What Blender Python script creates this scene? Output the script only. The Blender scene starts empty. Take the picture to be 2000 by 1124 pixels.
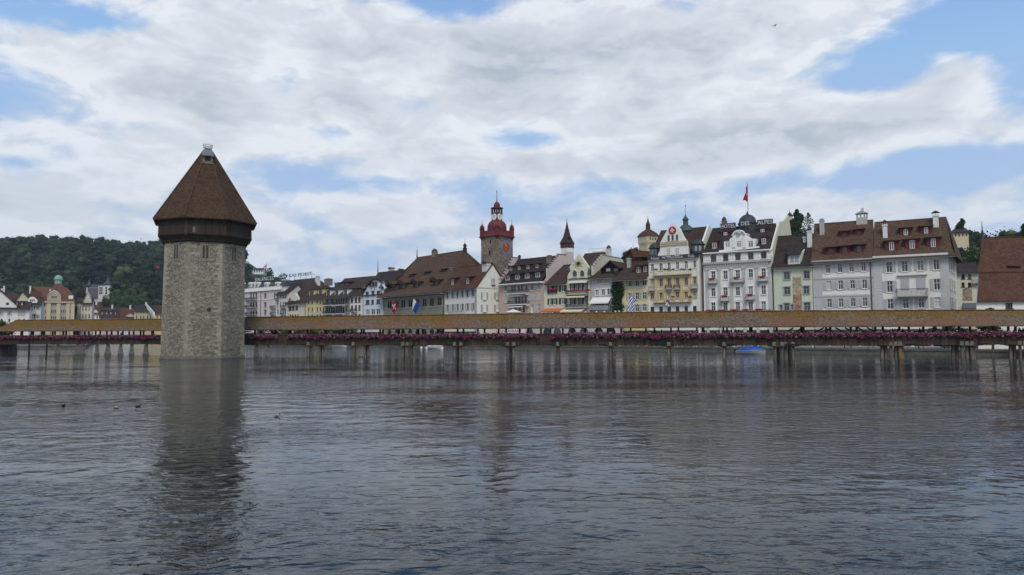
import bpy, bmesh, math, random
import numpy as np
from mathutils import Vector, Matrix
R = math.radians
random.seed(7); rng = np.random.default_rng(7)
sc = bpy.context.scene
col = sc.collection

# ------------------------------------------------------------------ camera
FPX = 1400.0
CZ = 4.0
cam = bpy.data.cameras.new("camera"); camo = bpy.data.objects.new("camera", cam); col.objects.link(camo)
cam.sensor_width = 36; cam.lens = 36 * FPX / 2000; cam.clip_start = .3; cam.clip_end = 9000
PITCH = math.atan(88 / FPX)
ROT = Matrix.Rotation(math.pi / 2 + PITCH, 3, 'X') @ Matrix.Rotation(-.004, 3, 'Z')
camo.matrix_world = Matrix.Translation((0, 0, CZ)) @ ROT.to_4x4()
sc.camera = camo
CAM = Vector((0, 0, CZ))

def ray(px, py):
    return ROT @ Vector(((px - 1000) / FPX, (562 - py) / FPX, -1))
def at(px, py, Y):
    d = ray(px, py); return CAM + d * (Y / d.y)
def on_z(px, py, z):
    d = ray(px, py); return CAM + d * ((z - CZ) / d.z)
def proj(p):
    q = ROT.transposed() @ (Vector(p) - CAM)
    return 1000 + FPX * q.x / -q.z, 562 - FPX * q.y / -q.z

# ------------------------------------------------------------------ sky and sun
SUN_EL, SUN_AZ = R(50), R(176)        # azimuth from +Y clockwise: behind the camera
sc.view_settings.view_transform = 'Standard'; sc.view_settings.look = 'None'
sc.view_settings.exposure = 0.0; sc.view_settings.gamma = 1
sc.render.engine = 'CYCLES'
sc.cycles.max_bounces = 5; sc.cycles.diffuse_bounces = 2; sc.cycles.glossy_bounces = 3
sc.cycles.transparent_max_bounces = 4; sc.cycles.transmission_bounces = 2
sc.cycles.caustics_reflective = False; sc.cycles.caustics_refractive = False
sc.cycles.use_denoising = True

class NT:
    def __init__(s, tree):
        s.t = tree; s.t.nodes.clear()
    def n(s, typ, ins=None, **kw):
        x = s.t.nodes.new(typ)
        for k, v in kw.items(): setattr(x, k, v)
        for k, v in (ins or {}).items():
            if isinstance(v, bpy.types.NodeSocket): s.t.links.new(v, x.inputs[k])
            else: x.inputs[k].default_value = v
        return x
    def m(s, op, a, b=0.0, c=None, clamp=False):
        x = s.n('ShaderNodeMath', operation=op, use_clamp=clamp)
        for i, v in enumerate((a, b, c)):
            if v is None: continue
            if isinstance(v, bpy.types.NodeSocket): s.t.links.new(v, x.inputs[i])
            else: x.inputs[i].default_value = v
        return x.outputs[0]
    def mix(s, f, a, b, blend='MIX'):
        x = s.n('ShaderNodeMix', data_type='RGBA', blend_type=blend)
        for i, v in ((0, f), (6, a), (7, b)):
            if isinstance(v, bpy.types.NodeSocket): s.t.links.new(v, x.inputs[i])
            else: x.inputs[i].default_value = (*v, 1) if isinstance(v, tuple) and len(v) == 3 else v
        return x.outputs[2]
    def ss(s, x, lo, hi):
        r = s.n('ShaderNodeMapRange', {0: x, 1: lo, 2: hi, 3: 0.0, 4: 1.0}, interpolation_type='SMOOTHSTEP')
        return r.outputs[0]
    def noise(s, vec, scale, detail=6, rough=.55, dist=0.0):
        return s.n('ShaderNodeTexNoise', {'Vector': vec, 'Scale': scale, 'Detail': detail, 'Roughness': rough, 'Distortion': dist}).outputs[0]

def build_world():
    w = bpy.data.worlds.new("World"); sc.world = w; w.use_nodes = True
    T = NT(w.node_tree)
    out = T.n('ShaderNodeOutputWorld')
    sky = T.n('ShaderNodeTexSky', sky_type='NISHITA', sun_disc=False, sun_elevation=SUN_EL, sun_rotation=SUN_AZ,
              air_density=1.0, dust_density=1.2, ozone_density=1.2, altitude=450)
    tc = T.n('ShaderNodeTexCoord').outputs['Generated']
    sx = T.n('ShaderNodeSeparateXYZ', {0: tc})
    X, Y, Z = sx.outputs
    zz = T.m('ADD', T.m('MAXIMUM', Z, 0.0), .16)
    pu = T.m('DIVIDE', X, zz); pv = T.m('DIVIDE', Y, zz)
    P = T.n('ShaderNodeCombineXYZ', {0: pu, 1: pv, 2: 0.0}).outputs[0]
    az = T.m('ARCTAN2', X, Y); el = T.m('ARCSINE', Z)
    # clearings (negative) and banks (positive) of this particular sky, as directions
    blobs = [(120, 20, 120, 40, -.28), (870, 10, 90, 28, -.34), (1010, 275, 90, 26, -.25), (670, 362, 150, 24, -.30),
             (1720, 135, 110, 60, -.27), (1900, 50, 130, 55, -.30), (1960, 130, 60, 200, -.18), (1620, 330, 190, 45, -.16),
             (1850, 320, 190, 45, -.22), (1180, 365, 120, 26, -.22), (20, 318, 50, 16, -.25), (1240, 275, 60, 20, -.1), (1750, 400, 260, 45, -.03),
             (640, 260, 60, 18, -.2), (1960, 360, 130, 60, -.08), (1100, 400, 500, 50, -.05), (20, 190, 130, 70, -.13), (560, 150, 70, 60, -.1),
             (1870, 140, 75, 45, .38), (1975, 245, 90, 36, .34), (1620, 250, 150, 50, .3), (1330, 310, 150, 50, .38), (1790, 215, 90, 30, .2), (1560, 300, 200, 50, .2), (1780, 395, 240, 34, .22), (1240, 330, 60, 25, .1), (420, 190, 260, 90, .2),
             (900, 130, 420, 90, .27), (1250, 215, 230, 45, .22), (1400, 60, 300, 70, .2), (830, 300, 180, 35, .3), (760, 410, 160, 35, .25), (1040, 310, 70, 28, .2),
             (120, 350, 240, 60, .2), (1500, 400, 120, 20, .1)]
    bias = None
    for px, py, sx_, sy_, a in blobs:
        d = ray(px, py).normalized(); A = math.atan2(d.x, d.y); E = math.asin(d.z)
        q1 = T.m('MULTIPLY', T.m('SUBTRACT', az, A), FPX / sx_); q2 = T.m('MULTIPLY', T.m('SUBTRACT', el, E), FPX / sy_)
        g = T.m('MULTIPLY', T.m('EXPONENT', T.m('MULTIPLY', T.m('ADD', T.m('MULTIPLY', q1, q1), T.m('MULTIPLY', q2, q2)), -1.0)), a)
        bias = g if bias is None else T.m('ADD', bias, g)
    D2 = lambda o=(0, 0, 0): T.n('ShaderNodeMapping', {0: tc, 1: o, 3: (1, 1, 2.3)}).outputs[0]
    n1 = T.noise(P, 1.9, 8, .55, .25)                    # decks seen from below, foreshortened towards the horizon
    n3 = T.noise(D2(), 9.0, 8, .56, .3)                 # puffs seen from the side
    n5 = T.noise(D2((.4, .2, 0)), 24, 6, .6, .2)
    dens = T.m('ADD', T.m('ADD', T.m('MULTIPLY', n1, .48), T.m('MULTIPLY', n3, .86)), T.m('MULTIPLY', n5, .20))
    dens = T.m('ADD', T.m('ADD', dens, bias), T.m('MULTIPLY', T.ss(Z, .405, .54), -.46))
    mask = T.ss(dens, .60, .86)
    thick = T.ss(dens, .84, 1.16)
    n4 = T.noise(D2((.0, .0, -.045)), 9.0, 8, .56, .3)   # the same puffs a little higher: tops catch light, bases stay grey
    lit = T.ss(T.m('SUBTRACT', n3, n4), -.09, .10)
    soft = T.noise(D2((.1, .7, 0)), 4.5, 5, .5)
    shade = T.m('ADD', T.m('MULTIPLY', T.m('SUBTRACT', 1.0, T.m('MULTIPLY', thick, .85)), .66), T.m('ADD', T.m('MULTIPLY', lit, .42), T.m('MULTIPLY', T.m('SUBTRACT', soft, .5), .7)), clamp=True)
    cloud = T.mix(shade, (2.95, 3.35, 3.9), (5.6, 5.82, 6.15))
    cloud = T.mix(T.m('MULTIPLY', T.ss(Z, .36, .66), .10), cloud, (2.8, 3.3, 4.0))      # overhead one looks at the grey bases
    skyc = T.mix(1.0, sky.outputs[0], (SKYK[0], SKYK[1], SKYK[2]), 'MULTIPLY')
    skyc = T.mix(1.0, skyc, (2.35, 3.55, 5.5), 'DARKEN')
    full = T.mix(T.m('MULTIPLY', mask, .96), skyc, cloud)
    veil = T.m('MULTIPLY', T.m('SUBTRACT', 1.0, T.ss(Z, .08, .30)), .42)     # thin high cloud low over the horizon
    full = T.mix(veil, full, (3.9, 4.45, 5.25))
    bg = T.n('ShaderNodeBackground', {0: full, 1: .15})
    T.t.links.new(bg.outputs[0], out.inputs[0])
SKYK = (1.35, 1.42, 1.45)
build_world()
sun = bpy.data.lights.new("sun", 'SUN'); suno = bpy.data.objects.new("sun", sun); col.objects.link(suno)
sun.energy = 2.1; sun.angle = R(20); sun.color = (1, .93, .82)
sd = Vector((math.sin(SUN_AZ) * math.cos(SUN_EL), math.cos(SUN_AZ) * math.cos(SUN_EL), math.sin(SUN_EL)))
suno.rotation_euler = sd.to_track_quat('Z', 'Y').to_euler(); suno.location = sd * 300

# ------------------------------------------------------------------ materials
def mat(name, c, rough=.8, var=.18, scale=2.5, c2=None, bump=0.0, stretch=(1, 1, 1), metal=0.0, spec=.3, stain=.0, seed=0.0):
    m = bpy.data.materials.new(name); m.use_nodes = True; T = NT(m.node_tree)
    out = T.n('ShaderNodeOutputMaterial'); b = T.n('ShaderNodeBsdfPrincipled', {'Roughness': rough, 'Metallic': metal, 'Specular IOR Level': spec})
    tc = T.n('ShaderNodeTexCoord').outputs['Object']
    mp = T.n('ShaderNodeMapping', {0: tc, 1: (seed, seed * 1.7, seed), 3: stretch}).outputs[0]
    n1 = T.noise(mp, scale, 6, .6); n2 = T.noise(mp, scale * .16, 4, .6)
    lo = tuple(max(0, x * (1 - var)) for x in c); hi = c2 or tuple(x * (1 + var) for x in c)
    cc = T.mix(T.ss(T.m('ADD', T.m('MULTIPLY', n1, .6), T.m('MULTIPLY', n2, .4)), .35, .65), lo, hi)
    if stain:
        st = T.noise(T.n('ShaderNodeMapping', {0: tc, 3: (1.3, 1.3, .12)}).outputs[0], 1.6, 5, .65)
        cc = T.mix(T.m('MULTIPLY', T.ss(st, .52, .75), stain), cc, tuple(x * .45 for x in c))
    T.t.links.new(cc, b.inputs['Base Color'])
    if bump:
        bp = T.n('ShaderNodeBump', {'Strength': bump, 'Distance': .05, 'Height': n1}); T.t.links.new(bp.outputs[0], b.inputs['Normal'])
    T.t.links.new(b.outputs[0], out.inputs[0])
    return m

def tile_mat(name, a, b_, moss=None, mossz=None, seed=0.0, row=.32):
    m = bpy.data.materials.new(name); m.use_nodes = True; T = NT(m.node_tree)
    out = T.n('ShaderNodeOutputMaterial'); b = T.n('ShaderNodeBsdfPrincipled', {'Roughness': .85, 'Specular IOR Level': .2})
    tc = T.n('ShaderNodeTexCoord').outputs['Object']
    mp = T.n('ShaderNodeMapping', {0: tc, 1: (seed, seed, 0)}).outputs[0]
    vo = T.n('ShaderNodeTexVoronoi', {'Vector': mp, 'Scale': 3.2}).outputs['Color']
    vsep = T.n('ShaderNodeSeparateXYZ', {0: vo}).outputs[0]
    n2 = T.noise(mp, .35, 6, .6); n3 = T.noise(mp, 9, 4, .7)
    f = T.m('ADD', T.m('ADD', T.m('MULTIPLY', vsep, .35), T.m('MULTIPLY', n2, .5)), T.m('MULTIPLY', n3, .35))
    cc = T.mix(T.ss(f, .35, .85), a, b_)
    z = T.n('ShaderNodeSeparateXYZ', {0: tc}).outputs[2]
    saw = T.m('FRACT', T.m('DIVIDE', z, row))
    cc = T.mix(T.m('MULTIPLY', T.ss(saw, .18, .0), .35), cc, tuple(x * .4 for x in a))
    if moss:
        g = T.m('ADD', T.noise(mp, .5, 6, .65), T.m('MULTIPLY', T.noise(mp, 5, 5, .7), .35))
        cc = T.mix(T.m('MULTIPLY', T.ss(g, .58, .9), .45), cc, moss)
    T.t.links.new(cc, b.inputs['Base Color'])
    bp = T.n('ShaderNodeBump', {'Strength': .6, 'Distance': .06, 'Height': T.m('ADD', saw, T.m('MULTIPLY', n3, .7))}); T.t.links.new(bp.outputs[0], b.inputs['Normal'])
    T.t.links.new(b.outputs[0], out.inputs[0]); return m

def bridge_roof_mat():
    m = bpy.data.materials.new("bridge_tiles"); m.use_nodes = True; T = NT(m.node_tree)
    out = T.n('ShaderNodeOutputMaterial'); b = T.n('ShaderNodeBsdfPrincipled', {'Roughness': .9, 'Specular IOR Level': .15})
    tc = T.n('ShaderNodeTexCoord').outputs['Object']
    x, y, z = T.n('ShaderNodeSeparateXYZ', {0: tc}).outputs
    mp = T.n('ShaderNodeMapping', {0: tc, 3: (1, 1, 1.6)}).outputs[0]
    vo = T.n('ShaderNodeSeparateXYZ', {0: T.n('ShaderNodeTexVoronoi', {'Vector': mp, 'Scale': 8.0}).outputs['Color']}).outputs[0]
    nf = T.noise(mp, 6.5, 6, .75); nl = T.noise(tc, .16, 4, .6); nl2 = T.noise(T.n('ShaderNodeMapping', {0: tc, 1: (40, 3, 0)}).outputs[0], .11, 4, .55)
    base = T.mix(T.ss(T.m('ADD', T.m('MULTIPLY', vo, .55), T.m('MULTIPLY', nf, .6)), .3, .8), (.050, .037, .028), (.20, .152, .108))
    rust = T.mix(T.ss(nf, .4, .65), (.13, .058, .028), (.25, .115, .055))
    cc = T.mix(T.m('MULTIPLY', T.ss(T.m('ADD', nl2, T.m('MULTIPLY', nf, .25)), .58, .75), .75), base, rust)
    # ochre lichen: thick along the ridge, thinning down the slope, patchy along the length
    h = T.m('DIVIDE', T.m('SUBTRACT', z, 4.65), 2.2)
    left = T.ss(x, -52.0, -62.0)
    k = T.m('ADD', T.m('ADD', T.m('MULTIPLY', h, .62), T.m('MULTIPLY', nl, 1.05)), T.m('ADD', T.m('MULTIPLY', nf, .30), T.m('MULTIPLY', left, .16)))
    moss = T.mix(T.ss(T.m('ADD', T.m('MULTIPLY', nf, .6), T.m('MULTIPLY', vo, .3)), .3, .65), (.085, .050, .012), (.215, .128, .026))
    cc = T.mix(T.m('MULTIPLY', T.ss(k, .92, 1.22), .9), cc, moss)
    saw = T.m('FRACT', T.m('DIVIDE', z, .17))
    cc = T.mix(T.m('MULTIPLY', T.ss(saw, .3, .0), .45), cc, (.03, .022, .018))
    T.t.links.new(cc, b.inputs['Base Color'])
    bp = T.n('ShaderNodeBump', {'Strength': .7, 'Distance': .06, 'Height': T.m('ADD', saw, nf)}); T.t.links.new(bp.outputs[0], b.inputs['Normal'])
    T.t.links.new(b.outputs[0], out.inputs[0]); return m

def stone_mat(name, c1, c2, c3, scale=1.9, flat=1.9, mortar=(.30, .27, .2), wet=True, dark=.5):
    m = bpy.data.materials.new(name); m.use_nodes = True; T = NT(m.node_tree)
    out = T.n('ShaderNodeOutputMaterial'); b = T.n('ShaderNodeBsdfPrincipled', {'Roughness': .9, 'Specular IOR Level': .2})
    tc = T.n('ShaderNodeTexCoord').outputs['Object']
    wob = T.n('ShaderNodeTexNoise', {'Vector': tc, 'Scale': 1.2}).outputs['Color']
    mp0 = T.n('ShaderNodeMapping', {0: tc, 3: (1, 1, flat)}).outputs[0]
    mp = T.mix(.12, mp0, wob, 'ADD')
    v = T.n('ShaderNodeTexVoronoi', {'Vector': mp, 'Scale': scale}); vc = T.n('ShaderNodeSeparateXYZ', {0: v.outputs['Color']}).outputs
    e = T.n('ShaderNodeTexVoronoi', {'Vector': mp, 'Scale': scale}, feature='DISTANCE_TO_EDGE').outputs['Distance']
    big = T.noise(tc, .28, 5, .6); fine = T.noise(tc, 7, 5, .7)
    cc = T.mix(T.ss(T.m('ADD', T.m('MULTIPLY', vc[0], .75), T.m('MULTIPLY', fine, .4)), .2, .95), c1, c2)
    cc = T.mix(T.m('MULTIPLY', T.ss(vc[1], .84, .9), .75), cc, c3)
    cc = T.mix(T.m('MULTIPLY', T.ss(e, .07, .0), .75), cc, mortar)
    cc = T.mix(T.m('MULTIPLY', T.ss(big, .45, .7), dark), cc, tuple(x * .45 for x in c1))
    if wet:
        z = T.n('ShaderNodeSeparateXYZ', {0: tc}).outputs[2]
        cc = T.mix(T.ss(T.m('ADD', z, T.m('MULTIPLY', fine, .5)), .75, .35), cc, (.035, .037, .025))
    T.t.links.new(cc, b.inputs['Base Color'])
    bp = T.n('ShaderNodeBump', {'Strength': .9, 'Distance': .1, 'Height': T.m('ADD', T.ss(e, .0, .12), T.m('MULTIPLY', fine, .5))}); T.t.links.new(bp.outputs[0], b.inputs['Normal'])
    T.t.links.new(b.outputs[0], out.inputs[0]); return m

def water_mat():
    m = bpy.data.materials.new("river_water"); m.use_nodes = True; T = NT(m.node_tree)
    out = T.n('ShaderNodeOutputMaterial')
    b = T.n('ShaderNodeBsdfPrincipled', {'Base Color': (.007, .014, .018, 1), 'Roughness': .045, 'IOR': 1.333, 'Specular IOR Level': .5})
    tc = T.n('ShaderNodeTexCoord').outputs['Object']
    mp = T.n('ShaderNodeMapping', {0: tc, 2: (0, 0, R(10)), 3: (.62, 1.2, 1)}).outputs[0]
    mq = T.n('ShaderNodeMapping', {0: tc, 2: (0, 0, R(-25)), 3: (.75, 1.1, 1)}).outputs[0]
    n1 = T.noise(mp, 2.1, 2, .45, .5); n3 = T.noise(mq, 4.8, 3, .5, .3); n2 = T.noise(T.n('ShaderNodeMapping', {0: tc, 2: (0, 0, R(-14)), 3: (.5, 1.3, 1)}).outputs[0], .075, 7, .68)
    amp = T.m('ADD', .38, T.m('MULTIPLY', T.ss(n2, .42, .60), 1.5))
    wy = T.n('ShaderNodeSeparateXYZ', {0: tc}).outputs[1]; amp = T.m('ADD', amp, T.m('MULTIPLY', T.ss(wy, 100, 145), 1.2))      # the reach beyond the bridge is ruffled by wind
    ridge = T.m('SUBTRACT', 1.0, T.m('ABSOLUTE', T.m('MULTIPLY', T.m('SUBTRACT', n1, .5), 3.2)))       # sharp little crests
    ml = T.n('ShaderNodeMapping', {0: tc, 2: (0, 0, R(6)), 3: (.10, .30, 1)}).outputs[0]; nl = T.noise(ml, 1.0, 4, .6, .6)      # longer wavelets, the ones still seen far out
    hgt = T.m('ADD', T.m('ADD', T.m('ADD', T.m('MULTIPLY', nl, 1.3), T.m('MULTIPLY', n1, .7)), T.m('MULTIPLY', ridge, .22)), T.m('MULTIPLY', n3, .30))
    bp = T.n('ShaderNodeBump', {'Strength': 1.0, 'Distance': T.m('MULTIPLY', amp, WBUMP), 'Height': hgt}); T.t.links.new(bp.outputs[0], b.inputs['Normal'])
    T.t.links.new(b.outputs[0], out.inputs[0]); return m
WBUMP = .042

def leaf_mat(name, a, b_, attr=False):
    m = bpy.data.materials.new(name); m.use_nodes = True; T = NT(m.node_tree)
    out = T.n('ShaderNodeOutputMaterial'); b = T.n('ShaderNodeBsdfPrincipled', {'Roughness': .75, 'Specular IOR Level': .15})
    g = T.n('ShaderNodeNewGeometry').outputs['Random Per Island']
    cc = T.mix(g, a, b_)
    if attr:
        cc = T.mix(1.0, cc, T.n('ShaderNodeAttribute', attribute_name='col').outputs['Color'], 'MULTIPLY')
    T.t.links.new(cc, b.inputs['Base Color'])
    T.t.links.new(b.outputs[0], out.inputs[0]); return m

def glass_mat(name, c, rough=.08):
    m = bpy.data.materials.new(name); m.use_nodes = True; T = NT(m.node_tree)
    out = T.n('ShaderNodeOutputMaterial'); tc = T.n('ShaderNodeTexCoord').outputs['Object']
    rnd = T.n('ShaderNodeObjectInfo').outputs['Random']
    n = T.noise(tc, 1.3, 3, .5)
    cc = T.mix(T.ss(rnd, .2, 1.0), tuple(x * .6 for x in c), tuple(x * 2.4 for x in c))
    b = T.n('ShaderNodeBsdfPrincipled', {'Base Color': cc, 'Roughness': rough, 'Specular IOR Level': .6})
    bp = T.n('ShaderNodeBump', {'Strength': .08, 'Distance': .03, 'Height': n}); T.t.links.new(bp.outputs[0], b.inputs['Normal'])
    T.t.links.new(b.outputs[0], out.inputs[0]); return m

M = {}
def P_(k, *a, **kw): M[k] = mat(k, *a, **kw)
P_('white', (.74, .72, .67), var=.05, stain=.12); P_('trim', (.78, .76, .70), var=.04)
P_('plaster_white', (.73, .70, .63), var=.07, stain=.34); P_('plaster_cream', (.62, .58, .44), var=.08, stain=.38)
P_('plaster_yellow', (.64, .52, .24), var=.08, stain=.32); P_('plaster_pale_yellow', (.66, .58, .33), var=.07, stain=.32)
P_('plaster_pink', (.50, .36, .29), var=.08, stain=.32); P_('plaster_rose', (.56, .46, .43), var=.06, stain=.18)
P_('plaster_palepink', (.62, .54, .51), var=.06, stain=.26); P_('plaster_green', (.53, .56, .42), var=.06, stain=.32)
P_('plaster_sage', (.24, .235, .165), var=.12, stain=.35); P_('plaster_grey', (.44, .43, .415), var=.06, stain=.26)
P_('plaster_greywhite', (.61, .59, .54), var=.06, stain=.32); P_('plaster_beige', (.55, .47, .31), var=.08, stain=.38)
P_('plaster_blue_white', (.64, .66, .69), var=.06, stain=.12); P_('stone_grey', (.38, .37, .34), var=.12, stain=.3)
P_('timber_grey', (.22, .22, .22), var=.25, stretch=(1, 1, .2)); P_('ochre_trim', (.55, .43, .24), var=.1, stain=.32)
P_('shutter_grey', (.45, .44, .43), var=.06); P_('shutter_sage', (.38, .40, .36), var=.06); P_('shutter_green', (.05, .09, .06), var=.15)
P_('shutter_pale', (.49, .485, .46), var=.06); P_('frame_brown', (.07, .045, .035), var=.2); P_('iron', (.03, .032, .035), rough=.5, var=.2)
P_('red_dormer', (.10, .018, .022), var=.2); P_('copper_green', (.05, .085, .072), rough=.6, var=.3); P_('copper_pale', (.22, .38, .29), rough=.6, var=.25)
P_('lead_dark', (.045, .048, .05), rough=.55, var=.25); P_('roof_red', (.125, .022, .022), rough=.6, var=.25, scale=1.5)
P_('chimney_white', (.62, .61, .57), var=.1, stain=.3); P_('chimney_brick', (.20, .15, .13), var=.25)
P_('wood_dark', (.038, .022, .015), var=.45, scale=3, stretch=(2.2, 2.2, .12), c2=(.10, .055, .036))
P_('wood_gallery', (.024, .0145, .009), var=.45, scale=3, stretch=(2.5, 2.5, .1), c2=(.05, .032, .021))
P_('wood_black', (.014, .011, .01), var=.3); P_('pile_wood', (.10, .083, .063), var=.5, scale=3, stretch=(3, 3, .15), c2=(.24, .2, .15))
P_('pile_orange', (.22, .13, .055), var=.4, scale=3, stretch=(3, 3, .2)); P_('concrete', (.125, .115, .10), var=.2, stain=.6)
P_('beam_grey', (.16, .145, .12), var=.35); P_('awning_orange', (.50, .14, .05), var=.06); P_('awning_cream', (.66, .60, .40), var=.05)
P_('awning_white', (.72, .68, .64), var=.04); P_('awning_grey', (.10, .10, .105), var=.1); P_('cloth_red', (.36, .02, .035), var=.05); P_('cloth_white', (.75, .75, .75), var=.03)
P_('cloth_blue', (.03, .09, .36), var=.05); P_('cloth_navy', (.02, .03, .16), var=.05); P_('tarp_blue', (.012, .07, .30), rough=.45, var=.15)
P_('boat_white', (.50, .50, .47), rough=.35, var=.05); P_('boat_grey', (.32, .33, .31), rough=.5, var=.1); P_('quay_stone', (.12, .115, .095), var=.3, stain=.5)
P_('paving', (.13, .125, .115), var=.15); P_('hill_soil', (.03, .045, .02), var=.3, scale=.2); P_('bark', (.07, .055, .04), var=.3)
P_('stone_pale', (.46, .45, .41), var=.08, stain=.32); P_('plaster_sand', (.42, .36, .25), var=.1, stain=.4); P_('skin', (.45, .28, .2), var=.05); P_('hair', (.03, .02, .015), var=.2); P_('denim', (.04, .05, .09), var=.1); P_('black_cloth', (.015, .015, .018), var=.1)
P_('shirt_white', (.65, .65, .65), var=.05); P_('shirt_red', (.4, .05, .05), var=.05); P_('shirt_yellow', (.6, .5, .05), var=.05); P_('shirt_blue', (.08, .14, .35), var=.05)
P_('duck_brown', (.07, .05, .035), var=.4, scale=25); P_('duck_pale', (.30, .26, .2), var=.3, scale=25); P_('duck_dark', (.015, .02, .016), var=.3); P_('bill', (.4, .25, .05), var=.1)
P_('gold', (.42, .27, .06), rough=.4, var=.1); P_('dial_red', (.30, .05, .025), var=.1); P_('dial_blue', (.17, .175, .28), var=.12); P_('dial_white', (.68, .66, .6), var=.05)
P_('mural', (.40, .30, .19), scale=1.6, var=.5, c2=(.5, .42, .27)); P_('mural_red', (.30, .11, .06), scale=1.8, var=.5, c2=(.42, .25, .15)); P_('letters', (.58, .59, .57), var=.03)
P_('mural_fresco', (.34, .24, .15), scale=2.2, var=.65, c2=(.5, .4, .28)); P_('letters_grey', (.52, .55, .54), var=.05); P_('letters_brown', (.20, .13, .07), var=.1); P_('metal', (.17, .18, .19), rough=.75, metal=.3, var=.1)
P_('blind_brown', (.17, .13, .11), var=.08); P_('curtain', (.50, .48, .44), var=.08)
M['roof_brown'] = tile_mat('roof_brown', (0.0324, 0.0202, 0.0158), (0.0756, 0.0475, 0.0360)); M['roof_dark'] = tile_mat('roof_dark', (0.0216, 0.0158, 0.0137), (0.0504, 0.0360, 0.0302), seed=3)
M['roof_old'] = tile_mat('roof_old', (.050, .029, .019), (.125, .071, .046), moss=(.075, .055, .03), seed=5); M['roof_orange'] = tile_mat('roof_orange', (.095, .042, .027), (.165, .075, .047), seed=9)
M['roof_tower'] = tile_mat('roof_tower', (.036, .020, .011), (.084, .045, .024), moss=(.055, .042, .02), seed=2, row=.3); M['roof_maroon'] = tile_mat('roof_maroon', (.060, .027, .018), (.112, .051, .033), seed=11)
M['bridge_tiles'] = bridge_roof_mat()
M['tower_stone'] = stone_mat('tower_stone', (.165, .143, .11), (.325, .29, .222), (.45, .41, .34), scale=2.9, flat=1.6, dark=.22); M['hall_stone'] = stone_mat('hall_stone', (.17, .125, .092), (.32, .25, .19), (.36, .30, .24), scale=1.6, flat=1.5, mortar=(.2, .18, .15), wet=False)
M['quoin_stone'] = mat('quoin_stone', (.27, .24, .178), var=.35, scale=1.4, bump=.5, stain=.35)
M['water'] = water_mat()
M['glass'] = glass_mat('glass', (.020, .024, .028)); M['glass_pale'] = glass_mat('glass_pale', (.12, .13, .14), .12)
M['leaf_dark'] = leaf_mat('leaf_dark', (.012, .026, .010), (.04, .075, .026)); M['leaf_mid'] = leaf_mat('leaf_mid', (.022, .05, .013), (.07, .125, .035)); M['leaf_light'] = leaf_mat('leaf_light', (.05, .08, .02), (.12, .16, .045))
M['leaf_forest'] = leaf_mat('leaf_forest', (.6, .65, .65), (1.3, 1.3, 1.25), attr=True)
M['petal'] = leaf_mat('petal', (.22, .028, .09), (.54, .20, .36)); M['petal_pink'] = leaf_mat('petal_pink', (.30, .05, .11), (.60, .28, .36)); M['petal_deep'] = leaf_mat('petal_deep', (.16, .01, .06), (.40, .06, .20)); M['petal_dark'] = leaf_mat('petal_dark', (.05, .012, .03), (.16, .02, .08)); M['petal_red'] = leaf_mat('petal_red', (.32, .012, .05), (.55, .07, .16))
M['iron_lattice'] = M['iron']

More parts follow.
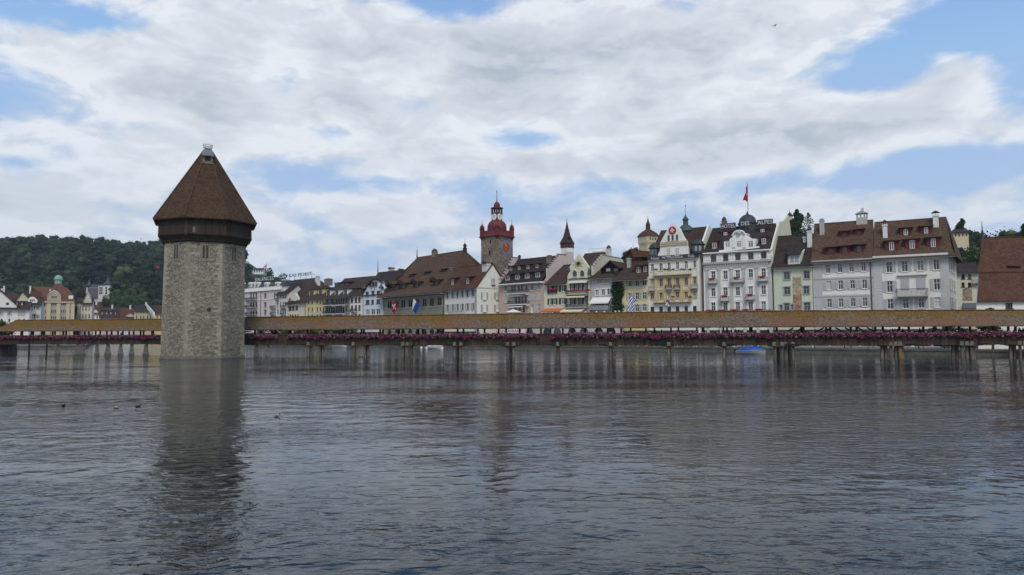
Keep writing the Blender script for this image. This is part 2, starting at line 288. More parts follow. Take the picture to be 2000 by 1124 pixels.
# ------------------------------------------------------------------ mesh helpers
class MB:
    def __init__(s): s.v = []; s.f = []; s.k = []
    def poly(s, pts, k=0):
        b = len(s.v); s.v += [tuple(p) for p in pts]; s.f.append(tuple(range(b, b + len(pts)))); s.k.append(k); return s
    def box(s, x0, x1, y0, y1, z0, z1, k=0):
        b = len(s.v)
        s.v += [(x0, y0, z0), (x1, y0, z0), (x1, y1, z0), (x0, y1, z0), (x0, y0, z1), (x1, y0, z1), (x1, y1, z1), (x0, y1, z1)]
        for q in ((0, 3, 2, 1), (4, 5, 6, 7), (0, 1, 5, 4), (1, 2, 6, 5), (2, 3, 7, 6), (3, 0, 4, 7)): s.f.append(tuple(b + i for i in q)); s.k.append(k)
        return s
    def prism(s, pts, d, k=0):
        n = len(pts); b = len(s.v); d = Vector(d)
        s.v += [tuple(p) for p in pts] + [tuple(Vector(p) + d) for p in pts]
        s.f.append(tuple(b + i for i in range(n))); s.k.append(k); s.f.append(tuple(b + n + i for i in reversed(range(n)))); s.k.append(k)
        for i in range(n): j = (i + 1) % n; s.f.append((b + i, b + n + i, b + n + j, b + j)); s.k.append(k)
        return s
    def lathe(s, prof, n=16, c=(0, 0, 0), rot=0.0, k=0, sx=1, sy=1):
        b = len(s.v)
        for r, z in prof:
            for i in range(n):
                a = rot + 2 * math.pi * i / n; s.v.append((c[0] + r * math.cos(a) * sx, c[1] + r * math.sin(a) * sy, c[2] + z))
        for j in range(len(prof) - 1):
            for i in range(n):
                i2 = (i + 1) % n; s.f.append((b + j * n + i, b + j * n + i2, b + (j + 1) * n + i2, b + (j + 1) * n + i)); s.k.append(k)
        s.f.append(tuple(b + i for i in reversed(range(n)))); s.k.append(k); t = b + (len(prof) - 1) * n
        s.f.append(tuple(t + i for i in range(n))); s.k.append(k); return s
    def tube(s, p, q, r0, r1=None, n=8, k=0):
        p = Vector(p); q = Vector(q); r1 = r0 if r1 is None else r1; d = (q - p).normalized()
        a = d.orthogonal().normalized(); c = d.cross(a); b = len(s.v)
        for o, r in ((p, r0), (q, r1)):
            for i in range(n):
                t = 2 * math.pi * i / n; s.v.append(tuple(o + a * r * math.cos(t) + c * r * math.sin(t)))
        for i in range(n): j = (i + 1) % n; s.f.append((b + i, b + j, b + n + j, b + n + i)); s.k.append(k)
        s.f.append(tuple(b + i for i in reversed(range(n)))); s.k.append(k); s.f.append(tuple(b + n + i for i in range(n))); s.k.append(k); return s
    def mesh(s, name, mats, smooth=False):
        me = bpy.data.meshes.new(name); me.from_pydata(s.v, [], s.f)
        for m in (mats if isinstance(mats, (list, tuple)) else [mats]): me.materials.append(M[m] if isinstance(m, str) else m)
        if any(s.k): me.polygons.foreach_set('material_index', s.k)
        if smooth: me.polygons.foreach_set('use_smooth', [True] * len(s.f))
        return me
    def build(s, name, mats, parent=None, loc=None, smooth=False):
        return link(name, s.mesh(name, mats, smooth), parent, loc)
def link(name, me, parent=None, loc=None, rz=0.0):
    o = bpy.data.objects.new(name, me); col.objects.link(o)
    if parent: o.parent = parent
    if loc is not None: o.location = loc
    if rz: o.rotation_euler.z = rz
    return o
def tag(o, label=None, cat=None, group=None, kind=None):
    for k, v in (('label', label), ('category', cat), ('group', group), ('kind', kind)):
        if v: o[k] = v
    return o
def thing(name, label, cat, loc=(0, 0, 0), rz=0.0, group=None):
    o = bpy.data.objects.new(name, None); col.objects.link(o); o.location = loc; o.rotation_euler.z = rz; o.empty_display_size = .5
    return tag(o, label, cat, group)
def dup(o, loc, rz=None, label=None, scale=None):
    r = o.copy(); col.objects.link(r); r.location = loc
    if rz is not None: r.rotation_euler.z = rz
    if label: r['label'] = label
    if scale: r.scale = scale
    for ch in list(o.children):
        c = ch.copy(); col.objects.link(c); c.parent = r
        for g in list(ch.children):
            d = g.copy(); col.objects.link(d); d.parent = c
    return r
def np_mesh(name, V, F, mats, smooth=False):
    me = bpy.data.meshes.new(name); n, k = F.shape
    me.vertices.add(len(V)); me.vertices.foreach_set('co', V.astype(np.float32).ravel())
    me.loops.add(n * k); me.loops.foreach_set('vertex_index', F.astype(np.int32).ravel())
    me.polygons.add(n); me.polygons.foreach_set('loop_start', (np.arange(n) * k).astype(np.int32)); me.polygons.foreach_set('loop_total', np.full(n, k, np.int32))
    if smooth: me.polygons.foreach_set('use_smooth', np.ones(n, bool))
    for m in (mats if isinstance(mats, (list, tuple)) else [mats]): me.materials.append(M[m])
    me.update(calc_edges=True); return me

def leaves(cent, rad, n, size, g, flat=.75, lr=.9):
    """n leaf quads scattered over clump balls (cent Kx3, rad K)"""
    k = g.integers(0, len(cent), n); d = g.normal(size=(n, 3)); d /= np.linalg.norm(d, axis=1)[:, None]
    p = cent[k] + d * (rad[k] * g.uniform(.55, 1.05, n))[:, None] * np.array([1, 1, flat])
    a = g.normal(size=(n, 3)); a /= np.linalg.norm(a, axis=1)[:, None]
    nn = d + lr * g.normal(size=(n, 3)); b = np.cross(a, nn); b /= np.linalg.norm(b, axis=1)[:, None] + 1e-9; a = np.cross(b, nn); a /= np.linalg.norm(a, axis=1)[:, None] + 1e-9
    s = (size * g.uniform(.6, 1.4, n))[:, None]; a = a * s * .5; b = b * s * .38
    V = np.stack([p - a - b * .5, p + a * .2 - b, p + a + b * .5, p - a * .2 + b], 1).reshape(-1, 3)
    return V, np.arange(4 * n).reshape(-1, 4)

_ICO = None
def lobes(cent, rad, g, flat=.85):
    """lumpy foliage masses round the clump centres"""
    global _ICO
    if _ICO is None:
        bm = bmesh.new(); bmesh.ops.create_icosphere(bm, subdivisions=2, radius=1); _ICO = (np.array([v.co[:] for v in bm.verts]), np.array([[v.index for v in f.verts] for f in bm.faces])); bm.free()
    v, f = _ICO; K = len(cent); j = g.uniform(.55, 1.25, (K, len(v), 1)); P = cent[:, None, :] + v[None] * j * rad[:, None, None] * np.array([1, 1, flat])
    return P.reshape(-1, 3), (f[None] + (np.arange(K) * len(v))[:, None, None]).reshape(-1, 3)
def crown(kind, h, w, g):
    """clump centres and radii for a crown of height h and width w standing on z=0"""
    K = 16 if kind != 'conifer' else 18
    if kind == 'conifer':
        z = np.linspace(.05, 1, K) * h; r = w * .5 * (1 - z / h * .97) ** .75; t = g.uniform(0, 6.28, K)
        return np.stack([np.cos(t) * r * .45, np.sin(t) * r * .45, z], 1), r * .75 + .15
    d = g.normal(size=(K, 3)); d /= np.linalg.norm(d, axis=1)[:, None]; q = g.uniform(.3, .78, K)[:, None]
    c = d * q * np.array([w / 2, w / 2, h / 2]) + np.array([0, 0, h / 2])
    return c, g.uniform(.17, .3, K) * min(w, h * 1.2)

def tree(label, base, h, w, kind='round', leaf='leaf_mid', n=1500, size=.5, group=None, trunk=.28, name='tree', seed=1):
    g = np.random.default_rng(seed); t = thing(name, label, 'tree' if name != 'bush' else 'bush', base, group=group)
    b = MB(); th = h * trunk; r = .025 * h
    b.tube((0, 0, -.3), (.02 * h, 0, th), r * 1.3, r * .8)
    b.tube((.02 * h, 0, th), (0, 0, h * .8), r * .8, r * .2)
    for i in range(5):
        a = i * 1.3 + seed; b.tube((.01 * h, 0, th * (.8 + .12 * i)), (w * .3 * math.cos(a), w * .3 * math.sin(a), th + h * .12 * (i + 1.5)), r * .5, r * .12, 6)
    b.build('trunk', 'bark', t)
    c, rr = crown(kind, h * (1 - trunk * .6), w, g); c[:, 2] += h * trunk * .6
    V, F = leaves(c, rr, n, size, g, 1 if kind == 'conifer' else .8)
    link('crown', np_mesh('crown', V, F, leaf), t)
    return t
# ------------------------------------------------------------------ water
def itab(tab, px):
    ks = [k for k, _ in tab]; return 1.0 / float(np.interp(px, ks, [1 / v for _, v in tab]))
def water():
    nr, nc = 1150, 900
    r = 7.0 * (470 / 7.0) ** (np.arange(nr) / (nr - 1)); th = np.linspace(R(-60), R(60), nc)
    rr, tt = np.meshgrid(r, th, indexing='ij'); X = rr * np.sin(tt); Y = rr * np.cos(tt)
    g = np.random.default_rng(3); Z = np.zeros_like(X)
    sp = rr * max(math.log(470 / 7.0) / (nr - 1), R(120) / nc) * 1.0
    amp = .55 + .45 * np.sin(X * .045 + Y * .10 + 1.5 * np.sin(Y * .03)) * np.sin(X * .021 - Y * .052 + 2)
    wx = X + 1.2 * np.sin(Y * .21 + X * .05); wy = Y + 1.0 * np.sin(X * .17 - Y * .07)
    for i in range(54):
        lam = .28 * (2.6 / .28) ** (i / 53); a = g.normal(R(97), R(48)); k = 2 * math.pi / lam
        s = .0082 if lam < .8 else .0066
        damp = np.clip((lam / sp - 2.0) / 2.5, 0, 1)
        ph = k * (wx * math.cos(a) + wy * math.sin(a)) + g.uniform(0, 6.28)
        w = np.sin(ph); Z += damp * amp * s / k * (w + .25 * np.sin(2 * ph + 1.57))
    V = np.stack([X, Y, Z], -1).reshape(-1, 3)
    i, j = np.meshgrid(np.arange(nr - 1), np.arange(nc - 1), indexing='ij'); a = (i * nc + j).ravel()
    F = np.stack([a, a + 1, a + nc + 1, a + nc], 1)[:, ::-1]
    o = link('water', np_mesh('water', V, F, 'water', True)); tag(o, kind='structure')
water()

# ------------------------------------------------------------------ ground, quays, hills
YF_T = [(470, 290), (480, 285), (650, 245), (740, 227), (868, 199), (931, 187), (975, 190), (1062, 179), (1110, 174), (1240, 164), (1440, 151), (1740, 137), (1880, 131)]
YQ_T = [(330, 345), (480, 268), (560, 243), (700, 215), (900, 177), (1100, 159), (1350, 142), (1700, 120), (2000, 108), (2300, 98)]
def YF(px): return itab(YF_T, px)
def YQ(px): return itab(YQ_T, px)
def gp(px, Y):
    p = at(px, 630, Y); return (p.x, p.y)
GZ = 1.0
right_edge = [gp(px, YQ(px)) for px in range(2300, 320, -40)] + [gp(285, 400), gp(262, 440)]
left_edge = [gp(235, 450), gp(190, 330), gp(174, 245), gp(166, 193), gp(20, 188), gp(-60, 150), gp(-260, 140)]
mb = MB(); mb.poly([(x, y, GZ) for x, y in right_edge + left_edge + [(-260, 60), (-1900, 60), (-1900, 1900), (1900, 1900), (1900, 40), (160, 40)]])
tag(mb.build('ground', 'paving'), kind='structure')
def quay(edge, label):
    b = MB()
    for (x0, y0), (x1, y1) in zip(edge, edge[1:]):
        d = Vector((x1 - x0, y1 - y0, 0)); nrm = Vector((-d.y, d.x, 0)).normalized()       # towards the water for the right bank order
        if nrm.y > 0 and abs(nrm.y) > .3: nrm = -nrm
        p, q = Vector((x0, y0, 0)), Vector((x1, y1, 0)); i = .45 * nrm
        for z0, z1, o in ((-1.5, .78, .02), (.78, 1.09, .12)):
            b.prism([p - i + Vector((0, 0, z0)), q - i + Vector((0, 0, z0)), q + nrm * o + Vector((0, 0, z0)), p + nrm * o + Vector((0, 0, z0))], (0, 0, z1 - z0))
    o = b.build('quay_wall', 'quay_stone'); tag(o, label, 'quay wall')
quay(right_edge, 'long low stone quay wall with coping below the row of riverside houses')
quay(left_edge, 'stone quay wall on the far left bank behind the short arm of the bridge')
def sstep(a, b, x):
    t = np.clip((x - a) / (b - a), 0, 1); return t * t * (3 - 2 * t)
def hill_h(X, Y):
    X = np.asarray(X, float); Y = np.asarray(Y, float); t = X / Y
    top = np.interp(t, [-1.2, -.9, -.72, -.64, -.57, -.53, -.49, -.40, -.37, -.35, -.335, -.32, -.30, -.28, -.25], [80, 92, 104, 107, 103, 98, 101, 93, 90, 86, 58, 40, 24, 10, 0])
    a = top * sstep(430, 900, Y)
    b = sstep(.08, .2, t) * (29 * sstep(185, 255, Y) + 14 * sstep(300, 600, Y))
    return np.where(a + b > .4, a + b + .5, -3.0)
def hills():
    t = np.linspace(-1.25, 1.1, 110); Y = np.linspace(172, 1500, 90); T_, YY = np.meshgrid(t, Y, indexing='ij'); X = T_ * YY
    V = np.stack([X, YY, hill_h(X, YY)], -1).reshape(-1, 3); n = 90
    i, j = np.meshgrid(np.arange(109), np.arange(89), indexing='ij'); a = (i * n + j).ravel()
    tag(link('hills', np_mesh('hills', V, np.stack([a, a + n, a + n + 1, a + 1], 1), 'hill_soil', True)), kind='structure')
hills()
def hz(x, y): return max(float(hill_h(x, y)), GZ)
def ground_hit(px, py, y0=440, y1=940):      # where the line of sight through a photo pixel meets the hillside
    for Y in np.arange(y0, y1, 4.0):
        p = at(px, py, Y)
        if p.z <= hz(p.x, p.y) + .5: return p, Y
    return None, None
def forest(name, pts, g, n, size, wr, hr, pal, pw, label):
    VV, FF, CC, LV, LF, LC = [], [], [], [], [], []; off = lo = 0
    for x, y in pts:
        w = g.uniform(*wr); h = g.uniform(*hr); c, r = crown('round', h, w, g); c += np.array([x, y, hz(x, y) + 1.0])
        V, F = leaves(c, r * 1.2, n, size, g, .85, .5); VV.append(V); FF.append(F + off); off += len(V)
        k = g.permutation(len(c))[:11]; V2, F2 = lobes(c[k], r[k] * .78, g); LV.append(V2); LF.append(F2 + lo); lo += len(V2)
        cc = np.array(pal[g.choice(len(pal), p=pw)]) * g.uniform(.6, 1.5); CC.append(np.tile(cc, (len(V), 1))); LC.append(np.tile(cc, (len(V2), 1)))
    for Vs, Fs, Cs, nm in ((VV, FF, CC, name), (LV, LF, LC, 'foliage_mass')):
        C = np.concatenate(Cs); me = np_mesh(nm, np.concatenate(Vs), np.concatenate(Fs), 'leaf_forest'); at_ = me.color_attributes.new('col', 'FLOAT_COLOR', 'POINT')
        at_.data.foreach_set('color', np.concatenate([C, np.ones((len(C), 1))], 1).astype(np.float32).ravel())
        if nm == name: root = tag(link(name, me), label, 'forest', kind='stuff')
        else: q = link(nm, me, root); q['kind'] = 'stuff'
g = np.random.default_rng(11)
pts = []
for y in np.arange(470, 960, 12.5):
    for x in np.arange(-.80 * y, -.27 * y, 12):
        xx = x + g.uniform(-5, 5); yy = y + g.uniform(-5, 5); p = proj((xx, yy, hz(xx, yy) + 8))
        if p[0] < -60 or p[0] > 640: continue
        q = proj((xx, yy, hz(xx, yy) + 20))
        if 160 < q[0] < 224 and yy < 625 and q[1] < 586: continue
        if 480 < q[0] < 530 and yy < 712 and q[1] < 535: continue
        if q[0] > 474 and q[1] < np.interp(q[0], [474, 500, 515, 545, 562, 600], [507, 519, 524, 531, 545, 562]): continue
        if (22 < q[0] < 44 or q[0] < 8) and yy < 660 and q[1] < 548 - 10 * (q[0] < 8): continue
        pts.append((xx, yy))
PAL = [(.013, .025, .014), (.019, .033, .016), (.027, .043, .018), (.042, .055, .020)]
forest('forest', pts, g, 200, 1.25, (10, 19), (12, 22), PAL, [.42, .33, .2, .05], 'dark green wooded hillside rising behind the old town on the left')
pts = []
for y in np.arange(215, 330, 8):
    for x in np.arange(.60 * y, .80 * y, 7.5):
        xx = x + g.uniform(-3, 3); yy = y + g.uniform(-3, 3); pts.append((xx, yy))
forest('forest', pts, g, 240, .7, (7, 10), (8, 12.5), PAL, [.25, .35, .3, .1], 'green wooded slope rising behind the big tiled chapel roof on the right')

P_('slit_dark', (.045, .04, .032), var=.2); P_('slit_stone', (.19, .17, .13), var=.3, scale=2)
# ------------------------------------------------------------------ octagonal stone water tower
def tower():
    p = at(398, 640, 119); t = thing('stone_tower', 'octagonal stone tower with a steep brown pyramid roof standing in the river', 'tower', (p.x, p.y, 0), -math.atan2(p.x, p.y))
    a8 = math.pi / 8; RR = lambda z: 6.74 - .0125 * z
    b = MB(); b.lathe([(RR(z), z) for z in np.linspace(-2, 19, 12)], 8, rot=a8); body = b.build('wall', 'tower_stone', t)
    b = MB(); b.lathe([(6.95, -2), (6.93, .18), (6.80, .42), (6.7, .42)], 8, rot=a8); b.build('plinth', 'quay_stone', t)
    g = np.random.default_rng(5)
    for k in range(8):
        b = MB(); A = a8 + k * math.pi / 4; z = .5; i = 0
        c0 = Vector((math.cos(A), math.sin(A), 0)); ca = Vector((math.cos(A - math.pi / 4), math.sin(A - math.pi / 4), 0)); cb = Vector((math.cos(A + math.pi / 4), math.sin(A + math.pi / 4), 0))
        da, db = (ca - c0).normalized(), (cb - c0).normalized()
        while z < 18.3:
            h = g.uniform(.30, .5); r = RR(z) + .035; la, lb = (.95, .5) if i % 2 else (.5, .95)
            la *= g.uniform(.75, 1.35); lb *= g.uniform(.75, 1.35); q = c0 * r + Vector((0, 0, z))
            b.prism([q, q + db * lb, q + db * lb - c0 * .3, q - c0 * .5, q + da * la - c0 * .3, q + da * la], (0, 0, h - .03)); z += h; i += 1
        b.build('quoin', 'quoin_stone', t)
    for k in range(8):
        A = -math.pi / 2 + k * math.pi / 4; ap = RR(17) * math.cos(a8); n = Vector((math.cos(A), math.sin(A), 0)); u = Vector((-n.y, n.x, 0))
        b = MB()
        def bx(u0, u1, z0, z1, d, kk):
            q = n * (ap - .1); pts = [q + u * u0 + Vector((0, 0, z0)), q + u * u1 + Vector((0, 0, z0)), q + u * u1 + Vector((0, 0, z1)), q + u * u0 + Vector((0, 0, z1))]; b.prism(pts, n * (d + .1), kk)
        for u0, u1 in ((-.75, -.42), (-.1, .1), (.42, .75)): bx(u0, u1, 15.75, 18.05, .07, 0)
        bx(-.8, .8, 18.05, 18.3, .08, 0); bx(-.8, .8, 15.5, 15.75, .09, 0); bx(-.42, -.1, 15.75, 18.05, .012, 1); bx(.1, .42, 15.75, 18.05, .012, 1)
        b.build('slit_window', ['slit_stone', 'slit_dark'], t)
    b = MB(); b.lathe([(.28, -.02), (.28, .25), (.14, .25), (.14, .02)], 10); o = b.build('drain_hole', 'wood_black', t, (.7, -RR(7.8) * math.cos(a8) + .12, 7.8)); o.rotation_euler.x = R(90)
    b = MB(); b.lathe([(6.3, 18.5), (6.62, 18.62), (6.95, 18.72), (7.05, 18.98), (7.5, 19.6), (7.56, 19.72), (7.58, 21.2), (7.64, 21.25), (7.64, 21.42), (7.38, 21.44), (7.35, 22.7)], 8, rot=a8)
    b.lathe([(7.5, 19.62), (7.66, 19.66), (7.66, 19.84), (7.5, 19.88)], 8, rot=a8); gal = b.build('gallery', 'wood_gallery', t)
    for k in range(8):
        A = a8 + k * math.pi / 4; c = Vector((math.cos(A), math.sin(A), 0)); b = MB(); b.tube(c * 7.5 + Vector((0, 0, 19.5)), c * 7.45 + Vector((0, 0, 22.4)), .16, .16, 4); b.build('corner_post', 'wood_dark', gal)
    b = MB(); b.box(-1.9, -1.55, -7.06, -6.9, 19.95, 20.75); b.box(-1.95, -1.5, -7.09, -6.9, 20.75, 20.82); b.build('hatch', 'beam_grey', gal)
    b = MB(); b.lathe([(7.2, 22.5), (8.32, 22.05), (8.4, 22.12), (8.4, 22.3), (4.35, 28.75), (.62, 34.75), (.3, 34.9)], 8, rot=a8)
    for k in range(8):
        A = a8 + k * math.pi / 4; c = Vector((math.cos(A), math.sin(A), 0))
        for i in range(26):
            f0, f1 = i / 26, (i + .9) / 26; P = lambda f: c * (8.40 + (.62 - 8.40) * f) + Vector((0, 0, 22.32 + 12.45 * f)); b.tube(P(f0), P(f1), .16, .13, 6, 1)
    roof = b.build('roof', ['roof_tower', 'roof_old'], t)
    b = MB(); b.box(-.75, .75, -2.15, 0, 32.2, 33.5, 0); b.prism([(-.95, -2.5, 33.35), (.95, -2.5, 33.35), (.62, -.6, 34.75), (-.62, -.6, 34.75)], (0, 0, .12), 1); b.box(-.42, .42, -2.2, -2.1, 32.55, 33.25, 2); b.box(-.98, .98, -2.3, -1.4, 32.05, 32.22, 0)
    b.build('roof_hatch', ['pile_wood', 'metal', 'wood_black'], roof)
    b = MB(); b.lathe([(.2, 34.8), (.55, 34.95), (.5, 35.1), (.1, 35.15)], 8)
    for zz in (35.2, 35.62):
        for i in range(12): a0, a1 = i * math.pi / 6, (i + 1) * math.pi / 6; b.tube((.68 * math.cos(a0), .68 * math.sin(a0), zz), (.68 * math.cos(a1), .68 * math.sin(a1), zz), .035, n=5)
    for i in range(12): a0 = i * math.pi / 6; b.tube((.3 * math.cos(a0), .3 * math.sin(a0), 34.95), (.68 * math.cos(a0), .68 * math.sin(a0), 35.2), .03, n=5); b.tube((.68 * math.cos(a0), .68 * math.sin(a0), 35.2), (.74 * math.cos(a0), .74 * math.sin(a0), 35.85), .03, n=5)
    b.build('finial_cage', 'metal', roof)
tower()

# ------------------------------------------------------------------ covered wooden bridge
KEY = [(4, 148), (150, 144.5), (300, 141.5), (385, 136), (478, 129.5), (520, 126.5), (760, 119.5), (1000, 112.7), (1200, 107.5), (1400, 103.6), (1560, 102), (1730, 101.5), (1900, 102), (2160, 104)]
def bridge_path():
    P = [Vector(gp(px, Y) + (0,)) for px, Y in KEY]; out = []
    for a, b in zip(P, P[1:]):
        n = max(1, int((b - a).length / .5)); out += [a.lerp(b, i / n) for i in range(n)]
    out.append(P[-1]); A = np.array([[p.x, p.y] for p in out])
    for _ in range(6):
        B = A.copy(); B[5:-5] = sum(A[5 + k:len(A) - 5 + k] for k in range(-5, 6)) / 11; A = B
    return A
BP = bridge_path(); _seg = np.linalg.norm(np.diff(BP, axis=0), axis=1); BS = np.concatenate([[0], np.cumsum(_seg)]); BL = BS[-1]
def bpt(s):
    x = np.interp(s, BS, BP[:, 0]); y = np.interp(s, BS, BP[:, 1]); e = .6
    t = Vector((np.interp(min(s + e, BL), BS, BP[:, 0]) - np.interp(max(s - e, 0), BS, BP[:, 0]), np.interp(min(s + e, BL), BS, BP[:, 1]) - np.interp(max(s - e, 0), BS, BP[:, 1]), 0)).normalized()
    return Vector((x, y, 0)), t, Vector((t.y, -t.x, 0))       # point, tangent, normal towards the camera
_bpx = [(s, proj(bpt(s)[0] + Vector((0, 0, 3)))[0]) for s in np.arange(0, BL, .25)]
def s_at(px): return float(np.interp(px, [b for _, b in _bpx], [a for a, _ in _bpx]))
bridge = thing('covered_bridge', 'long covered wooden footbridge with lichen covered tiled roof crossing the river past the tower', 'bridge')
def sweep(b, s0, s1, prof, step=1.5, closed=True, k=0, jit=0.0, g=rng):
    n = max(2, int((s1 - s0) / step) + 1); rows = []
    for s in np.linspace(s0, s1, n):
        p, t, nn = bpt(s); j = g.uniform(-jit, jit); rows.append([p + nn * o + Vector((0, 0, z + (j if z > 4 else 0))) for o, z in prof])
    base = len(b.v); m = len(prof)
    for r in rows: b.v += [tuple(q) for q in r]
    for i in range(n - 1):
        for j in range(m if closed else m - 1):
            j2 = (j + 1) % m; b.f.append((base + i * m + j, base + (i + 1) * m + j, base + (i + 1) * m + j2, base + i * m + j2)); b.k.append(k)
    if closed: b.f.append(tuple(base + j for j in range(m))); b.k.append(k); b.f.append(tuple(base + (n - 1) * m + j for j in reversed(range(m)))); b.k.append(k)
ST0, ST1 = s_at(372), s_at(452)      # hidden behind the tower
def build_bridge():
    g = np.random.default_rng(21)
    b = MB(); HS = 3.2
    sweep(b, HS, BL, [(2.55, 4.62), (2.5, 4.78), (0, 6.88), (-2.5, 4.78), (-2.55, 4.62), (0, 6.66)], 1.2, True, 0, .055, g)
    p, t, nn = bpt(0); q, t2, n2 = bpt(HS); up = lambda z: Vector((0, 0, z))   # hipped end on the left bank
    e1, e2, rd = p + nn * 2.55 + up(4.62), p - nn * 2.55 + up(4.62), q + up(6.88); f1, f2 = q + nn * 2.55 + up(4.62), q - nn * 2.55 + up(4.62)
    b.poly([e1, f1, q + nn * 2.5 + up(4.78), rd]); b.poly([e2, e1, rd]); b.poly([f2, e2, rd])
    for s in np.arange(HS, BL, .5):
        p, t, nn = bpt(s); b.tube(p + up(6.9 + g.uniform(-.015, .015)), p + t * .47 + up(6.9), .13, .11, 6, 1)
    b.build('roof', ['bridge_tiles', 'roof_orange'], bridge)
    b = MB()
    for sg in (1, -1): sweep(b, 0, BL, [(sg * 1.95, 4.6), (sg * 2.15, 4.6), (sg * 2.15, 4.84), (sg * 1.95, 4.84)], 2)
    for s in np.arange(.5, BL, 3.2):
        p, t, nn = bpt(s); a, c = p + nn * 2.1 + up(4.72), p - nn * 2.1 + up(4.72); b.tube(a, c, .1, n=4); b.tube(a, p + up(6.6), .09, n=4); b.tube(c, p + up(6.6), .09, n=4)
    b.build('roof_truss', 'wood_black', bridge)
    b = MB(); sweep(b, 0, BL, [(2.0, 2.45), (2.0, 2.68), (-2.0, 2.68), (-2.0, 2.45)], 2)
    for o in (1.5, 0, -1.5): sweep(b, 0, BL, [(o + .16, 2.08), (o + .16, 2.45), (o - .16, 2.45), (o - .16, 2.08)], 2)
    b.build('deck', 'wood_black', bridge)
    for sg in (1, -1):
        b = MB(); s = 0.0
        while s < BL - .2:
            w = g.uniform(.2, .3); p, t, nn = bpt(s); o = p + nn * sg * (2.1 + g.uniform(0, .03)); z0 = 2.02 + g.uniform(-.06, .05); top = 3.72
            if sg == 1 and ST1 < s < s_at(515): top = 3.85 + g.uniform(0, .06)
            b.prism([o + up(z0), o + t * (w - .02) + up(z0), o + t * (w - .02) + up(top), o + up(top)], nn * sg * .05, int(g.integers(0, 3))); s += w
        sweep(b, 0, BL, [(sg * 2.02, 3.7), (sg * 2.24, 3.7), (sg * 2.24, 3.83), (sg * 2.02, 3.83)], 2, k=0); sweep(b, 0, BL, [(sg * 2.155, 2.62), (sg * 2.21, 2.62), (sg * 2.21, 2.76), (sg * 2.155, 2.76)], 2, k=0)
        b.build('parapet', ['wood_dark', 'wood_plank_a', 'wood_plank_b'], bridge)
    b = MB()      # boarded shelter beside the tower
    for s in np.arange(s_at(470), s_at(508), .26):
        p, t, nn = bpt(s); f = (s - s_at(470)) / (s_at(508) - s_at(470)); o = p + nn * (2.19 + .02); z1 = 4.5; z0 = 3.8 + .55 * f + g.uniform(-.02, .02); b.prism([o + up(z0), o + t * .24 + up(z0), o + t * .24 + up(z1), o + up(z1)], nn * .04)
    b.build('boarding', 'wood_dark', bridge)
    # posts: near row first, far row after
    near, far = [], []
    S = list(np.arange(2.0, s_at(372), 2.55)) + list(np.arange(s_at(486), BL, 3.55))
    me = MB().box(-.12, .12, -.12, .12, 2.6, 4.7).mesh('post', 'wood_black')
    posts = []
    for s in S: posts.append((s, 1))
    for s in S: posts.append((s + (.9 if s > 50 else .75), -1))
    for i, (s, sg) in enumerate(posts):
        p, t, nn = bpt(min(s, BL - .3)); pos = p + nn * sg * 1.98; rz = math.atan2(t.y, t.x)
        if i < 100: link('post', me, bridge, pos, rz)
        else: far.append((pos, t, nn))
    if far:
        b = MB()
        for pos, t, nn in far: b.prism([pos + t * .12 + nn * .12 + up(2.6), pos - t * .12 + nn * .12 + up(2.6), pos - t * .12 - nn * .12 + up(2.6), pos + t * .12 - nn * .12 + up(2.6)], (0, 0, 2.1))
        o = b.build('post', 'wood_black', bridge); o['kind'] = 'stuff'
    for px, dx in ((1543, -1), (1560, -1), (1600, -1), (1614, -1), (1622, 1), (1640, 1), (1664, 1), (1682, 1)):
        s = s_at(px); b = MB(); p, t, nn = bpt(s); q, _, n2 = bpt(s + dx * 2.1); b.tube(p + nn * 1.9 + up(4.5), q + n2 * 1.9 + up(3.3), .12, n=4); b.build('brace', 'wood_black', bridge)
    # piers
    def pier(px, kind, m=None, over=1.0):
        s = s_at(px); p, t0, nn0 = bpt(s); r = thing('pier', None, None); r.parent = bridge
        q = p + nn0 * 1.9; nn = -Vector((q.x, q.y, 0)).normalized(); t = Vector((-nn.y, nn.x, 0)); p = q - nn * 1.9     # piles stand in line with the current
        t = t if t.dot(t0) > 0 else -t
        if kind == 'concrete':
            b = MB(); w = .42 * over; d = 1.9
            def ring(h, w, d): return [p + t * w + nn * d + up(h), p - t * w + nn * d + up(h), p - t * w - nn * d + up(h), p + t * w - nn * d + up(h)]
            lv = [(-1.5, w * 1.45, d + .5), (.3, w * 1.35, d + .45), (.45, w * 1.12, d + .3), (1.95, w * .72, d)]; bs = len(b.v)
            for h, ww, dd in lv: b.v += [tuple(q) for q in ring(h, ww, dd)]
            for i in range(3):
                for j in range(4): j2 = (j + 1) % 4; b.f.append((bs + i * 4 + j, bs + i * 4 + j2, bs + i * 4 + 4 + j2, bs + i * 4 + 4 + j)); b.k.append(0 if i else 1)
            b.poly([bs_ for bs_ in ring(1.95, w * .72, d)]); b.build('pillar', ['concrete', 'quay_stone'], r)
        elif kind == 'pole':
            for o in (1.7, -1.7): MB().tube(p + nn * o + up(-1.5), p + nn * o + up(2.1), .17, .15, 8).build('pile', 'wood_black', r)
        else:
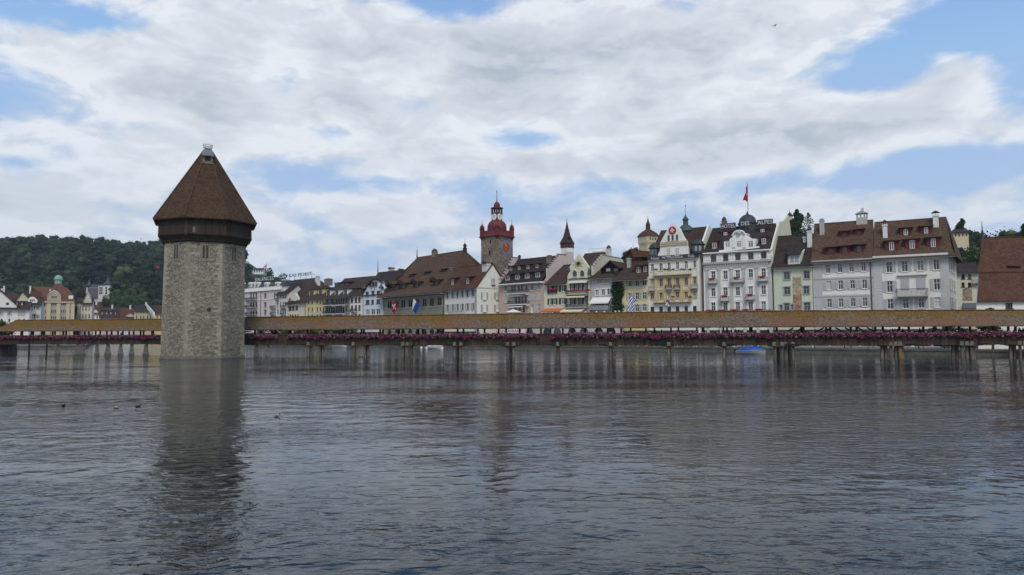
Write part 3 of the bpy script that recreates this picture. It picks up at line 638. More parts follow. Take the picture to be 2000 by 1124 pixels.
            lay = {'vee': [(-1.25, -1.15, 2.0), (-.22, -.75, 1.9), (.22, .75, 1.9), (1.25, 1.15, 2.0), (-1.1, -1.1, -1.8), (1.1, 1.1, -1.8)],
                   'pair': [(-.52, -.48, 1.9), (.5, .46, 1.95), (0, 0, 0), (-.5, -.5, -1.8), (.5, .5, -1.8)],
                   'trio': [(-.75, -.72, 1.9), (-.05, 0, 2.0), (.72, .68, 1.95), (-.6, -.6, -1.8), (.6, .6, -1.8)],
                   'single': [(0, 0, 1.95), (.1, .1, 0), (0, 0, -1.8)],
                   'group': [(-1.25, -1.2, 1.9), (-.75, -.72, 1.5), (-.1, -.1, 2.05), (.5, .5, 1.7), (1.05, 1.0, 2.0), (1.3, 1.25, 1.4), (-.9, -.9, -1.8), (.9, .9, -1.8)]}[kind]
            for i, (x0, x1, o) in enumerate(lay):
                mt = 'pile_orange' if (kind == 'group' and m and i in (4, 5)) else 'pile_wood'
                b = MB(); b.tube(p + t * x0 + nn * o + up(-1.5), p + t * x1 + nn * (o * .97) + up(1.95), .25 * g.uniform(.85, 1.1), .21, 9); b.tube(p + t * x0 + nn * o + up(-.3), p + t * x0 + nn * o + up(.16 + g.uniform(0, .15)), .25, .235, 9, 1)
                b.build('pile', [mt, 'quay_stone'], r)
            w = max(abs(x) for x, _, _ in lay) + .4
            b = MB(); b.prism([p + t * w + nn * 2.3 + up(1.86), p - t * w + nn * 2.3 + up(1.86), p - t * w - nn * 2.3 + up(1.86), p + t * w - nn * 2.3 + up(1.86)], (0, 0, .2)); b.build('cap_beam', 'wood_dark', r)
            for x, _, o in lay:
                if o > 1.45 and (kind != 'vee' or abs(x) > 1): b = MB(); c = p + t * x + nn * 2.3; b.prism([c + t * .26 + up(1.98), c - t * .26 + up(1.98), c - t * .2 + up(2.55), c + t * .2 + up(2.55)], nn * .18); b.build('bracket', 'beam_grey', r)
            for dx in (-1, 1):
                b = MB(); b.prism([p + t * dx * (w - .05) + nn * 2.05 + up(1.9), p + t * dx * (w + 1.3) + nn * 2.05 + up(2.12), p + t * dx * (w + 1.3) + nn * 2.05 + up(2.3), p + t * dx * (w - .05) + nn * 2.05 + up(2.3)], nn * .16); b.build('corbel', 'wood_black', r)
    for px in (35, 73, 107): pier(px, 'pole')
    for px, ov in ((128, 1.0), (166, .9), (176, .9), (204, .8), (225, 1.05), (250, .9), (272, .9), (301, 1.0), (517, .85), (538, .85)): pier(px, 'concrete', over=ov)
    pier(481, 'pole')
    for px, kd in ((629, 'vee'), (716, 'vee'), (806, 'trio'), (903, 'pair'), (1005, 'pair'), (1095, 'single'), (1196, 'single'), (1307, 'single'), (1411, 'single'), (1513, 'pair'), (1534, 'pair'), (1727, 'group'), (1862, 'group'), (1972, 'group'), (2085, 'group')): pier(px, kd, px == 1727)
    b = MB(); p, t, nn = bpt(0)      # stone abutment on the left bank
    b.prism([p + t * 1.5 + nn * 2.6 + up(-1.5), p - t * 30 + nn * 2.6 + up(-1.5), p - t * 30 + nn * 2.6 + up(2.0), p + t * 1.2 + nn * 2.6 + up(2.0)], -nn * 5.2); b.build('abutment', 'quay_stone', bridge)
P_('wood_plank_a', (.05, .032, .022), var=.5, scale=3, stretch=(2.2, 2.2, .12), c2=(.095, .064, .045)); P_('wood_plank_b', (.026, .019, .015), var=.5, scale=3, stretch=(2.2, 2.2, .12), c2=(.07, .047, .034))
build_bridge()

# flower boxes hooked over the parapet: each box a thing of its own
def flower_boxes():
    mesh = []
    tr = MB().box(-.92, .92, -.13, .13, 0, .26).mesh('trough', 'wood_dark')
    for v in range(6):
        g = np.random.default_rng(100 + v); K = 13; c = np.stack([np.linspace(-.88, .88, K) + g.uniform(-.1, .1, K), g.uniform(-.25, -.05, K), g.uniform(-.30, .36, K)], 1)
        V1, F1 = leaves(c, g.uniform(.2, .32, K), (270, 240, 200, 260, 190, 240)[v], .16, g, .9); V2, F2 = leaves(c, g.uniform(.2, .32, K), 130, .17, g, .9); V3, F3 = leaves(c - np.array([0, 0, .12]), g.uniform(.25, .34, K), (60, 80, 110, 70, 110, 90)[v], .18, g, .9)
        me = np_mesh('blossoms', np.concatenate([V1, V2, V3]), np.concatenate([F1, F2 + len(V1), F3 + len(V1) + len(V2)]), [('petal', 'petal_pink', 'petal', 'petal_deep', 'petal_pink', 'petal')[v], 'petal_dark', 'leaf_mid'])
        me.polygons.foreach_set('material_index', [0] * len(F1) + [1] * len(F2) + [2] * len(F3)); mesh.append(me)
    LAB = 'box of magenta and pink trailing flowers hooked along the covered bridge railing'
    i = 0; S = list(np.arange(2, s_at(330), 1.93)) + list(np.arange(s_at(517), BL - 1, 1.93))
    gaps = (s_at(576), s_at(1062))
    for s in S:
        if any(abs(s - q) < .9 for q in gaps): continue
        p, t, nn = bpt(s); r = thing('flower_box', LAB, 'flower box', p + nn * 2.38 + Vector((0, 0, 3.50)), math.atan2(t.y, t.x), 'flower boxes along the covered bridge')
        link('trough', tr, r); o = link('blossoms', mesh[(i * 5 + i // 6) % 6], r)
        if i % 2: o.scale = (-1, 1, 1)
        i += 1
flower_boxes()
# ------------------------------------------------------------------ houses
_wm = {}
def text_mesh(txt, mt, ext):
    cu = bpy.data.curves.new('lettering', 'FONT'); cu.body = txt; cu.align_x = 'CENTER'; cu.extrude = ext; cu.size = 1; cu.resolution_u = 2
    o = bpy.data.objects.new('lettering_tmp', cu); col.objects.link(o); bpy.context.view_layer.update(); me = bpy.data.meshes.new_from_object(o.evaluated_get(bpy.context.evaluated_depsgraph_get())); bpy.data.objects.remove(o); bpy.data.curves.remove(cu)
    me.name = 'lettering'; me.materials.clear(); me.materials.append(M[mt]); xs = [v.co.x for v in me.vertices]; return me, max(xs) - min(xs)
def win_meshes(w, h, style):
    """frame mesh (origin bottom centre, facing -y) and pane mesh; shared by size"""
    w = round(w * 12) / 12; h = round(h * 12) / 12; key = (w, h, style)
    if key in _wm: return _wm[key]
    fm = {'w': 'trim', 'b': 'frame_brown', 'g': 'stone_grey', 'd': 'shutter_grey', 'r': 'red_dormer', 's': 'trim', 'o': 'ochre_trim', 'c': 'trim', 'p': 'trim'}[style]
    b = MB(); t = .10; x = w / 2; t = .07
    b.box(-x, -x + t, -.02, .06, 0, h); b.box(x - t, x, -.02, .06, 0, h); b.box(-x + t, x - t, -.02, .06, 0, t); b.box(-x + t, x - t, -.02, .06, h - t, h)
    if style not in 'd':
        b.box(-.035, .035, -.01, .06, t, h - t)
        if h > 1.3: b.box(-x + t, -.05, -.01, .05, h * .62, h * .62 + .05); b.box(.05, x - t, -.01, .05, h * .62, h * .62 + .07)
    b.box(-x - .12, x + .12, -.28, -.02, -.12, 0)            # sill
    if style in 'gos':                                       # stone surround
        b.box(-x - .17, -x, -.24, -.16, 0, h); b.box(x, x + .17, -.24, -.16, 0, h); b.box(-x - .24, x + .24, -.28, -.16, h, h + .2)
    p = MB().box(-x + t * .5, x - t * .5, .07, .10, t * .5, h - t * .5)
    _wm[key] = (b.mesh('window', fm), p.mesh('pane', 'curtain' if style == 'c' else 'glass_pale' if style == 'p' else 'glass')); return _wm[key]
_sm = {}
def shutter_mesh(w, h, m):
    w = round(w * 20) / 20; h = round(h * 12) / 12; k = (w, h, m)
    if k not in _sm:
        b = MB(); b.box(-w / 2, w / 2, -.075, -.03, 0, h)
        for i in range(int(h / .16)): b.box(-w / 2 + .05, w / 2 - .05, -.095, -.075, .06 + i * .16, .13 + i * .16)
        _sm[k] = b.mesh('shutter', m)
    return _sm[k]
def flower_mesh():
    g = np.random.default_rng(77); K = 6; c = np.stack([np.linspace(-.4, .4, K), g.uniform(-.1, .1, K), g.uniform(-.1, .15, K)], 1)
    V1, F1 = leaves(c, g.uniform(.14, .24, K), 80, .14, g); V2, F2 = leaves(c - np.array([0, 0, .1]), g.uniform(.14, .22, K), 40, .15, g)
    me = np_mesh('flowers', np.concatenate([V1, V2]), np.concatenate([F1, F2 + len(V1)]), ['petal_red', 'leaf_dark']); me.polygons.foreach_set('material_index', [0] * len(F1) + [1] * len(F2)); return me
FLW = flower_mesh()
_rm = {}

class House:
    def __init__(s, name, label, xl, xr, eL, eR, wall, D=11, Y=None, cat='house', trim='trim', z0=GZ, group=None):
        Yl, Yr = Y if Y else (YF(xl), YF(xr))
        a, b = Vector(gp(xl, Yl) + (0,)), Vector(gp(xr, Yr) + (0,)); s.P0 = a; s.z0 = z0
        s.u = (b - a).normalized(); s.W = (b - a).length; s.vd = Vector((-s.u.y, s.u.x, 0)); s.D = D
        s.root = thing(name, label, cat, (a.x, a.y, z0), math.atan2(s.u.y, s.u.x), group); s.wall = wall; s.holes = []; s.trim = trim
        s.ze = (s.L(xl, eL)[2] + s.L(xr, eR)[2]) / 2; s.zr = None; s.gabs = []; s.wraps = MB()
    def L(s, px, py, v=0.0):
        d = ray(px, py); t = (v + (s.P0 - CAM).dot(s.vd)) / d.dot(s.vd); p = CAM + d * t - s.P0
        return p.dot(s.u), v, p.z - s.z0
    def LU(s, px, py, u):                 # on the plane u = const
        d = ray(px, py); t = (u + (s.P0 - CAM).dot(s.u)) / d.dot(s.u); p = CAM + d * t - s.P0
        return u, p.dot(s.vd), p.z - s.z0
    def rect(s, px, py, w, h, v=0.0):     # centre and size in photo pixels -> u, z bottom, width, height in metres
        u0, _, z0 = s.L(px - w / 2, py, v); u1 = s.L(px + w / 2, py, v)[0]; zb = s.L(px, py + h / 2, v)[2]; zt = s.L(px, py - h / 2, v)[2]
        return (u0 + u1) / 2, zb, u1 - u0, zt - zb
    def win(s, xs, yL, yR, w, h, st='w', sh=None, v=0.0, shw=.5, arch=False):
        for px in xs:
            f = (px - xs[0]) / max(1e-6, xs[-1] - xs[0]); u, zb, ww, hh = s.rect(px, yL + (yR - yL) * f, w, h, v)
            fr, pn = win_meshes(ww, hh, st); rec = zb + hh < s.ze - .02 and v == 0 and .1 < u - ww / 2 and u + ww / 2 < s.W - .1
            if rec: s.holes.append((u - ww / 2, u + ww / 2, zb, zb + hh))
            if st in 'wsob' and rng.random() < .15: pn = win_meshes(ww, hh, 'c' if rng.random() < .5 else 'p')[1]
            o = link('window', fr, s.root, (u, v + (.13 if rec else -.08), zb)); link('pane', pn, o)
            if sh:
                k = ww * shw
                for sg in (-1, 1): link('shutter', shutter_mesh(k, hh, sh), s.root, (u + sg * (ww / 2 + k / 2 + .03), v, zb))
            if st in 'gos' and rec: o.location.y = .13
    def closed(s, px, py, w, h, m):       # closed pair of shutters
        u, zb, ww, hh = s.rect(px, py, w, h)
        for sg in (-1, 1): link('shutter', shutter_mesh(ww / 2 - .02, hh, m), s.root, (u + sg * ww / 4, 0, zb))
    def box(s, name, mt, u0, u1, v0, v1, z0, z1): return MB().box(u0, u1, v0, v1, z0, z1).build(name, mt, s.root)
    def band(s, name, mt, pyL, pyR, h, out=.12, u0=0.0, u1=None, xl=None, xr=None):   # horizontal band at photo heights
        u1 = s.W if u1 is None else u1; xl = xl or s._x(u0); xr = xr or s._x(u1); z = (s.L(xl, pyL)[2] + s.L(xr, pyR)[2]) / 2
        return s.box(name, mt, u0, u1, -out, -.003, z - h / 2, z + h / 2)
    def _x(s, u):
        p = s.P0 + s.u * u; return proj((p.x, p.y, 8))[0]
    def roof(s, rl, rr, mt, v=None, ol=.25, or_=.25, of=.7, hipL=False, hipR=False, th=.22, gable=None, flare=0.0):
        v = v or s.D / 2; a, b = s.L(*rl, v), s.L(*rr, v); zr = (a[2] + b[2]) / 2; s.zr, s.vr, s.of = zr, v, of; W = s.W; s.zef = s.ze - of * .35
        u1 = a[0] if hipL else -ol; u2 = b[0] if hipR else W + or_; zf = s.zef; vb = 2 * v + of
        b_ = MB(); dn = (0, 0, -th)
        fv = v * .22; fz = s.ze + (zr - s.ze) * (.22 - flare)
        if flare:
            fl = lambda u_e, u_r: u_e + (u_r - u_e) * (.22 + of / v) / (1 + of / v)
            b_.prism([(-ol, -of, zf), (W + or_, -of, zf), (fl(W + or_, u2), fv, fz), (fl(-ol, u1), fv, fz)], dn); b_.prism([(fl(-ol, u1), fv, fz), (fl(W + or_, u2), fv, fz), (u2, v, zr), (u1, v, zr)], dn); s.flz = (fv, fz)
        else: b_.prism([(-ol, -of, zf), (W + or_, -of, zf), (u2, v, zr), (u1, v, zr)], dn); s.flz = None
        b_.prism([(W + or_, vb, zf), (-ol, vb, zf), (u1, v, zr), (u2, v, zr)], dn)
        if hipL: b_.prism([(-ol, vb, zf), (-ol, -of, zf), (u1, v, zr)], dn)
        if hipR: b_.prism([(W + or_, -of, zf), (W + or_, vb, zf), (u2, v, zr)], dn)
        n = max(2, int(abs(u2 - u1) / .45))
        for i in range(n):
            x0 = u1 + (u2 - u1) * i / n; x1 = u1 + (u2 - u1) * (i + .95) / n; b_.tube((x0, v, zr + .03), (x1, v, zr + .03), .13, .12, 6)
        s.roofo = b_.build('roof', mt, s.root)
        for ok, u in ((not hipL, 0.0), (not hipR, W - .3)):
            if ok: s.gabs.append([(u, 0, s.ze - .35), (u, 2 * v, s.ze - .35)] + ([(u, 2 * v - fv, fz - .4)] if flare else []) + [(u, v, zr - .3)] + ([(u, fv, fz - .4)] if flare else []))
        s.box('gutter', 'lead_dark', -ol, W + or_, -of - .12, -of, zf - .22, zf - .08); s.box('eaves', s.trim, -ol + .02, W + or_ - .02, -of + .02, -.01, zf - .3, zf - .22)
        return s.roofo
    def zs(s, v):
        if s.flz:
            fv, fz = s.flz
            if v < fv: return s.zef + (fz - s.zef) * (v + s.of) / (fv + s.of)
            return fz + (s.zr - fz) * (v - fv) / (s.vr - fv)
        return s.zef + (s.zr - s.zef) * (v + s.of) / (s.vr + s.of)
    def von(s, px, py):
        lo, hi = -s.of, s.vr
        for _ in range(30):
            m = (lo + hi) / 2
            if s.L(px, py, m)[2] > s.zs(m): lo = m
            else: hi = m
        return (lo + hi) / 2
    def vz(s, z):
        lo, hi = -s.of, s.vr
        for _ in range(30):
            m = (lo + hi) / 2
            if z > s.zs(m): lo = m
            else: hi = m
        return lo
    def dormer(s, xs, yL, yR, w, h, wall='white', roof='roof_dark', st='w', oh=.2, cheek=.25, kind='shed', top=.22):
        for px in xs:
            f = (px - xs[0]) / max(1e-6, xs[-1] - xs[0]); py = yL + (yR - yL) * f; v0 = s.von(px, py + h / 2); u, zb, ww, hh = s.rect(px, py, w, h, v0)
            x = ww / 2 + cheek; zt = zb + hh + top; v1 = min(s.vz(zt) + .4, s.vr)
            b = MB(); b.box(u - x, u + x, v0, v1, zb - .35, zt); d = b.build('dormer', wall, s.root)
            r = MB()
            if kind == 'shed': zk = min(s.zr - .02, zt + .10 * (v1 - v0) + .15); vk = min(s.vr, s.vz(zk) + .3); r.prism([(u - x - oh, v0 - oh - .15, zt), (u + x + oh, v0 - oh - .15, zt), (u + x + oh, vk, zk), (u - x - oh, vk, zk)], (0, 0, .12))
            elif kind == 'gable': r.prism([(u - x - oh, v0 - oh, zt - .05), (u + x + oh, v0 - oh, zt - .05), (u, v0 - oh, zt + x * .7)], (0, v1 - v0 + oh + .6, 0))
            elif kind == 'round': r.prism([(u + math.cos(a) * (x + oh), v0 - oh, zt - .1 + math.sin(a) * x * .6) for a in np.linspace(0, math.pi, 9)], (0, v1 - v0 + oh + .4, 0))
            elif kind == 'hood': r.prism([(u - x - .5, v0 - 1.3, zt + .1), (u + x + .5, v0 - 1.3, zt + .1), (u + x * .55, v0 - 1.5, zt + 1.0), (u - x * .55, v0 - 1.5, zt + 1.0)], (0, v1 - v0 + 2.0, .3)); r.box(u - x - .3, u - x - .15, v0 - 1.2, v0, zt - .5, zt + .1); r.box(u + x + .15, u + x + .3, v0 - 1.2, v0, zt - .5, zt + .1)
            r.build('dormer_roof', roof, d)
            key = (round(ww, 1), round(hh, 1), st)
            if key not in _rm:
                wm = MB(); X = ww / 2; t = .08 if ww < 1 else .1; fr = 0
                wm.box(-X, -X + t, -.07, -.003, 0, hh); wm.box(X - t, X, -.07, -.003, 0, hh); wm.box(-X + t, X - t, -.07, -.003, 0, t); wm.box(-X + t, X - t, -.07, -.003, hh - t, hh); wm.box(-.05, .05, -.06, -.003, t, hh - t); wm.box(-X + t, X - t, -.03, -.003, t, hh - t, 1)
                _rm[key] = wm.mesh('window', [{'w': 'trim', 'd': 'frame_brown', 'r': 'red_dormer', 'c': 'trim'}[st], 'curtain' if st == 'c' else 'glass'])
            link('window', _rm[key], d, (u, v0, zb))
    def chimney(s, px, yt, yb, w, mt='chimney_white', cap='roof', v=None, vz=None):
        v = s.vr * .8 if v is None else v; u, zb, ww, hh = s.rect(px, (yt + yb) / 2, w, yb - yt, v); x = max(ww / 2, .3); zt = zb + hh
        base = min(zb, s.zs(min(v, s.vr))) - 1.5 if s.zr else zb - 1; hc = hh * .28 if cap == 'house' else .2
        b = MB(); b.box(u - x, u + x, v - x * .7, v + x * .7, base, zt - hc)
        b.box(u - x - .1, u + x + .1, v - x * .7 - .1, v + x * .7 + .1, zt - hc - .3, zt - hc - .12)
        if cap == 'house':
            for q in (-1, -.1, .8): b.box(u + q * x, u + (q + .2) * x, v - x * .7, v + x * .7, zt - hc, zt - hc * .45)
            b.prism([(u - x - .25, v - x - .1, zt - hc * .45), (u + x + .25, v - x - .1, zt - hc * .45), (u, v - x - .1, zt + .1)], (0, 2 * x + .2, 0), 1)
        elif cap == 'dome': b.lathe([(x * .9, 0), (x * 1.1, .1), (x * .95, .4), (x * .5, .75), (.05, .9)], 10, (u, v, zt - hc), k=1)
        else:
            b.box(u - x * .8, u + x * .8, v - x * .5, v + x * .5, zt - hc, zt, 1)
        b.build('chimney', [mt, 'roof_old' if cap == 'house' else 'lead_dark'], s.root)
    def balcony(s, x0, x1, yt, yb, dep=1.1, mt='iron', slab='stone_grey', flow=None, v=0.0, solid=False, bal=.22):
        pm = (x0 + x1) / 2; u0 = s.L(x0, yb, v)[0]; u1 = s.L(x1, yb, v)[0]; zb = s.L(pm, yb, v)[2]; zt = s.L(pm, yt, v)[2]; zt = max(zt, zb + .6); b = MB(); d0 = v - dep
        b.box(u0, u1, d0, v + .01, zb - .2, zb, 1); b.box(u0 + .1, u0 + .3, d0 + .3, v, zb - .5, zb - .2, 1); b.box(u1 - .3, u1 - .1, d0 + .3, v, zb - .5, zb - .2, 1)
        b.box(u0, u1, d0, d0 + .08, zt - .08, zt); b.box(u0, u0 + .08, d0, v, zt - .08, zt); b.box(u1 - .08, u1, d0, v, zt - .08, zt)
        if solid: b.box(u0, u1, d0 + .02, d0 + .07, zb, zt - .08); b.box(u0 + .01, u0 + .06, d0 + .02, v, zb, zt - .08); b.box(u1 - .06, u1 - .01, d0 + .02, v, zb, zt - .08)
        else:
            n = max(3, int((u1 - u0) / bal))
            for i in range(n + 1): x = u0 + (u1 - u0 - .06) * i / n; b.box(x, x + .06, d0 + .015, d0 + .065, zb, zt - .08)
            for i in range(1, int(dep / bal)): b.box(u0 + .015, u0 + .065, d0 + i * bal, d0 + i * bal + .05, zb, zt - .08); b.box(u1 - .065, u1 - .015, d0 + i * bal, d0 + i * bal + .05, zb, zt - .08)
        o = b.build('balcony', [mt, slab], s.root)
        for px in (flow or []):
            u = s.L(px, yt, v - dep)[0]; f = link('flowers', FLW, o, (u, d0 - .05, zt)); f.scale = (1.15, 1.1, 1.1)
        return o
    def awning(s, x0, x1, yt, yb, mt, dep=1.9, v=-.02):
        u0 = s.L(x0, yt, v)[0]; u1 = s.L(x1, yt, v)[0]; pm = (x0 + x1) / 2; zt = s.L(pm, yt, v)[2]; zb = s.L(pm, yb, v - dep)[2]; zb = min(zb, zt - .2); b = MB()
        b.prism([(u0, v, zt), (u1, v, zt), (u1, v - dep, zb), (u0, v - dep, zb)], (0, 0, -.05)); b.box(u0, u1, v - dep - .03, v - dep - .004, zb - .28, zb - .01); b.build('awning', mt, s.root)
    def facepoly(s, name, pts, mt, th=.3, v=0.0, parent=None):      # polygon of photo pixels on the facade, with thickness backwards
        return MB().prism([s.L(x, y, v) for x, y in pts], (0, th, 0)).build(name, mt, parent or s.root)
    def sidepoly(s, name, pts, mt, u, th=.35):                       # polygon of photo pixels on the plane u = const (a firewall)
        return MB().prism([s.LU(x, y, u) for x, y in pts], (-th, 0, 0)).build(name, mt, s.root)
    def sign(s, txt, px, py, wpx, hpx, mt='letters', v=-.1, parent=None, ext=.03, name='lettering'):
        me, w = text_mesh(txt, mt, ext); u, zb, ww, hh = s.rect(px, py, wpx, hpx, v); o = link(name, me, parent or s.root, (u, v, zb)); o.scale = (ww / w, hh / .70, 1); o.rotation_euler = (math.pi / 2, 0, 0); return o
    def finish(s, z1=None, base='wall', side=None, shop=True):
        z1 = z1 or s.ze; W, D = s.W, s.D; H = [(max(.02, a), min(W - .02, b), max(.02, c), min(z1 - .02, d)) for a, b, c, d in s.holes]
        us = sorted({0.0, W} | {x for h in H for x in h[:2]}); zs = sorted({0.0, z1} | {x for h in H for x in h[2:]}); b = MB(); rv = .2
        for i in range(len(us) - 1):
            run = None
            for j in range(len(zs) - 1):
                um, zm = (us[i] + us[i + 1]) / 2, (zs[j] + zs[j + 1]) / 2; solid = not any(h[0] < um < h[1] and h[2] < zm < h[3] for h in H)
                if solid and run is None: run = zs[j]
                if (not solid or j == len(zs) - 2) and run is not None:
                    ze = zs[j] if not solid else zs[j + 1]; b.poly([(us[i], 0, run), (us[i + 1], 0, run), (us[i + 1], 0, ze), (us[i], 0, ze)]); run = None
        for a, c, e, f in H:
            b.poly([(a, 0, e), (a, rv, e), (c, rv, e), (c, 0, e)]); b.poly([(a, 0, f), (c, 0, f), (c, rv, f), (a, rv, f)]); b.poly([(a, 0, e), (a, 0, f), (a, rv, f), (a, rv, e)]); b.poly([(c, 0, e), (c, rv, e), (c, rv, f), (c, 0, f)])
        b.poly([(0, D, 0), (W, D, 0), (W, D, z1), (0, D, z1)][::-1]); b.poly([(0, 0, 0), (0, 0, z1), (0, D, z1), (0, D, 0)]); b.poly([(W, 0, 0), (W, D, 0), (W, D, z1), (W, 0, z1)]); b.poly([(0, 0, z1), (W, 0, z1), (W, D, z1), (0, D, z1)])
        if H: b.poly([(0, rv + .1, 0), (W, rv + .1, 0), (W, rv + .1, z1 - .01), (0, rv + .1, z1 - .01)])
        if s.P0.x > -125 and shop:       # added dark glazed ground floor, put in to darken its reflection in the river
            n = max(2, int(W / 2.6)); f = MB()
            for i in range(n):
                x0, x1 = W * i / n + .22, W * (i + 1) / n - .22; f.box(x0, x1, -.04, -.003, .15, 3.0, 0); f.box((x0 + x1) / 2 - .05, (x0 + x1) / 2 + .05, -.08, -.04, .15, 3.0, 1); f.box(x0, x1, -.08, -.04, 2.35, 2.47, 1)
            f.box(0, W, -.14, -.003, 3.0, 3.35, 1); f.build('added_dark_front', ['glass', 'frame_brown'], s.root)
        for gpts in s.gabs: b.prism(gpts, (.3, 0, 0))
        b.build('wall', s.wall, s.root); return s

def steps(h, u, pts, mt, n=7, th=.45, cap='roof_old', side='u'):
    """stepped gable on the plane u: rises from (v0,z0) to (v1,z1), flat to v2, down symmetric; pts in metres"""
    (v0, z0), (v1, z1), v2, zb = pts; P = [(v0, zb), (v0, z0)]; c = MB()
    dz = (z1 - z0) / n; dv = (v1 - v0) / n
    for i in range(n): P += [(v0 + dv * i, z0 + dz * (i + 1)), (v0 + dv * (i + 1), z0 + dz * (i + 1))]; c.box(u - .1, u + th + .1, v0 + dv * i - .08, v0 + dv * (i + 1), z0 + dz * (i + 1), z0 + dz * (i + 1) + .14)
    P += [(v2, z1), (v2 + (v1 - v0), z0), (v2 + (v1 - v0), zb)]; c.box(u - .1, u + th + .1, v1, v2, z1 + .002, z1 + .142)
    o = MB().prism([(u, v, z) for v, z in P], (th, 0, 0)).build('stepped_gable', mt, h.root); c.build('coping', cap, o); return o
def oriel_lathe(h, name, px, py_base, prof, mt, v, n=12, parent=None, rot=0.0):
    u, _, z = h.L(px, py_base, v); return MB().lathe(prof, n, (0, 0, 0), rot).build(name, mt, parent or h.root, (u, v, z))

# ---- 1 pale pink hotel with mansard
h = House('hotel', 'pale pink corner hotel with dark mansard roof and rooftop letters right of stone tower', 462, 549, 568.5, 567, 'plaster_palepink', D=16, cat='hotel')
h.win([490, 495, 500.5], 578, 577, 3.6, 12, 'd'); h.win([490, 495, 500.5], 597, 596, 3.6, 11, 'd'); h.win([490, 495, 500.5], 612.5, 612, 3.6, 10, 'd')
h.win([468, 476], 578, 577, 3.6, 12, 'd'); h.win([468, 476], 597, 597, 3.6, 11, 'd')
for y, hh in ((578, 9), (595.5, 9.5), (610, 9)): h.win([518.3], y, y, 4, hh, 'g')
h.win([536], 577, 577, 3, 10, 'd')
for y in (586, 601, 615): h.balcony(483, 503, y - 4.5, y, 1.2)
for y in (602, 615): h.balcony(531, 539, y - 4.5, y, 1.0)
h.band('cornice', 'trim', 569, 568, .5, .5); h.band('string_course', 'trim', 587, 586, .25, .15); h.band('parapet', 'white', 565.5, 564.5, 1.0, .2)
W = h.W; zt = h.L(520, 553, 3)[2]; b = MB()
b.prism([(0, .6, h.ze + .3), (W, .6, h.ze + .3), (W - .6, 2.4, zt), (.6, 2.4, zt)], (0, 12, 0)); b.box(.6, W - .6, 2.4, 14, zt, zt + .25); rf = b.build('roof', 'lead_dark', h.root); h.zr, h.vr, h.of, h.zef, h.flz = zt, 2.4, 0, h.ze - .5, None
h.dormer([471, 488, 495, 501.5], 559.5, 559, 4, 8.5, 'white', 'white', 'w', .1, .15, 'round'); h.dormer([519, 540], 559.5, 559, 4.4, 8.5, 'white', 'white', 'w', .1, .2, 'round')
sg = MB(); a = h.L(499, 549, 6); c = h.L(533, 549, 6)
for i in range(9): u = a[0] + (c[0] - a[0]) * i / 8; sg.tube((u, 6, zt), (u, 6, h.L(515, 541, 6)[2]), .06, n=5)
sg.tube((a[0], 6, a[2]), (c[0], 6, a[2]), .06, n=5); fr = sg.build('sign_frame', 'iron', h.root); h.sign('BALANCES', 516, 545.2, 36, 7.2, 'letters_grey', 5.85, fr)
h.box('downpipe', 'iron', h.L(509.3, 600)[0] - .08, h.L(509.3, 600)[0] + .08, -.16, -.01, 0, h.ze - .3); h.finish()

# ---- 2 narrow grey green house
h = House('house', 'narrow pale grey house with two white roof vents, squeezed beside the pink hotel', 539, 560.5, 575.5, 574, 'plaster_greywhite', D=9, Y=(YF(539) - 2, YF(560.5) - 1))
h.roof((545, 559), (562, 558), 'roof_dark', v=4.5); h.win([542.5, 548, 553, 557.5], 580, 579, 2.6, 8, 'd'); h.win([542.5, 548, 553, 557.5], 595, 594, 2.6, 9, 'd'); h.win([542.5, 548, 553, 557.5], 608.5, 608, 2.6, 8, 'd')
h.balcony(540, 545.5, 582.5, 586, .9); h.balcony(551, 559, 597, 601, .9); h.balcony(550.5, 559, 611.5, 615, .9)
for px in (548, 553.5): h.dormer([px], 566, 566, 3.4, 6, 'white', 'white', 'c', .05, .1, 'shed')
h.finish()

# ---- 3 cream house under a great brown roof
h = House('house', 'cream house with arched ground windows under one huge sweeping brown roof', 560, 598, 591, 589, 'plaster_cream', D=20)
h.roof((574, 547), (619, 544.5), 'roof_brown', v=10, of=.9, hipL=True, hipR=True)
h.win([566.5, 572.5, 579.5], 602.5, 601.5, 5, 8, 'b'); h.win([562.5, 567, 571.5, 577, 582], 617.5, 617, 3, 5, 'b')
h.facepoly('upper_wall', [(560.5, 590), (560.5, 573.5), (576, 572), (580, 580), (585, 588.5)], 'plaster_cream', .9, .1); h.win([566.3], 585.5, 585.5, 2.6, 5.5, 'b', v=.08); h.win([576.5], 584.5, 584.5, 2.6, 5.5, 'c', v=.08)
h.facepoly('porch_roof', [(558.5, 594.5), (584, 592.2), (584, 589), (561, 590.5)], 'roof_brown', 1.2, -1.0)
h.dormer([570.3], 563.5, 563.5, 3.6, 3.6, 'roof_brown', 'roof_brown', 'd', .2, .15)
h.box('downpipe', 'iron', h.W - .7, h.W - .55, -.16, -.01, 0, h.ze - .3)
fr = MB(); a = h.L(565, 544, 10); c = h.L(609, 543, 10); zt = h.L(587, 533, 10)[2]
for i in range(5): u = a[0] + (c[0] - a[0]) * i / 4; fr.tube((u, 10, h.zr - .5), (u, 10, zt), .07, n=5)
fr.tube((a[0], 10, h.L(587, 539.3, 10)[2]), (c[0] + 2.2, 10, h.L(587, 539.3, 10)[2]), .05, n=5); sgf = fr.build('sign_frame', 'iron', h.root); h.sign('DU PONT', 587, 536.2, 43, 5.2, 'lead_dark', 9.9, sgf, .06)
h.finish()

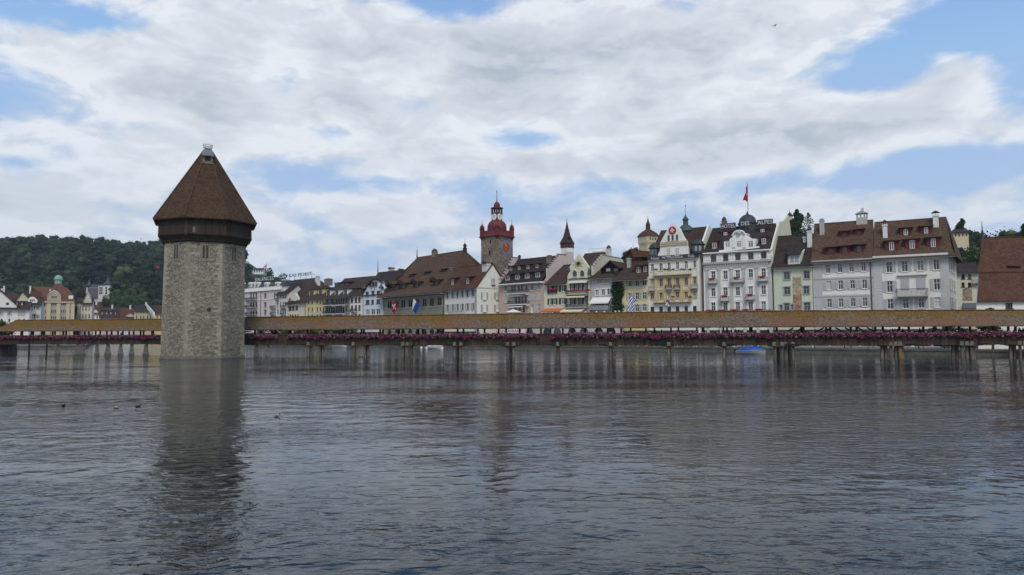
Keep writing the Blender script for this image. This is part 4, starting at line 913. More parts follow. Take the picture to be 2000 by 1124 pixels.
# ---- 4 yellow house
h = House('house', 'yellow house with three floors of narrow windows and two yellow dormers', 598, 634, 584.5, 582.5, 'plaster_yellow', D=12)
h.roof((604, 566.5), (640, 562), 'roof_brown', v=5); X = [602.5, 609.5, 619.5, 625.5, 631]
for y in (590.5, 605.2, 617.5): h.win(X, y, y - .8, 3, 8.6 if y < 610 else 5, 'd')
h.dormer([609, 626], 572.5, 570.5, 7, 9, 'plaster_yellow', 'roof_brown', 'd', .3, .5); h.band('name_board', 'shutter_pale', 613.2, 612.4, .8, .06, h.L(606.5, 613)[0], h.L(627, 613)[0], 606.5, 627)
h.chimney(620.5, 540, 549, 5, v=9); h.finish()

# ---- 5 dark timber house with balconies
h = House('house', 'dark grey timber fronted house with stacked white edged balconies', 634, 683, 582.5, 578.5, 'timber_grey', D=14)
h.roof((636, 549.5), (700, 542), 'roof_brown', v=8, or_=2)
X = [638.5, 643, 648, 652.5, 657.5, 662, 666.5, 671]
for y, hh in ((589.5, 9), (606.5, 9.5), (618, 4)): h.win(X, y, y - 1.2, 3.2, hh, 'b')
h.win([676, 680.5], 586.5, 586, 3.2, 9, 'b'); h.win([676, 680.5], 602.5, 602, 3.2, 9, 'b')
for x0, x1 in ((636, 654), (656.5, 674)):
    for y in (596.5, 613.5): h.balcony(x0, x1, y - 5.5 - (x0 > 650) * .4, y - (x0 > 650) * .4, 1.3, 'iron', 'white')
h.dormer([641.5, 658, 675], 573.2, 571, 5.4, 8.8, 'white', 'roof_brown', 'd', .3, .4)
h.dormer([659, 668.5, 678], 556.5, 555.6, 8, 4.5, 'frame_brown', 'roof_brown', 'd', .4, .5); h.chimney(641.5, 544.5, 550, 8, 'chimney_brick', v=8); h.finish()

# ---- 6 white house with bow balcony
h = House('house', 'narrow white house with a dark bow balcony, left of the ornate white gable', 683, 707.5, 577.5, 575.5, 'plaster_white', D=14)
h.roof((676, 546), (716, 541), 'roof_brown', v=8, ol=0); X = [687.3, 695, 702]
for y, hh in ((586.5, 9.6), (601.8, 9.8), (617, 5)): h.win(X, y + .2, y - .8, 4.2, hh, 'b')
h.balcony(689, 698, 603.5, 609.5, 1.2); h.dormer([690.5, 696.5, 702.5], 568.5, 568, 3.6, 6.5, 'red_dormer', 'roof_brown', 'd', .15, .3); h.finish()

# ---- 7 white ornate gable house
h = House('house', 'white house with painted facade, curved gable and dark hipped roof beside the arcaded hall', 708.5, 747, 577, 575, 'plaster_blue_white', D=15)
h.roof((738, 531.5), (762, 532.5), 'roof_dark', v=10, hipL=True, or_=7, of=.2, ol=.1)
h.facepoly('gable', [(708.6, 580), (708.6, 577), (712, 571), (717, 560), (724, 550), (728, 547.5), (738, 547.5), (742, 553), (745, 560), (747, 563), (747, 580)], 'plaster_blue_white', 2.0, -.05)
h.facepoly('gable_eave', [(704.5, 566.5), (711, 561), (723, 547.5), (729, 544.6), (739, 544.6), (743, 549), (739, 547.2), (729, 547.2), (724, 549.5), (715, 560.5), (706, 568)], 'roof_brown', 2.0, -.5)
h.win([723.7, 729.2, 734.7], 555.3, 554.6, 4.6, 8, 'b', v=-.06); h.win([725.8, 732.3], 563.8, 563.4, 1.6, 3.4, 'd', v=-.06)
h.win([717.5, 728.7, 739], 574.2, 572, 5.4, 8.4, 'b', v=-.06)
h.win([717.8], 590.3, 590.3, 7.4, 8.6, 'b'); h.win([727.6], 590, 590, 5.2, 8.2, 'b'); h.win([738.8], 589, 589, 7.4, 8.6, 'b'); h.win([718.2, 728.6, 738.6], 610, 609, 7.8, 10.5, 'p')
for px in (709.6, 744.8):
    b = MB(); u = h.L(px, 600)[0]
    for i in range(int(h.ze / .7)): b.box(u - .3, u + (.5 if i % 2 else .3), -.06, -.003, i * .7, i * .7 + .38)
    b.build('corner_stones', 'stone_grey', h.root)
for i, (px, py) in enumerate(((712, 565), (744.5, 563.5))): MB().lathe([(.7, 0), (.9, .2), (.5, .7), (.05, 1.5)], 8).build('corner_turret', 'copper_green', h.root, h.L(px, py, -.4))
h.chimney(764.5, 523, 537, 6, cap='house', v=12); h.chimney(783, 525.5, 536, 5, cap='house', v=17)
u, _, z = h.L(738, 531.5, 10); MB().lathe([(.18, -.4), (.12, 2), (.03, 4.2)], 6).build('spike', 'lead_dark', h.root, (u, 10, z)); h.finish()

# ---- 8 the arcaded town hall with hooded dormers
h = House('town_hall', 'long sage grey hall with flags, great brown hipped roof and hooded dormers', 751, 868, 577, 566.5, 'plaster_sage', D=22, cat='town hall')
h.roof((815, 504), (908, 489), 'roof_old', v=12, of=1.9, ol=1.6, or_=.4, hipL=True, hipR=True, flare=.07)
X = [761, 775, 787.5, 801.5, 815.5, 829, 843.5, 858.7]
for q in (-1.9, 1.9): h.win([x + q for x in X], 595.6, 588.8, 3.1, 13.2, 'b')
for i, x in enumerate(X):
    u, zb, ww, hh = h.rect(x, 618.5 - .0 * i, 5, 6); b = MB(); b.prism([(u + ww * .5 * math.cos(a), -.02, zb + ww * .5 * math.sin(a) + .3) for a in np.linspace(0, math.pi, 9)] + [(u - ww / 2, -.02, zb - 1.5), (u + ww / 2, -.02, zb - 1.5)], (0, .05, 0), 0)
    for a0, a1 in zip(np.linspace(0, math.pi, 9), np.linspace(0, math.pi, 9)[1:]): b.tube((u + ww * .58 * math.cos(a0), -.08, zb + ww * .58 * math.sin(a0) + .3), (u + ww * .58 * math.cos(a1), -.08, zb + ww * .58 * math.sin(a1) + .3), .12, n=5, k=1)
    b.build('arched_window', ['glass', 'plaster_sage'], h.root)
    u2 = u; b = MB(); zz = 4.3; b.prism([(u2 + 1.15 * math.cos(a), -.03, zz - 1.3 + 1.15 * math.sin(a)) for a in np.linspace(0, math.pi, 9)] + [(u2 - 1.15, -.03, .02), (u2 + 1.15, -.03, .02)], (0, .06, 0)); b.build('arcade_shade_panel', 'wood_black', h.root)  # flat black panel stands for the shade inside each arcade opening
h.band('string_course', 'stone_grey', 603.5, 598.5, .3, .12); h.band('string_course', 'stone_grey', 586, 576, .25, .1)
h.dormer([765, 788, 814, 852], 562, 553.5, 6, 7.5, 'frame_brown', 'roof_old', 'd', .3, .7, 'hood')
h.dormer([805, 834, 866], 539, 529, 7, 2, 'roof_brown', 'roof_old', 'd', .6, .3)
h.chimney(849, 490, 499, 6, 'chimney_brick', 'dome', v=12); h.chimney(884, 521, 540, 6, 'chimney_brick', v=7)
u, _, z = h.L(814.5, 504, 12); MB().lathe([(.22, -.3), (.1, 2.2), (.16, 2.3), (.04, 2.6), (.03, 3.8)], 6).build('weathervane', 'iron', h.root, (u, 12, z))
u, _, z = h.L(908, 489.5, 12); MB().lathe([(.62, -.4), (.6, .5), (.78, .6), (.45, .8), (.45, 1.3), (.65, 1.4), (.3, 1.9), (.05, 2.2), (.03, 3.6)], 8).build('ridge_cupola', 'roof_brown', h.root, (u, 12, z))
h.box('downpipe', 'iron', h.W - .35, h.W - .2, -.16, -.01, 0, h.ze - .3); h.finish(shop=False)
HALL = h

# ---- 9 white corner house with grey shutters
h = House('house', 'white corner house with grey shutters and two maroon dormers, right of the flagged hall', 868.5, 931, 566.5, 562, 'plaster_white', D=13, Y=(199, 187))
vr = 5.2
h.roof((886, 523), (951, 518), 'roof_maroon', v=vr, of=.7, hipR=False, ol=0)
h.win([874, 884, 893.2, 902.8, 913, 923.5], 577.2, 572.8, 3.4, 13, 'd', 'shutter_sage', shw=.62); h.win([874, 884, 893.2, 902.8, 913, 923.5], 602, 598.6, 3.4, 13, 'd', 'shutter_sage', shw=.62)
h.dormer([884, 913.5], 551.5, 549, 4.4, 11, 'red_dormer', 'roof_maroon', 'w', .4, .5); h.balcony(882, 909, 609, 615, 1.0, 'stone_grey')
h.chimney(950, 512, 530, 9, cap='house', v=4)
W = h.W
for vv, pys, hh in ((None, (578, 602), 13),):
    for px in (946, 971.5):
        for py in pys:
            u, v, z = h.LU(px, py + 7, W); v0 = h.LU(px - 3.2, py, W)[1]; v1 = h.LU(px + 3.2, py, W)[1]; zt = h.LU(px, py - 6.5, W)[2]; fr, pn = win_meshes(v1 - v0, zt - z, 'w')
            o = link('window', fr, h.root, (W + .06, v, z)); o.rotation_euler.z = math.pi / 2; link('pane', pn, o)
            for sg in (-1, 1): q = link('shutter', shutter_mesh((v1 - v0) * .55, zt - z, 'shutter_sage'), h.root, (W, v + sg * (v1 - v0) * .8, z)); q.rotation_euler.z = math.pi / 2
u, v, z = h.LU(963, 557, W); fr, pn = win_meshes(1.0, 1.7, 'b'); o = link('window', fr, h.root, (W + .06, v, z)); o.rotation_euler.z = math.pi / 2; link('pane', pn, o)
h.box('corner_strip', 'stone_grey', W - .9, W + .04, -.05, -.003, 0, h.ze); h.finish()

# ---- stone town hall clock tower
def clock_tower():
    p = at(971, 600, 205); t = thing('clock_tower', 'square rubble stone tower with red domed roof, corner turrets and a painted clock', 'tower', (p.x, p.y, 0), R(45) - math.atan2(p.x, p.y) + R(1))
    m = 205 / 1400; s = 64 * m / math.sqrt(2) / 2 * .965; ze = (650.3 - 463.5) * m + 4
    b = MB(); b.box(-s, s, -s, s, 0, ze); b.build('wall', 'hall_stone', t)
    for sx in (-1, 1):
        for sy in (-1, 1):
            b = MB(); z = 1; i = 0
            while z < ze - .6: L_ = (.9, .5)[i % 2]; x0, x1 = sorted((sx * (s + .03), sx * (s - L_))); y0, y1 = sorted((sy * (s + .03), sy * (s - (1.4 - L_)))); b.box(x0, x1, y0, y1, z, z + .5); z += .55; i += 1
            b.build('corner_stones', 'hall_stone', t)
    for y, zz in ((.4, (650 - 478) * m + 4), (.8, (650 - 499) * m + 4)):
        b = MB(); b.box(-s - .08, -s + .02, y - 1.2, y - .75, zz, zz + 1.1, 0); b.build('slit_window', 'wood_black', t)
    # the lower red skirt roof, dome, lantern and cap
    b = MB(); b.box(-s - .55, s + .55, -s - .55, s + .55, ze - .05, ze + .12)
    c = s + .5; q = s * .80; z1 = ze + 1.9; zz = ze + .12
    for i in range(4):
        a = [(-c, -c), (c, -c), (c, c), (-c, c)]; d = [(-q, -q), (q, -q), (q, q), (-q, q)]; j = (i + 1) % 4; md = (.9, .9)
        lo = [(x, y, zz) for x, y in a]; mi = [(x * .86, y * .86, zz + .45) for x, y in a]; hi = [(x, y, z1) for x, y in d]; b.poly([lo[i], lo[j], mi[j], mi[i]]); b.poly([mi[i], mi[j], hi[j], hi[i]])
    prof = [(s * .92, z1 - .6)] + [(s * .92 * math.cos(a) ** .8 + .5 * math.sin(a), z1 - .3 + 3.3 * math.sin(a)) for a in np.linspace(.02, 1.45, 10)]
    b.lathe(prof, 8, rot=R(22.5)); roof = b.build('roof', 'roof_red', t)
    for k in range(4):
        A = k * math.pi / 2 + math.pi / 4; x, y = (s + .05) * math.sqrt(2) * math.cos(A), (s + .05) * math.sqrt(2) * math.sin(A)
        b = MB(); b.lathe([(.2, -.9), (.66, -.1), (.68, 2.2), (.82, 2.3), (.82, 2.42), (.6, 2.45), (.7, 2.85), (.52, 3.35), (.2, 3.75), (.07, 4.0), (.03, 5.4)], 8, (x * .93, y * .93, ze - .1)); q_ = b.build('corner_turret', 'roof_red', roof)
    b = MB(); r0 = -s * 1.02; b.box(-.8, .8, r0, r0 + 2, ze + 1.15, ze + 2.25, 0); b.prism([(-1, r0 - .2, ze + 2.25), (1, r0 - .2, ze + 2.25), (.6, r0 - .2, ze + 2.7), (-.6, r0 - .2, ze + 2.7)], (0, 2, .3), 0); b.box(-.55, .55, r0 - .05, r0 - .003, ze + 1.4, ze + 2.1, 1); o = b.build('roof_window', ['roof_red', 'glass'], roof); o.rotation_euler.z = -math.pi / 4
    zl = z1 + 2.9; b = MB(); b.box(-1.1, 1.1, -1.1, 1.1, zl - .4, zl + 2.1)
    b.box(-1.25, 1.25, -1.25, 1.25, zl + 2.1, zl + 2.25)
    for x in (-.95, 0, .95):
        for y in (-.95, 0, .95):
            if x or y: b.box(x - .19, x + .19, y - .19, y + .19, zl + 2.25, zl + 3.6)
    b.lathe([(1.5, zl + 3.55), (1.85, zl + 3.6), (1.75, zl + 3.75), (.85, zl + 4.1), (.95, zl + 4.45), (.8, zl + 5.0), (.4, zl + 5.4), (.12, zl + 5.7), (.06, zl + 8.2), (.16, zl + 8.35), (.02, zl + 9)], 12); lan = b.build('lantern', 'roof_red', t)
    for A in (0, -math.pi / 2, math.pi, math.pi / 2):
        b = MB(); b.lathe([(.98, 0), (.98, .06), (.9, .08)], 24, k=0); b.lathe([(.82, .085), (.82, .09)], 24, k=1); b.box(-.05, .05, 0, .65, .1, .12, 2); b.box(-.45, 0, -.05, .05, .1, .12, 2); o = b.build('clock_face', ['dial_white', 'dial_white', 'wood_black'], lan)
        o.matrix_local = Matrix.Rotation(A + math.pi / 2, 4, 'Z') @ Matrix.Translation((0, -1.1, zl + 1.05)) @ Matrix.Rotation(math.pi / 2, 4, 'X')
    cz = (650.3 - 485) * m + 4      # the big painted dial on the face turned to the right
    b = MB(); b.lathe([(2.1, 0), (2.1, .05), (2.05, .06)], 28, k=0); b.lathe([(1.4, .06), (1.4, .085)], 28, k=1)
    for i in range(12): a = i * math.pi / 6; b.tube((.25 * math.cos(a), .25 * math.sin(a), .1), (1.12 * math.cos(a), 1.12 * math.sin(a), .1), .035, n=4, k=2)
    b.tube((0, 0, .13), (-.35, .95, .13), .09, .05, 5, 2); b.lathe([(.3, .1), (.3, .14)], 10, (-.38, 1.0, 0), k=2); b.tube((0, 0, .13), (.05, -.7, .13), .07, .04, 5, 3); b.lathe([(.15, .1), (.12, .16)], 10, k=3)
    o = b.build('clock_face', ['dial_blue', 'dial_red', 'gold', 'wood_black'], t); o.matrix_local = Matrix.Translation((.35, -s - .005, cz)) @ Matrix.Rotation(math.pi / 2, 4, 'X')
clock_tower()

# ---- 10 pink house with balconies and stepped gables
h = House('house', 'salmon pink house with grey shutters, two dormer rows and pale stepped gables', 976, 1062.5, 556.5, 548, 'plaster_pink', D=13)
h.roof((1003, 507.5), (1082, 502.5), 'roof_dark', v=6.5, of=.9, ol=-.4, or_=-.4)
h.win([988], 562.5, 562.5, 5, 13, 'w', 'shutter_pale'); h.win([1039.5, 1053], 561, 559.5, 4.6, 13, 'w', 'shutter_pale', shw=.6)
h.win([1000, 1005, 1013.5, 1019, 1028], 563.5, 560.5, 4, 15, 'd'); h.win([988], 584.5, 584.5, 4.6, 13, 'w', 'shutter_pale')
h.win([1008, 1014, 1020, 1026.5], 587, 586, 4.4, 14, 'd'); h.closed(1041, 581, 6, 12, 'shutter_pale'); h.closed(1053, 580.5, 7, 13, 'shutter_pale'); h.closed(1035.5, 582, 5, 12, 'shutter_pale'); h.closed(1001, 583, 6, 12, 'shutter_pale')
h.win([1039.5, 1053], 602, 601, 4.8, 14, 'w', 'shutter_pale', shw=.6); h.win([1007, 1015, 1023], 606, 605, 5, 11, 'd'); h.closed(1032, 582, 3, 12, 'shutter_pale')
h.balcony(997.5, 1034, 566, 573.5, 1.4, 'iron', 'white'); h.balcony(997, 1035, 588.5, 595, 1.4, 'iron', 'white'); h.awning(1000, 1026, 575, 577, 'awning_white', .9); h.awning(998, 1027, 597, 598.5, 'awning_white', 1.2)
h.dormer([991.5, 1010.8, 1029.8, 1050.5], 543.5, 537.5, 8, 8.6, 'frame_brown', 'roof_dark', 'w', .3, .25); h.dormer([998, 1014.3, 1031.5, 1049], 525.5, 520.5, 4.4, 6, 'frame_brown', 'roof_dark', 'w', .3, .3)
h.band('eaves_board', 'trim', 558.5, 550.5, .35, .95)
zr = h.zr
steps(h, -.45, ((.3, h.ze + .6), (5.4, zr + .6), 7.6, 2), 'plaster_rose', 9); zt = h.LU(1086, 497, h.W)[2]
steps(h, h.W, ((.9, h.LU(1066, 527, h.W)[2]), (5.6, zt), 10.5, 2), 'plaster_rose', 8, .5); h.box('chimney', 'plaster_rose', h.W - .1, h.W + .9, 8.3, 10.8, zt - 5, zt + .9)
h.chimney(1014.5, 498.5, 509, 2.4, 'lead_dark', v=6); h.chimney(1073, 499, 505, 8, 'chimney_brick', v=5); h.finish()

# ---- 11 cream house with dark green shutters
h = House('house', 'cream banded house with dark green shutters and an orange awning', 1063, 1108.5, 554.5, 551.5, 'plaster_cream', D=14)
h.roof((1082, 521), (1128, 516), 'roof_brown', v=7, of=.8, ol=-.6, or_=0)
for y in (565, 589.5):
    h.win([1075.5, 1083.2], y, y - .5, 4.6, 12, 'w', 'shutter_green', shw=.75); h.win([1099.5], y - 1, y - 1, 6, 12, 'w', 'shutter_green', shw=.8)
h.balcony(1070, 1088, 567, 571, .35, 'frame_brown', 'frame_brown', [1073, 1077, 1082, 1086]); h.awning(1065, 1103, 602.5, 607.5, 'awning_orange', 2.2); h.win([1073, 1082, 1099], 613, 612, 5, 9, 'b'); h.finish()

# ---- 12 cream gabled house with sun ornament
h = House('house', 'cream house with a tall pointed gable bearing a dark sunburst and two arched windows', 1109, 1153.5, 545, 542.5, 'plaster_cream', D=16)
h.roof((1118, 497.5), (1166, 496), 'roof_brown', v=8, of=.1, ol=-.4, or_=0)
h.facepoly('gable', [(1109, 547), (1108, 541), (1111.5, 531), (1113.5, 529), (1112, 522), (1130, 496), (1148.5, 522.5), (1147.5, 531), (1150, 538), (1153.4, 543), (1153.4, 545)], 'plaster_cream', 1.2, -.08)
for px in (1122.6, 1137.3):
    u, zb, ww, hh = h.rect(px, 534.5, 7.6, 13, -.08); b = MB(); A = np.linspace(0, math.pi, 9); b.prism([(u + ww / 2 * math.cos(a), -.12, zb + hh - ww / 2 + ww / 2 * math.sin(a)) for a in A] + [(u - ww / 2, -.12, zb), (u + ww / 2, -.12, zb)], (0, .05, 0), 0)
    for a0, a1 in zip(A, A[1:]): b.tube((u + ww * .54 * math.cos(a0), -.15, zb + hh - ww / 2 + ww * .54 * math.sin(a0)), (u + ww * .54 * math.cos(a1), -.15, zb + hh - ww / 2 + ww * .54 * math.sin(a1)), .09, n=5, k=1)
    b.box(u - ww / 2 - .15, u + ww / 2 + .15, -.25, -.08, zb - .15, zb, 1); b.box(u - .04, u + .04, -.16, -.12, zb, zb + hh, 2); b.build('arched_window', ['glass', 'white', 'frame_brown'], h.root)
u, _, z = h.L(1130, 515.3, -.1); b = MB()
for i in range(16): a = i * math.pi / 8 + .1; rr = .55 + (.5 if i % 2 else 1.1); b.prism([(u + .45 * math.cos(a - .15), -.2, z + .45 * math.sin(a - .15)), (u + rr * math.cos(a), -.2, z + rr * math.sin(a) * .8), (u + .45 * math.cos(a + .15), -.2, z + .45 * math.sin(a + .15))], (0, .08, 0), 1)
b.prism([(u + .42 * math.cos(a), -.26, z + .42 * math.sin(a)) for a in np.linspace(0, 6.28, 13)[:-1]], (0, .1, 0), 0); b.build('sunburst', ['wood_black', 'ochre_trim'], h.root)
for y in (561.5, 587.5):
    h.win([1118.5, 1127, 1135, 1143.5], y, y - 1, 5.6, 16, 'w', 'frame_brown', shw=.35)
h.balcony(1109.5, 1150.5, 568.5, 575, 1.4, 'iron', 'stone_grey', [1112, 1117, 1122, 1128, 1133, 1140, 1146, 1149]); h.balcony(1109, 1150, 594.5, 601, 1.4, 'iron', 'stone_grey'); h.awning(1111, 1148, 576, 579.5, 'awning_cream', 1.7); h.awning(1113, 1149, 549.5, 550.8, 'awning_white', .7); h.awning(1103, 1146, 602.5, 607.5, 'awning_cream', 2.4)
W = h.W
for px in (1111, 1151): MB().lathe([(.35, 0), (.5, .2), (.3, .6), (.08, 1.4)], 8).build('finial', 'lead_dark', h.root, h.L(px, 531 if px < 1120 else 536, -.1))
zt = h.LU(1172, 498.5, W)[2]
steps(h, W, ((.6, h.LU(1155, 524, W)[2]), (6.2, zt), 16, 2), 'plaster_cream', 6, .5, 'stone_grey'); h.box('roof_garden_wall', 'plaster_cream', 2, W, 9, 9.3, h.zr - 2, h.zr + .6)
h.box('pergola_beam', 'trim', h.L(1150, 487, 9)[0], h.L(1182, 484, 9)[0], 8.9, 9.1, h.L(1165, 486.5, 9)[2], h.L(1165, 485, 9)[2])
for px in (1150, 1181): h.box('pergola_post', 'trim', h.L(px, 487, 9)[0] - .06, h.L(px, 487, 9)[0] + .06, 8.94, 9.06, h.zr - .5, h.L(1165, 486.5, 9)[2])
h.chimney(1189, 484.5, 500, 8, cap='dome', v=10); h.finish()

# ---- 14 grey timber house with black gable
h = House('house', 'low grey timber house with green panels, white awnings and a black dormer gable', 1155, 1198, 541.5, 538.5, 'plaster_grey', D=16)
h.roof((1160, 527), (1203, 523.5), 'roof_brown', v=4.5, of=1.0, ol=.6, or_=.8)
h.win([1168, 1172.8, 1177.6, 1182.5, 1187.5], 550, 548.4, 4, 10, 'p'); h.win([1166.3, 1178.3, 1189.6], 571.8, 570.2, 6.6, 12, 's'); h.win([1166, 1177, 1188], 597, 596, 6, 8, 'b')
for px in (1172.6, 1184): h.facepoly('panel', [(px - 2.4, 577), (px - 2.4, 566), (px + 2.4, 565.6), (px + 2.4, 576.6)], 'plaster_green', .02, -.03)
h.awning(1157.5, 1194.5, 581, 591, 'awning_white', 1.7); h.balcony(1156, 1194, 597.5, 604.5, 1.6, 'timber_grey', 'timber_grey', None, 0.0, True)
gz = MB(); P = [h.L(x, y, 1.2) for x, y in ((1174, 540), (1174, 527), (1176, 524), (1191, 510.5), (1208, 521.5), (1208, 540))]; gz.prism(P, (0, 13, 0)); gb = gz.build('dormer', 'wood_black', h.root)
b = MB(); a, t_, c = h.L(1172.5, 525.5, .4), h.L(1191, 508.5, .4), h.L(1210, 522.5, .4); b.prism([a, t_, (t_[0], t_[1], t_[2] - .3), (a[0], a[1], a[2] - .3)], (0, 14, 0)); b.prism([t_, c, (c[0], c[1], c[2] - .3), (t_[0], t_[1], t_[2] - .3)], (0, 14, 0)); b.build('dormer_roof', 'roof_brown', gb)
for px in (1188, 1203.5):
    u, zb, ww, hh = h.rect(px, 527.5, 8, 6, 1.15); MB().box(u - ww / 2, u + ww / 2, 1.12, 1.18, zb, zb + hh).build('window', 'glass_pale', gb)
h.finish(); TIMB = h

# ---- 16 pale yellow house
h = House('house', 'pale yellow house with sage shutters, red dormer and tall red brown roofs', 1216, 1268.5, 543.5, 539.5, 'plaster_pale_yellow', D=16)
h.roof((1226, 503), (1282, 498), 'roof_brown', v=7, of=1.6, ol=1.8, or_=-.1)
for y in (553, 579, 602.5): h.win([1230, 1244, 1258], y + .3, y - 1.2, 7.4, 13.6, 'w', 'shutter_sage', shw=.38)
h.dormer([1247.2, 1260.5], 527.5, 526, 6.6, 11, 'red_dormer', 'roof_brown', 'w', .4, .55)
P = [h.L(x, y, 5) for x, y in ((1217, 512), (1216, 503), (1231, 489.5), (1256, 491), (1256, 512))]; b = MB(); b.prism(P, (0, 6, 0)); ub = b.build('attic', 'frame_brown', h.root)
b = MB(); a, t_, c = h.L(1213, 505.5, 4.3), h.L(1231, 488, 4.3), h.L(1268, 491, 4.3); d_ = h.L(1268, 502, 4.3); b.prism([a, t_, (t_[0], t_[1] + 8, t_[2]), (a[0], a[1] + 8, a[2])], (0, 0, .25)); b.prism([t_, c, d_, h.L(1236, 502.5, 4.3)], (0, 8, .0)); b.build('attic_roof', 'roof_orange', ub)
h.chimney(1228.5, 503, 518, 6.5, 'stone_grey', v=3); h.finish(); YEL = h

# ---- 17 yellow and white hotel with curved gable
h = House('hotel', 'cream and white hotel with curved central gable, red cross medallion and domed corner oriels', 1268.5, 1368, 507, 500, 'plaster_white', D=15, cat='hotel')
h.roof((1290, 451.5), (1392, 443.5), 'roof_brown', v=7.5, of=.2, ol=0, or_=-.3)
X = [1274.2, 1291, 1307, 1323.3, 1340.2, 1357]
h.win(X, 523.3, 516.3, 6.6, 14.5, 's'); h.win(X, 553, 548.8, 6.6, 16, 'o'); h.win(X, 578.8, 575.8, 6.6, 12.5, 'o'); h.win(X, 606, 604.3, 7, 12.5, 'b')
def upx(px): return h.L(px, 560)[0]
u0, u1 = upx(1279), upx(1350)
zA = (h.L(1279, 540)[2] + h.L(1350, 536)[2]) / 2; zB = (h.L(1279, 591)[2] + h.L(1350, 589)[2]) / 2
for px in (1282.3, 1299.3, 1315.5, 1331.5, 1347.5):
    u = upx(px); b = MB(); b.box(u - .32, u + .32, -.22, -.003, zB + .4, zA - .6); b.box(u - .42, u + .42, -.28, -.003, zA - .6, zA - .15); b.box(u - .42, u + .42, -.28, -.003, zB, zB + .4); b.build('pilaster', 'ochre_trim', h.root)
h.facepoly('yellow_field', [(1279, 590), (1279, 539.5), (1350.5, 536), (1350.5, 588.5)], 'plaster_beige', .012, -.015) if False else None
for nm, yt, yb in (('upper', 527.8, 536.3), ('lower', 581.5, 589.5)):
    o = h.balcony(1278, 1351.5, yt, yb, .9, 'ochre_trim', 'ochre_trim', None, 0.0, False, .42)
    for px in (1281, 1298, 1305, 1314, 1330, 1337, 1347):
        if nm == 'upper' or px in (1314, 1347):
            u, _, z = h.L(px, yt, -.9); g = np.random.default_rng(int(px)); V, F = leaves(np.array([[0, 0, .2], [.2, 0, .1], [-.2, 0, .1]]), np.array([.3, .25, .25]), 60, .2, g); link('planter_greenery', np_mesh('planter_greenery', V, F, 'leaf_dark'), o, (u, -.8, z))
for px in (1307, 1323.3): h.balcony(px - 6, px + 6, 557, 564.5, .7)
h.balcony(1268.8, 1280, 559, 567, .8, 'stone_grey'); h.balcony(1351, 1364, 554.5, 562.5, .8, 'stone_grey')
for px in (1291, 1340.2): h.facepoly('pediment', [(px - 6, 568), (px, 561), (px + 6, 567)], 'ochre_trim', .2, -.2)
h.band('cornice', 'ochre_trim', 510.5, 503, .35, .5); h.band('name_board', 'lead_dark', 506.3, 499.3, .95, .55)
zsg = h.L(1318, 503)[2]; 
for tx, px, w_ in (('Hotel', 1279.5, 15), ('Mr.', 1297.5, 9), ('Pickwick', 1319, 30), ('Pub', 1350, 12)): s1 = h.sign(tx, px, 503.6, w_, 5.4, 'letters_grey', -.6); s1.location.z = (h.L(1268.5, 506.3)[2] + h.L(1368, 499.3)[2]) / 2 - .33
gbl = h.facepoly('gable', [(1284.5, 503), (1285, 497), (1289, 490), (1289.3, 480), (1290, 474), (1295, 464), (1299.6, 455.6), (1303, 449.5), (1306.5, 443), (1310, 438.5), (1314, 436.6), (1318, 438), (1322, 442), (1327, 446.5), (1331, 456), (1335.5, 465), (1340.6, 470.7), (1341.3, 480), (1344.5, 488), (1346, 499)], 'white', 1.0, -.25)
for pts in ([(1289, 477.6), (1289, 473.6), (1341.5, 469.4), (1341.5, 473.4)], [(1288.5, 481.3), (1288.5, 479.6), (1342, 475.6), (1342, 477.2)]): h.facepoly('gable_cornice', pts, 'ochre_trim', .3, -.5, gbl)
h.win([1306.2, 1314, 1322.5], 466, 464, 4.6, 12, 'd', v=-.26); h.win([1306, 1323], 493, 491.5, 7.8, 15, 'c', v=-.26)
u, _, z = h.L(1313.3, 450.5, -.3); b = MB(); r_ = h.rect(1313, 450, 15, 15, -.3)[3] / 2; b.prism([(u + r_ * math.cos(a), -.42, z + r_ * math.sin(a)) for a in np.linspace(0, 6.28, 21)[:-1]], (0, .15, 0), 0); r2 = r_ * .56; b.box(u - r2, u + r2, -.46, -.42, z - r2 * .32, z + r2 * .32, 1); b.box(u - r2 * .32, u + r2 * .32, -.46, -.421, z - r2, z + r2, 1); b.build('cross_medallion', ['cloth_red', 'letters'], h.root)
for px, pb, w in ((1278, 503, 1.05), (1363.5, 496, 1.3)):
    u, _, z = h.L(px, pb, .4); k = h.rect(px, pb - 10, 1, 28, .4)[3] / 3.0; b = MB(); b.lathe([(w, 0), (w, 1.75 * k), (w * 1.3, 1.85 * k), (w * 1.3, 1.95 * k), (w * 1.02, 2.1 * k), (w * .9, 2.5 * k), (w * .5, 2.85 * k), (.08, 3.0 * k), (.03, 3.4 * k)], 10); t_ = b.build('oriel', 'lead_dark', h.root, (u, .4, z))
    for a in (-2.2, -math.pi / 2, -.9): b = MB(); b.box(-.28, .28, -w - .02, -w + .1, .5 * k, 1.6 * k); o = b.build('window', 'glass_pale', t_); o.rotation_euler.z = a + math.pi / 2
u, _, z = h.L(1339.5, 455, 7.5); k = .82; MB().lathe([(1.35, -2), (1.35, .2), (1.8, .35), (1.6, .6), (1.45, 1.2), (.95, 1.7), (.6, 1.8), (.6, 2.9), (.8, 3.0), (.55, 3.35), (.25, 3.8), (.12, 4.1), (.05, 4.4), (.04, 6.2), (.14, 6.3), (.04, 6.5)], 12).build('cupola', 'copper_green', h.root, (u, 7.5, z))
W = h.W; MB().prism([(W + .02, 0, 2), (W + .02, 15, 2), (W + .02, 15, h.ze), (W + .02, 7.7, h.zr + .5), (W + .02, 7.2, h.zr + .5), (W + .02, -.2, h.ze + .4), (W + .02, -.2, 2)], (-.4, 0, 0)).build('fire_wall', 'plaster_white', h.root)
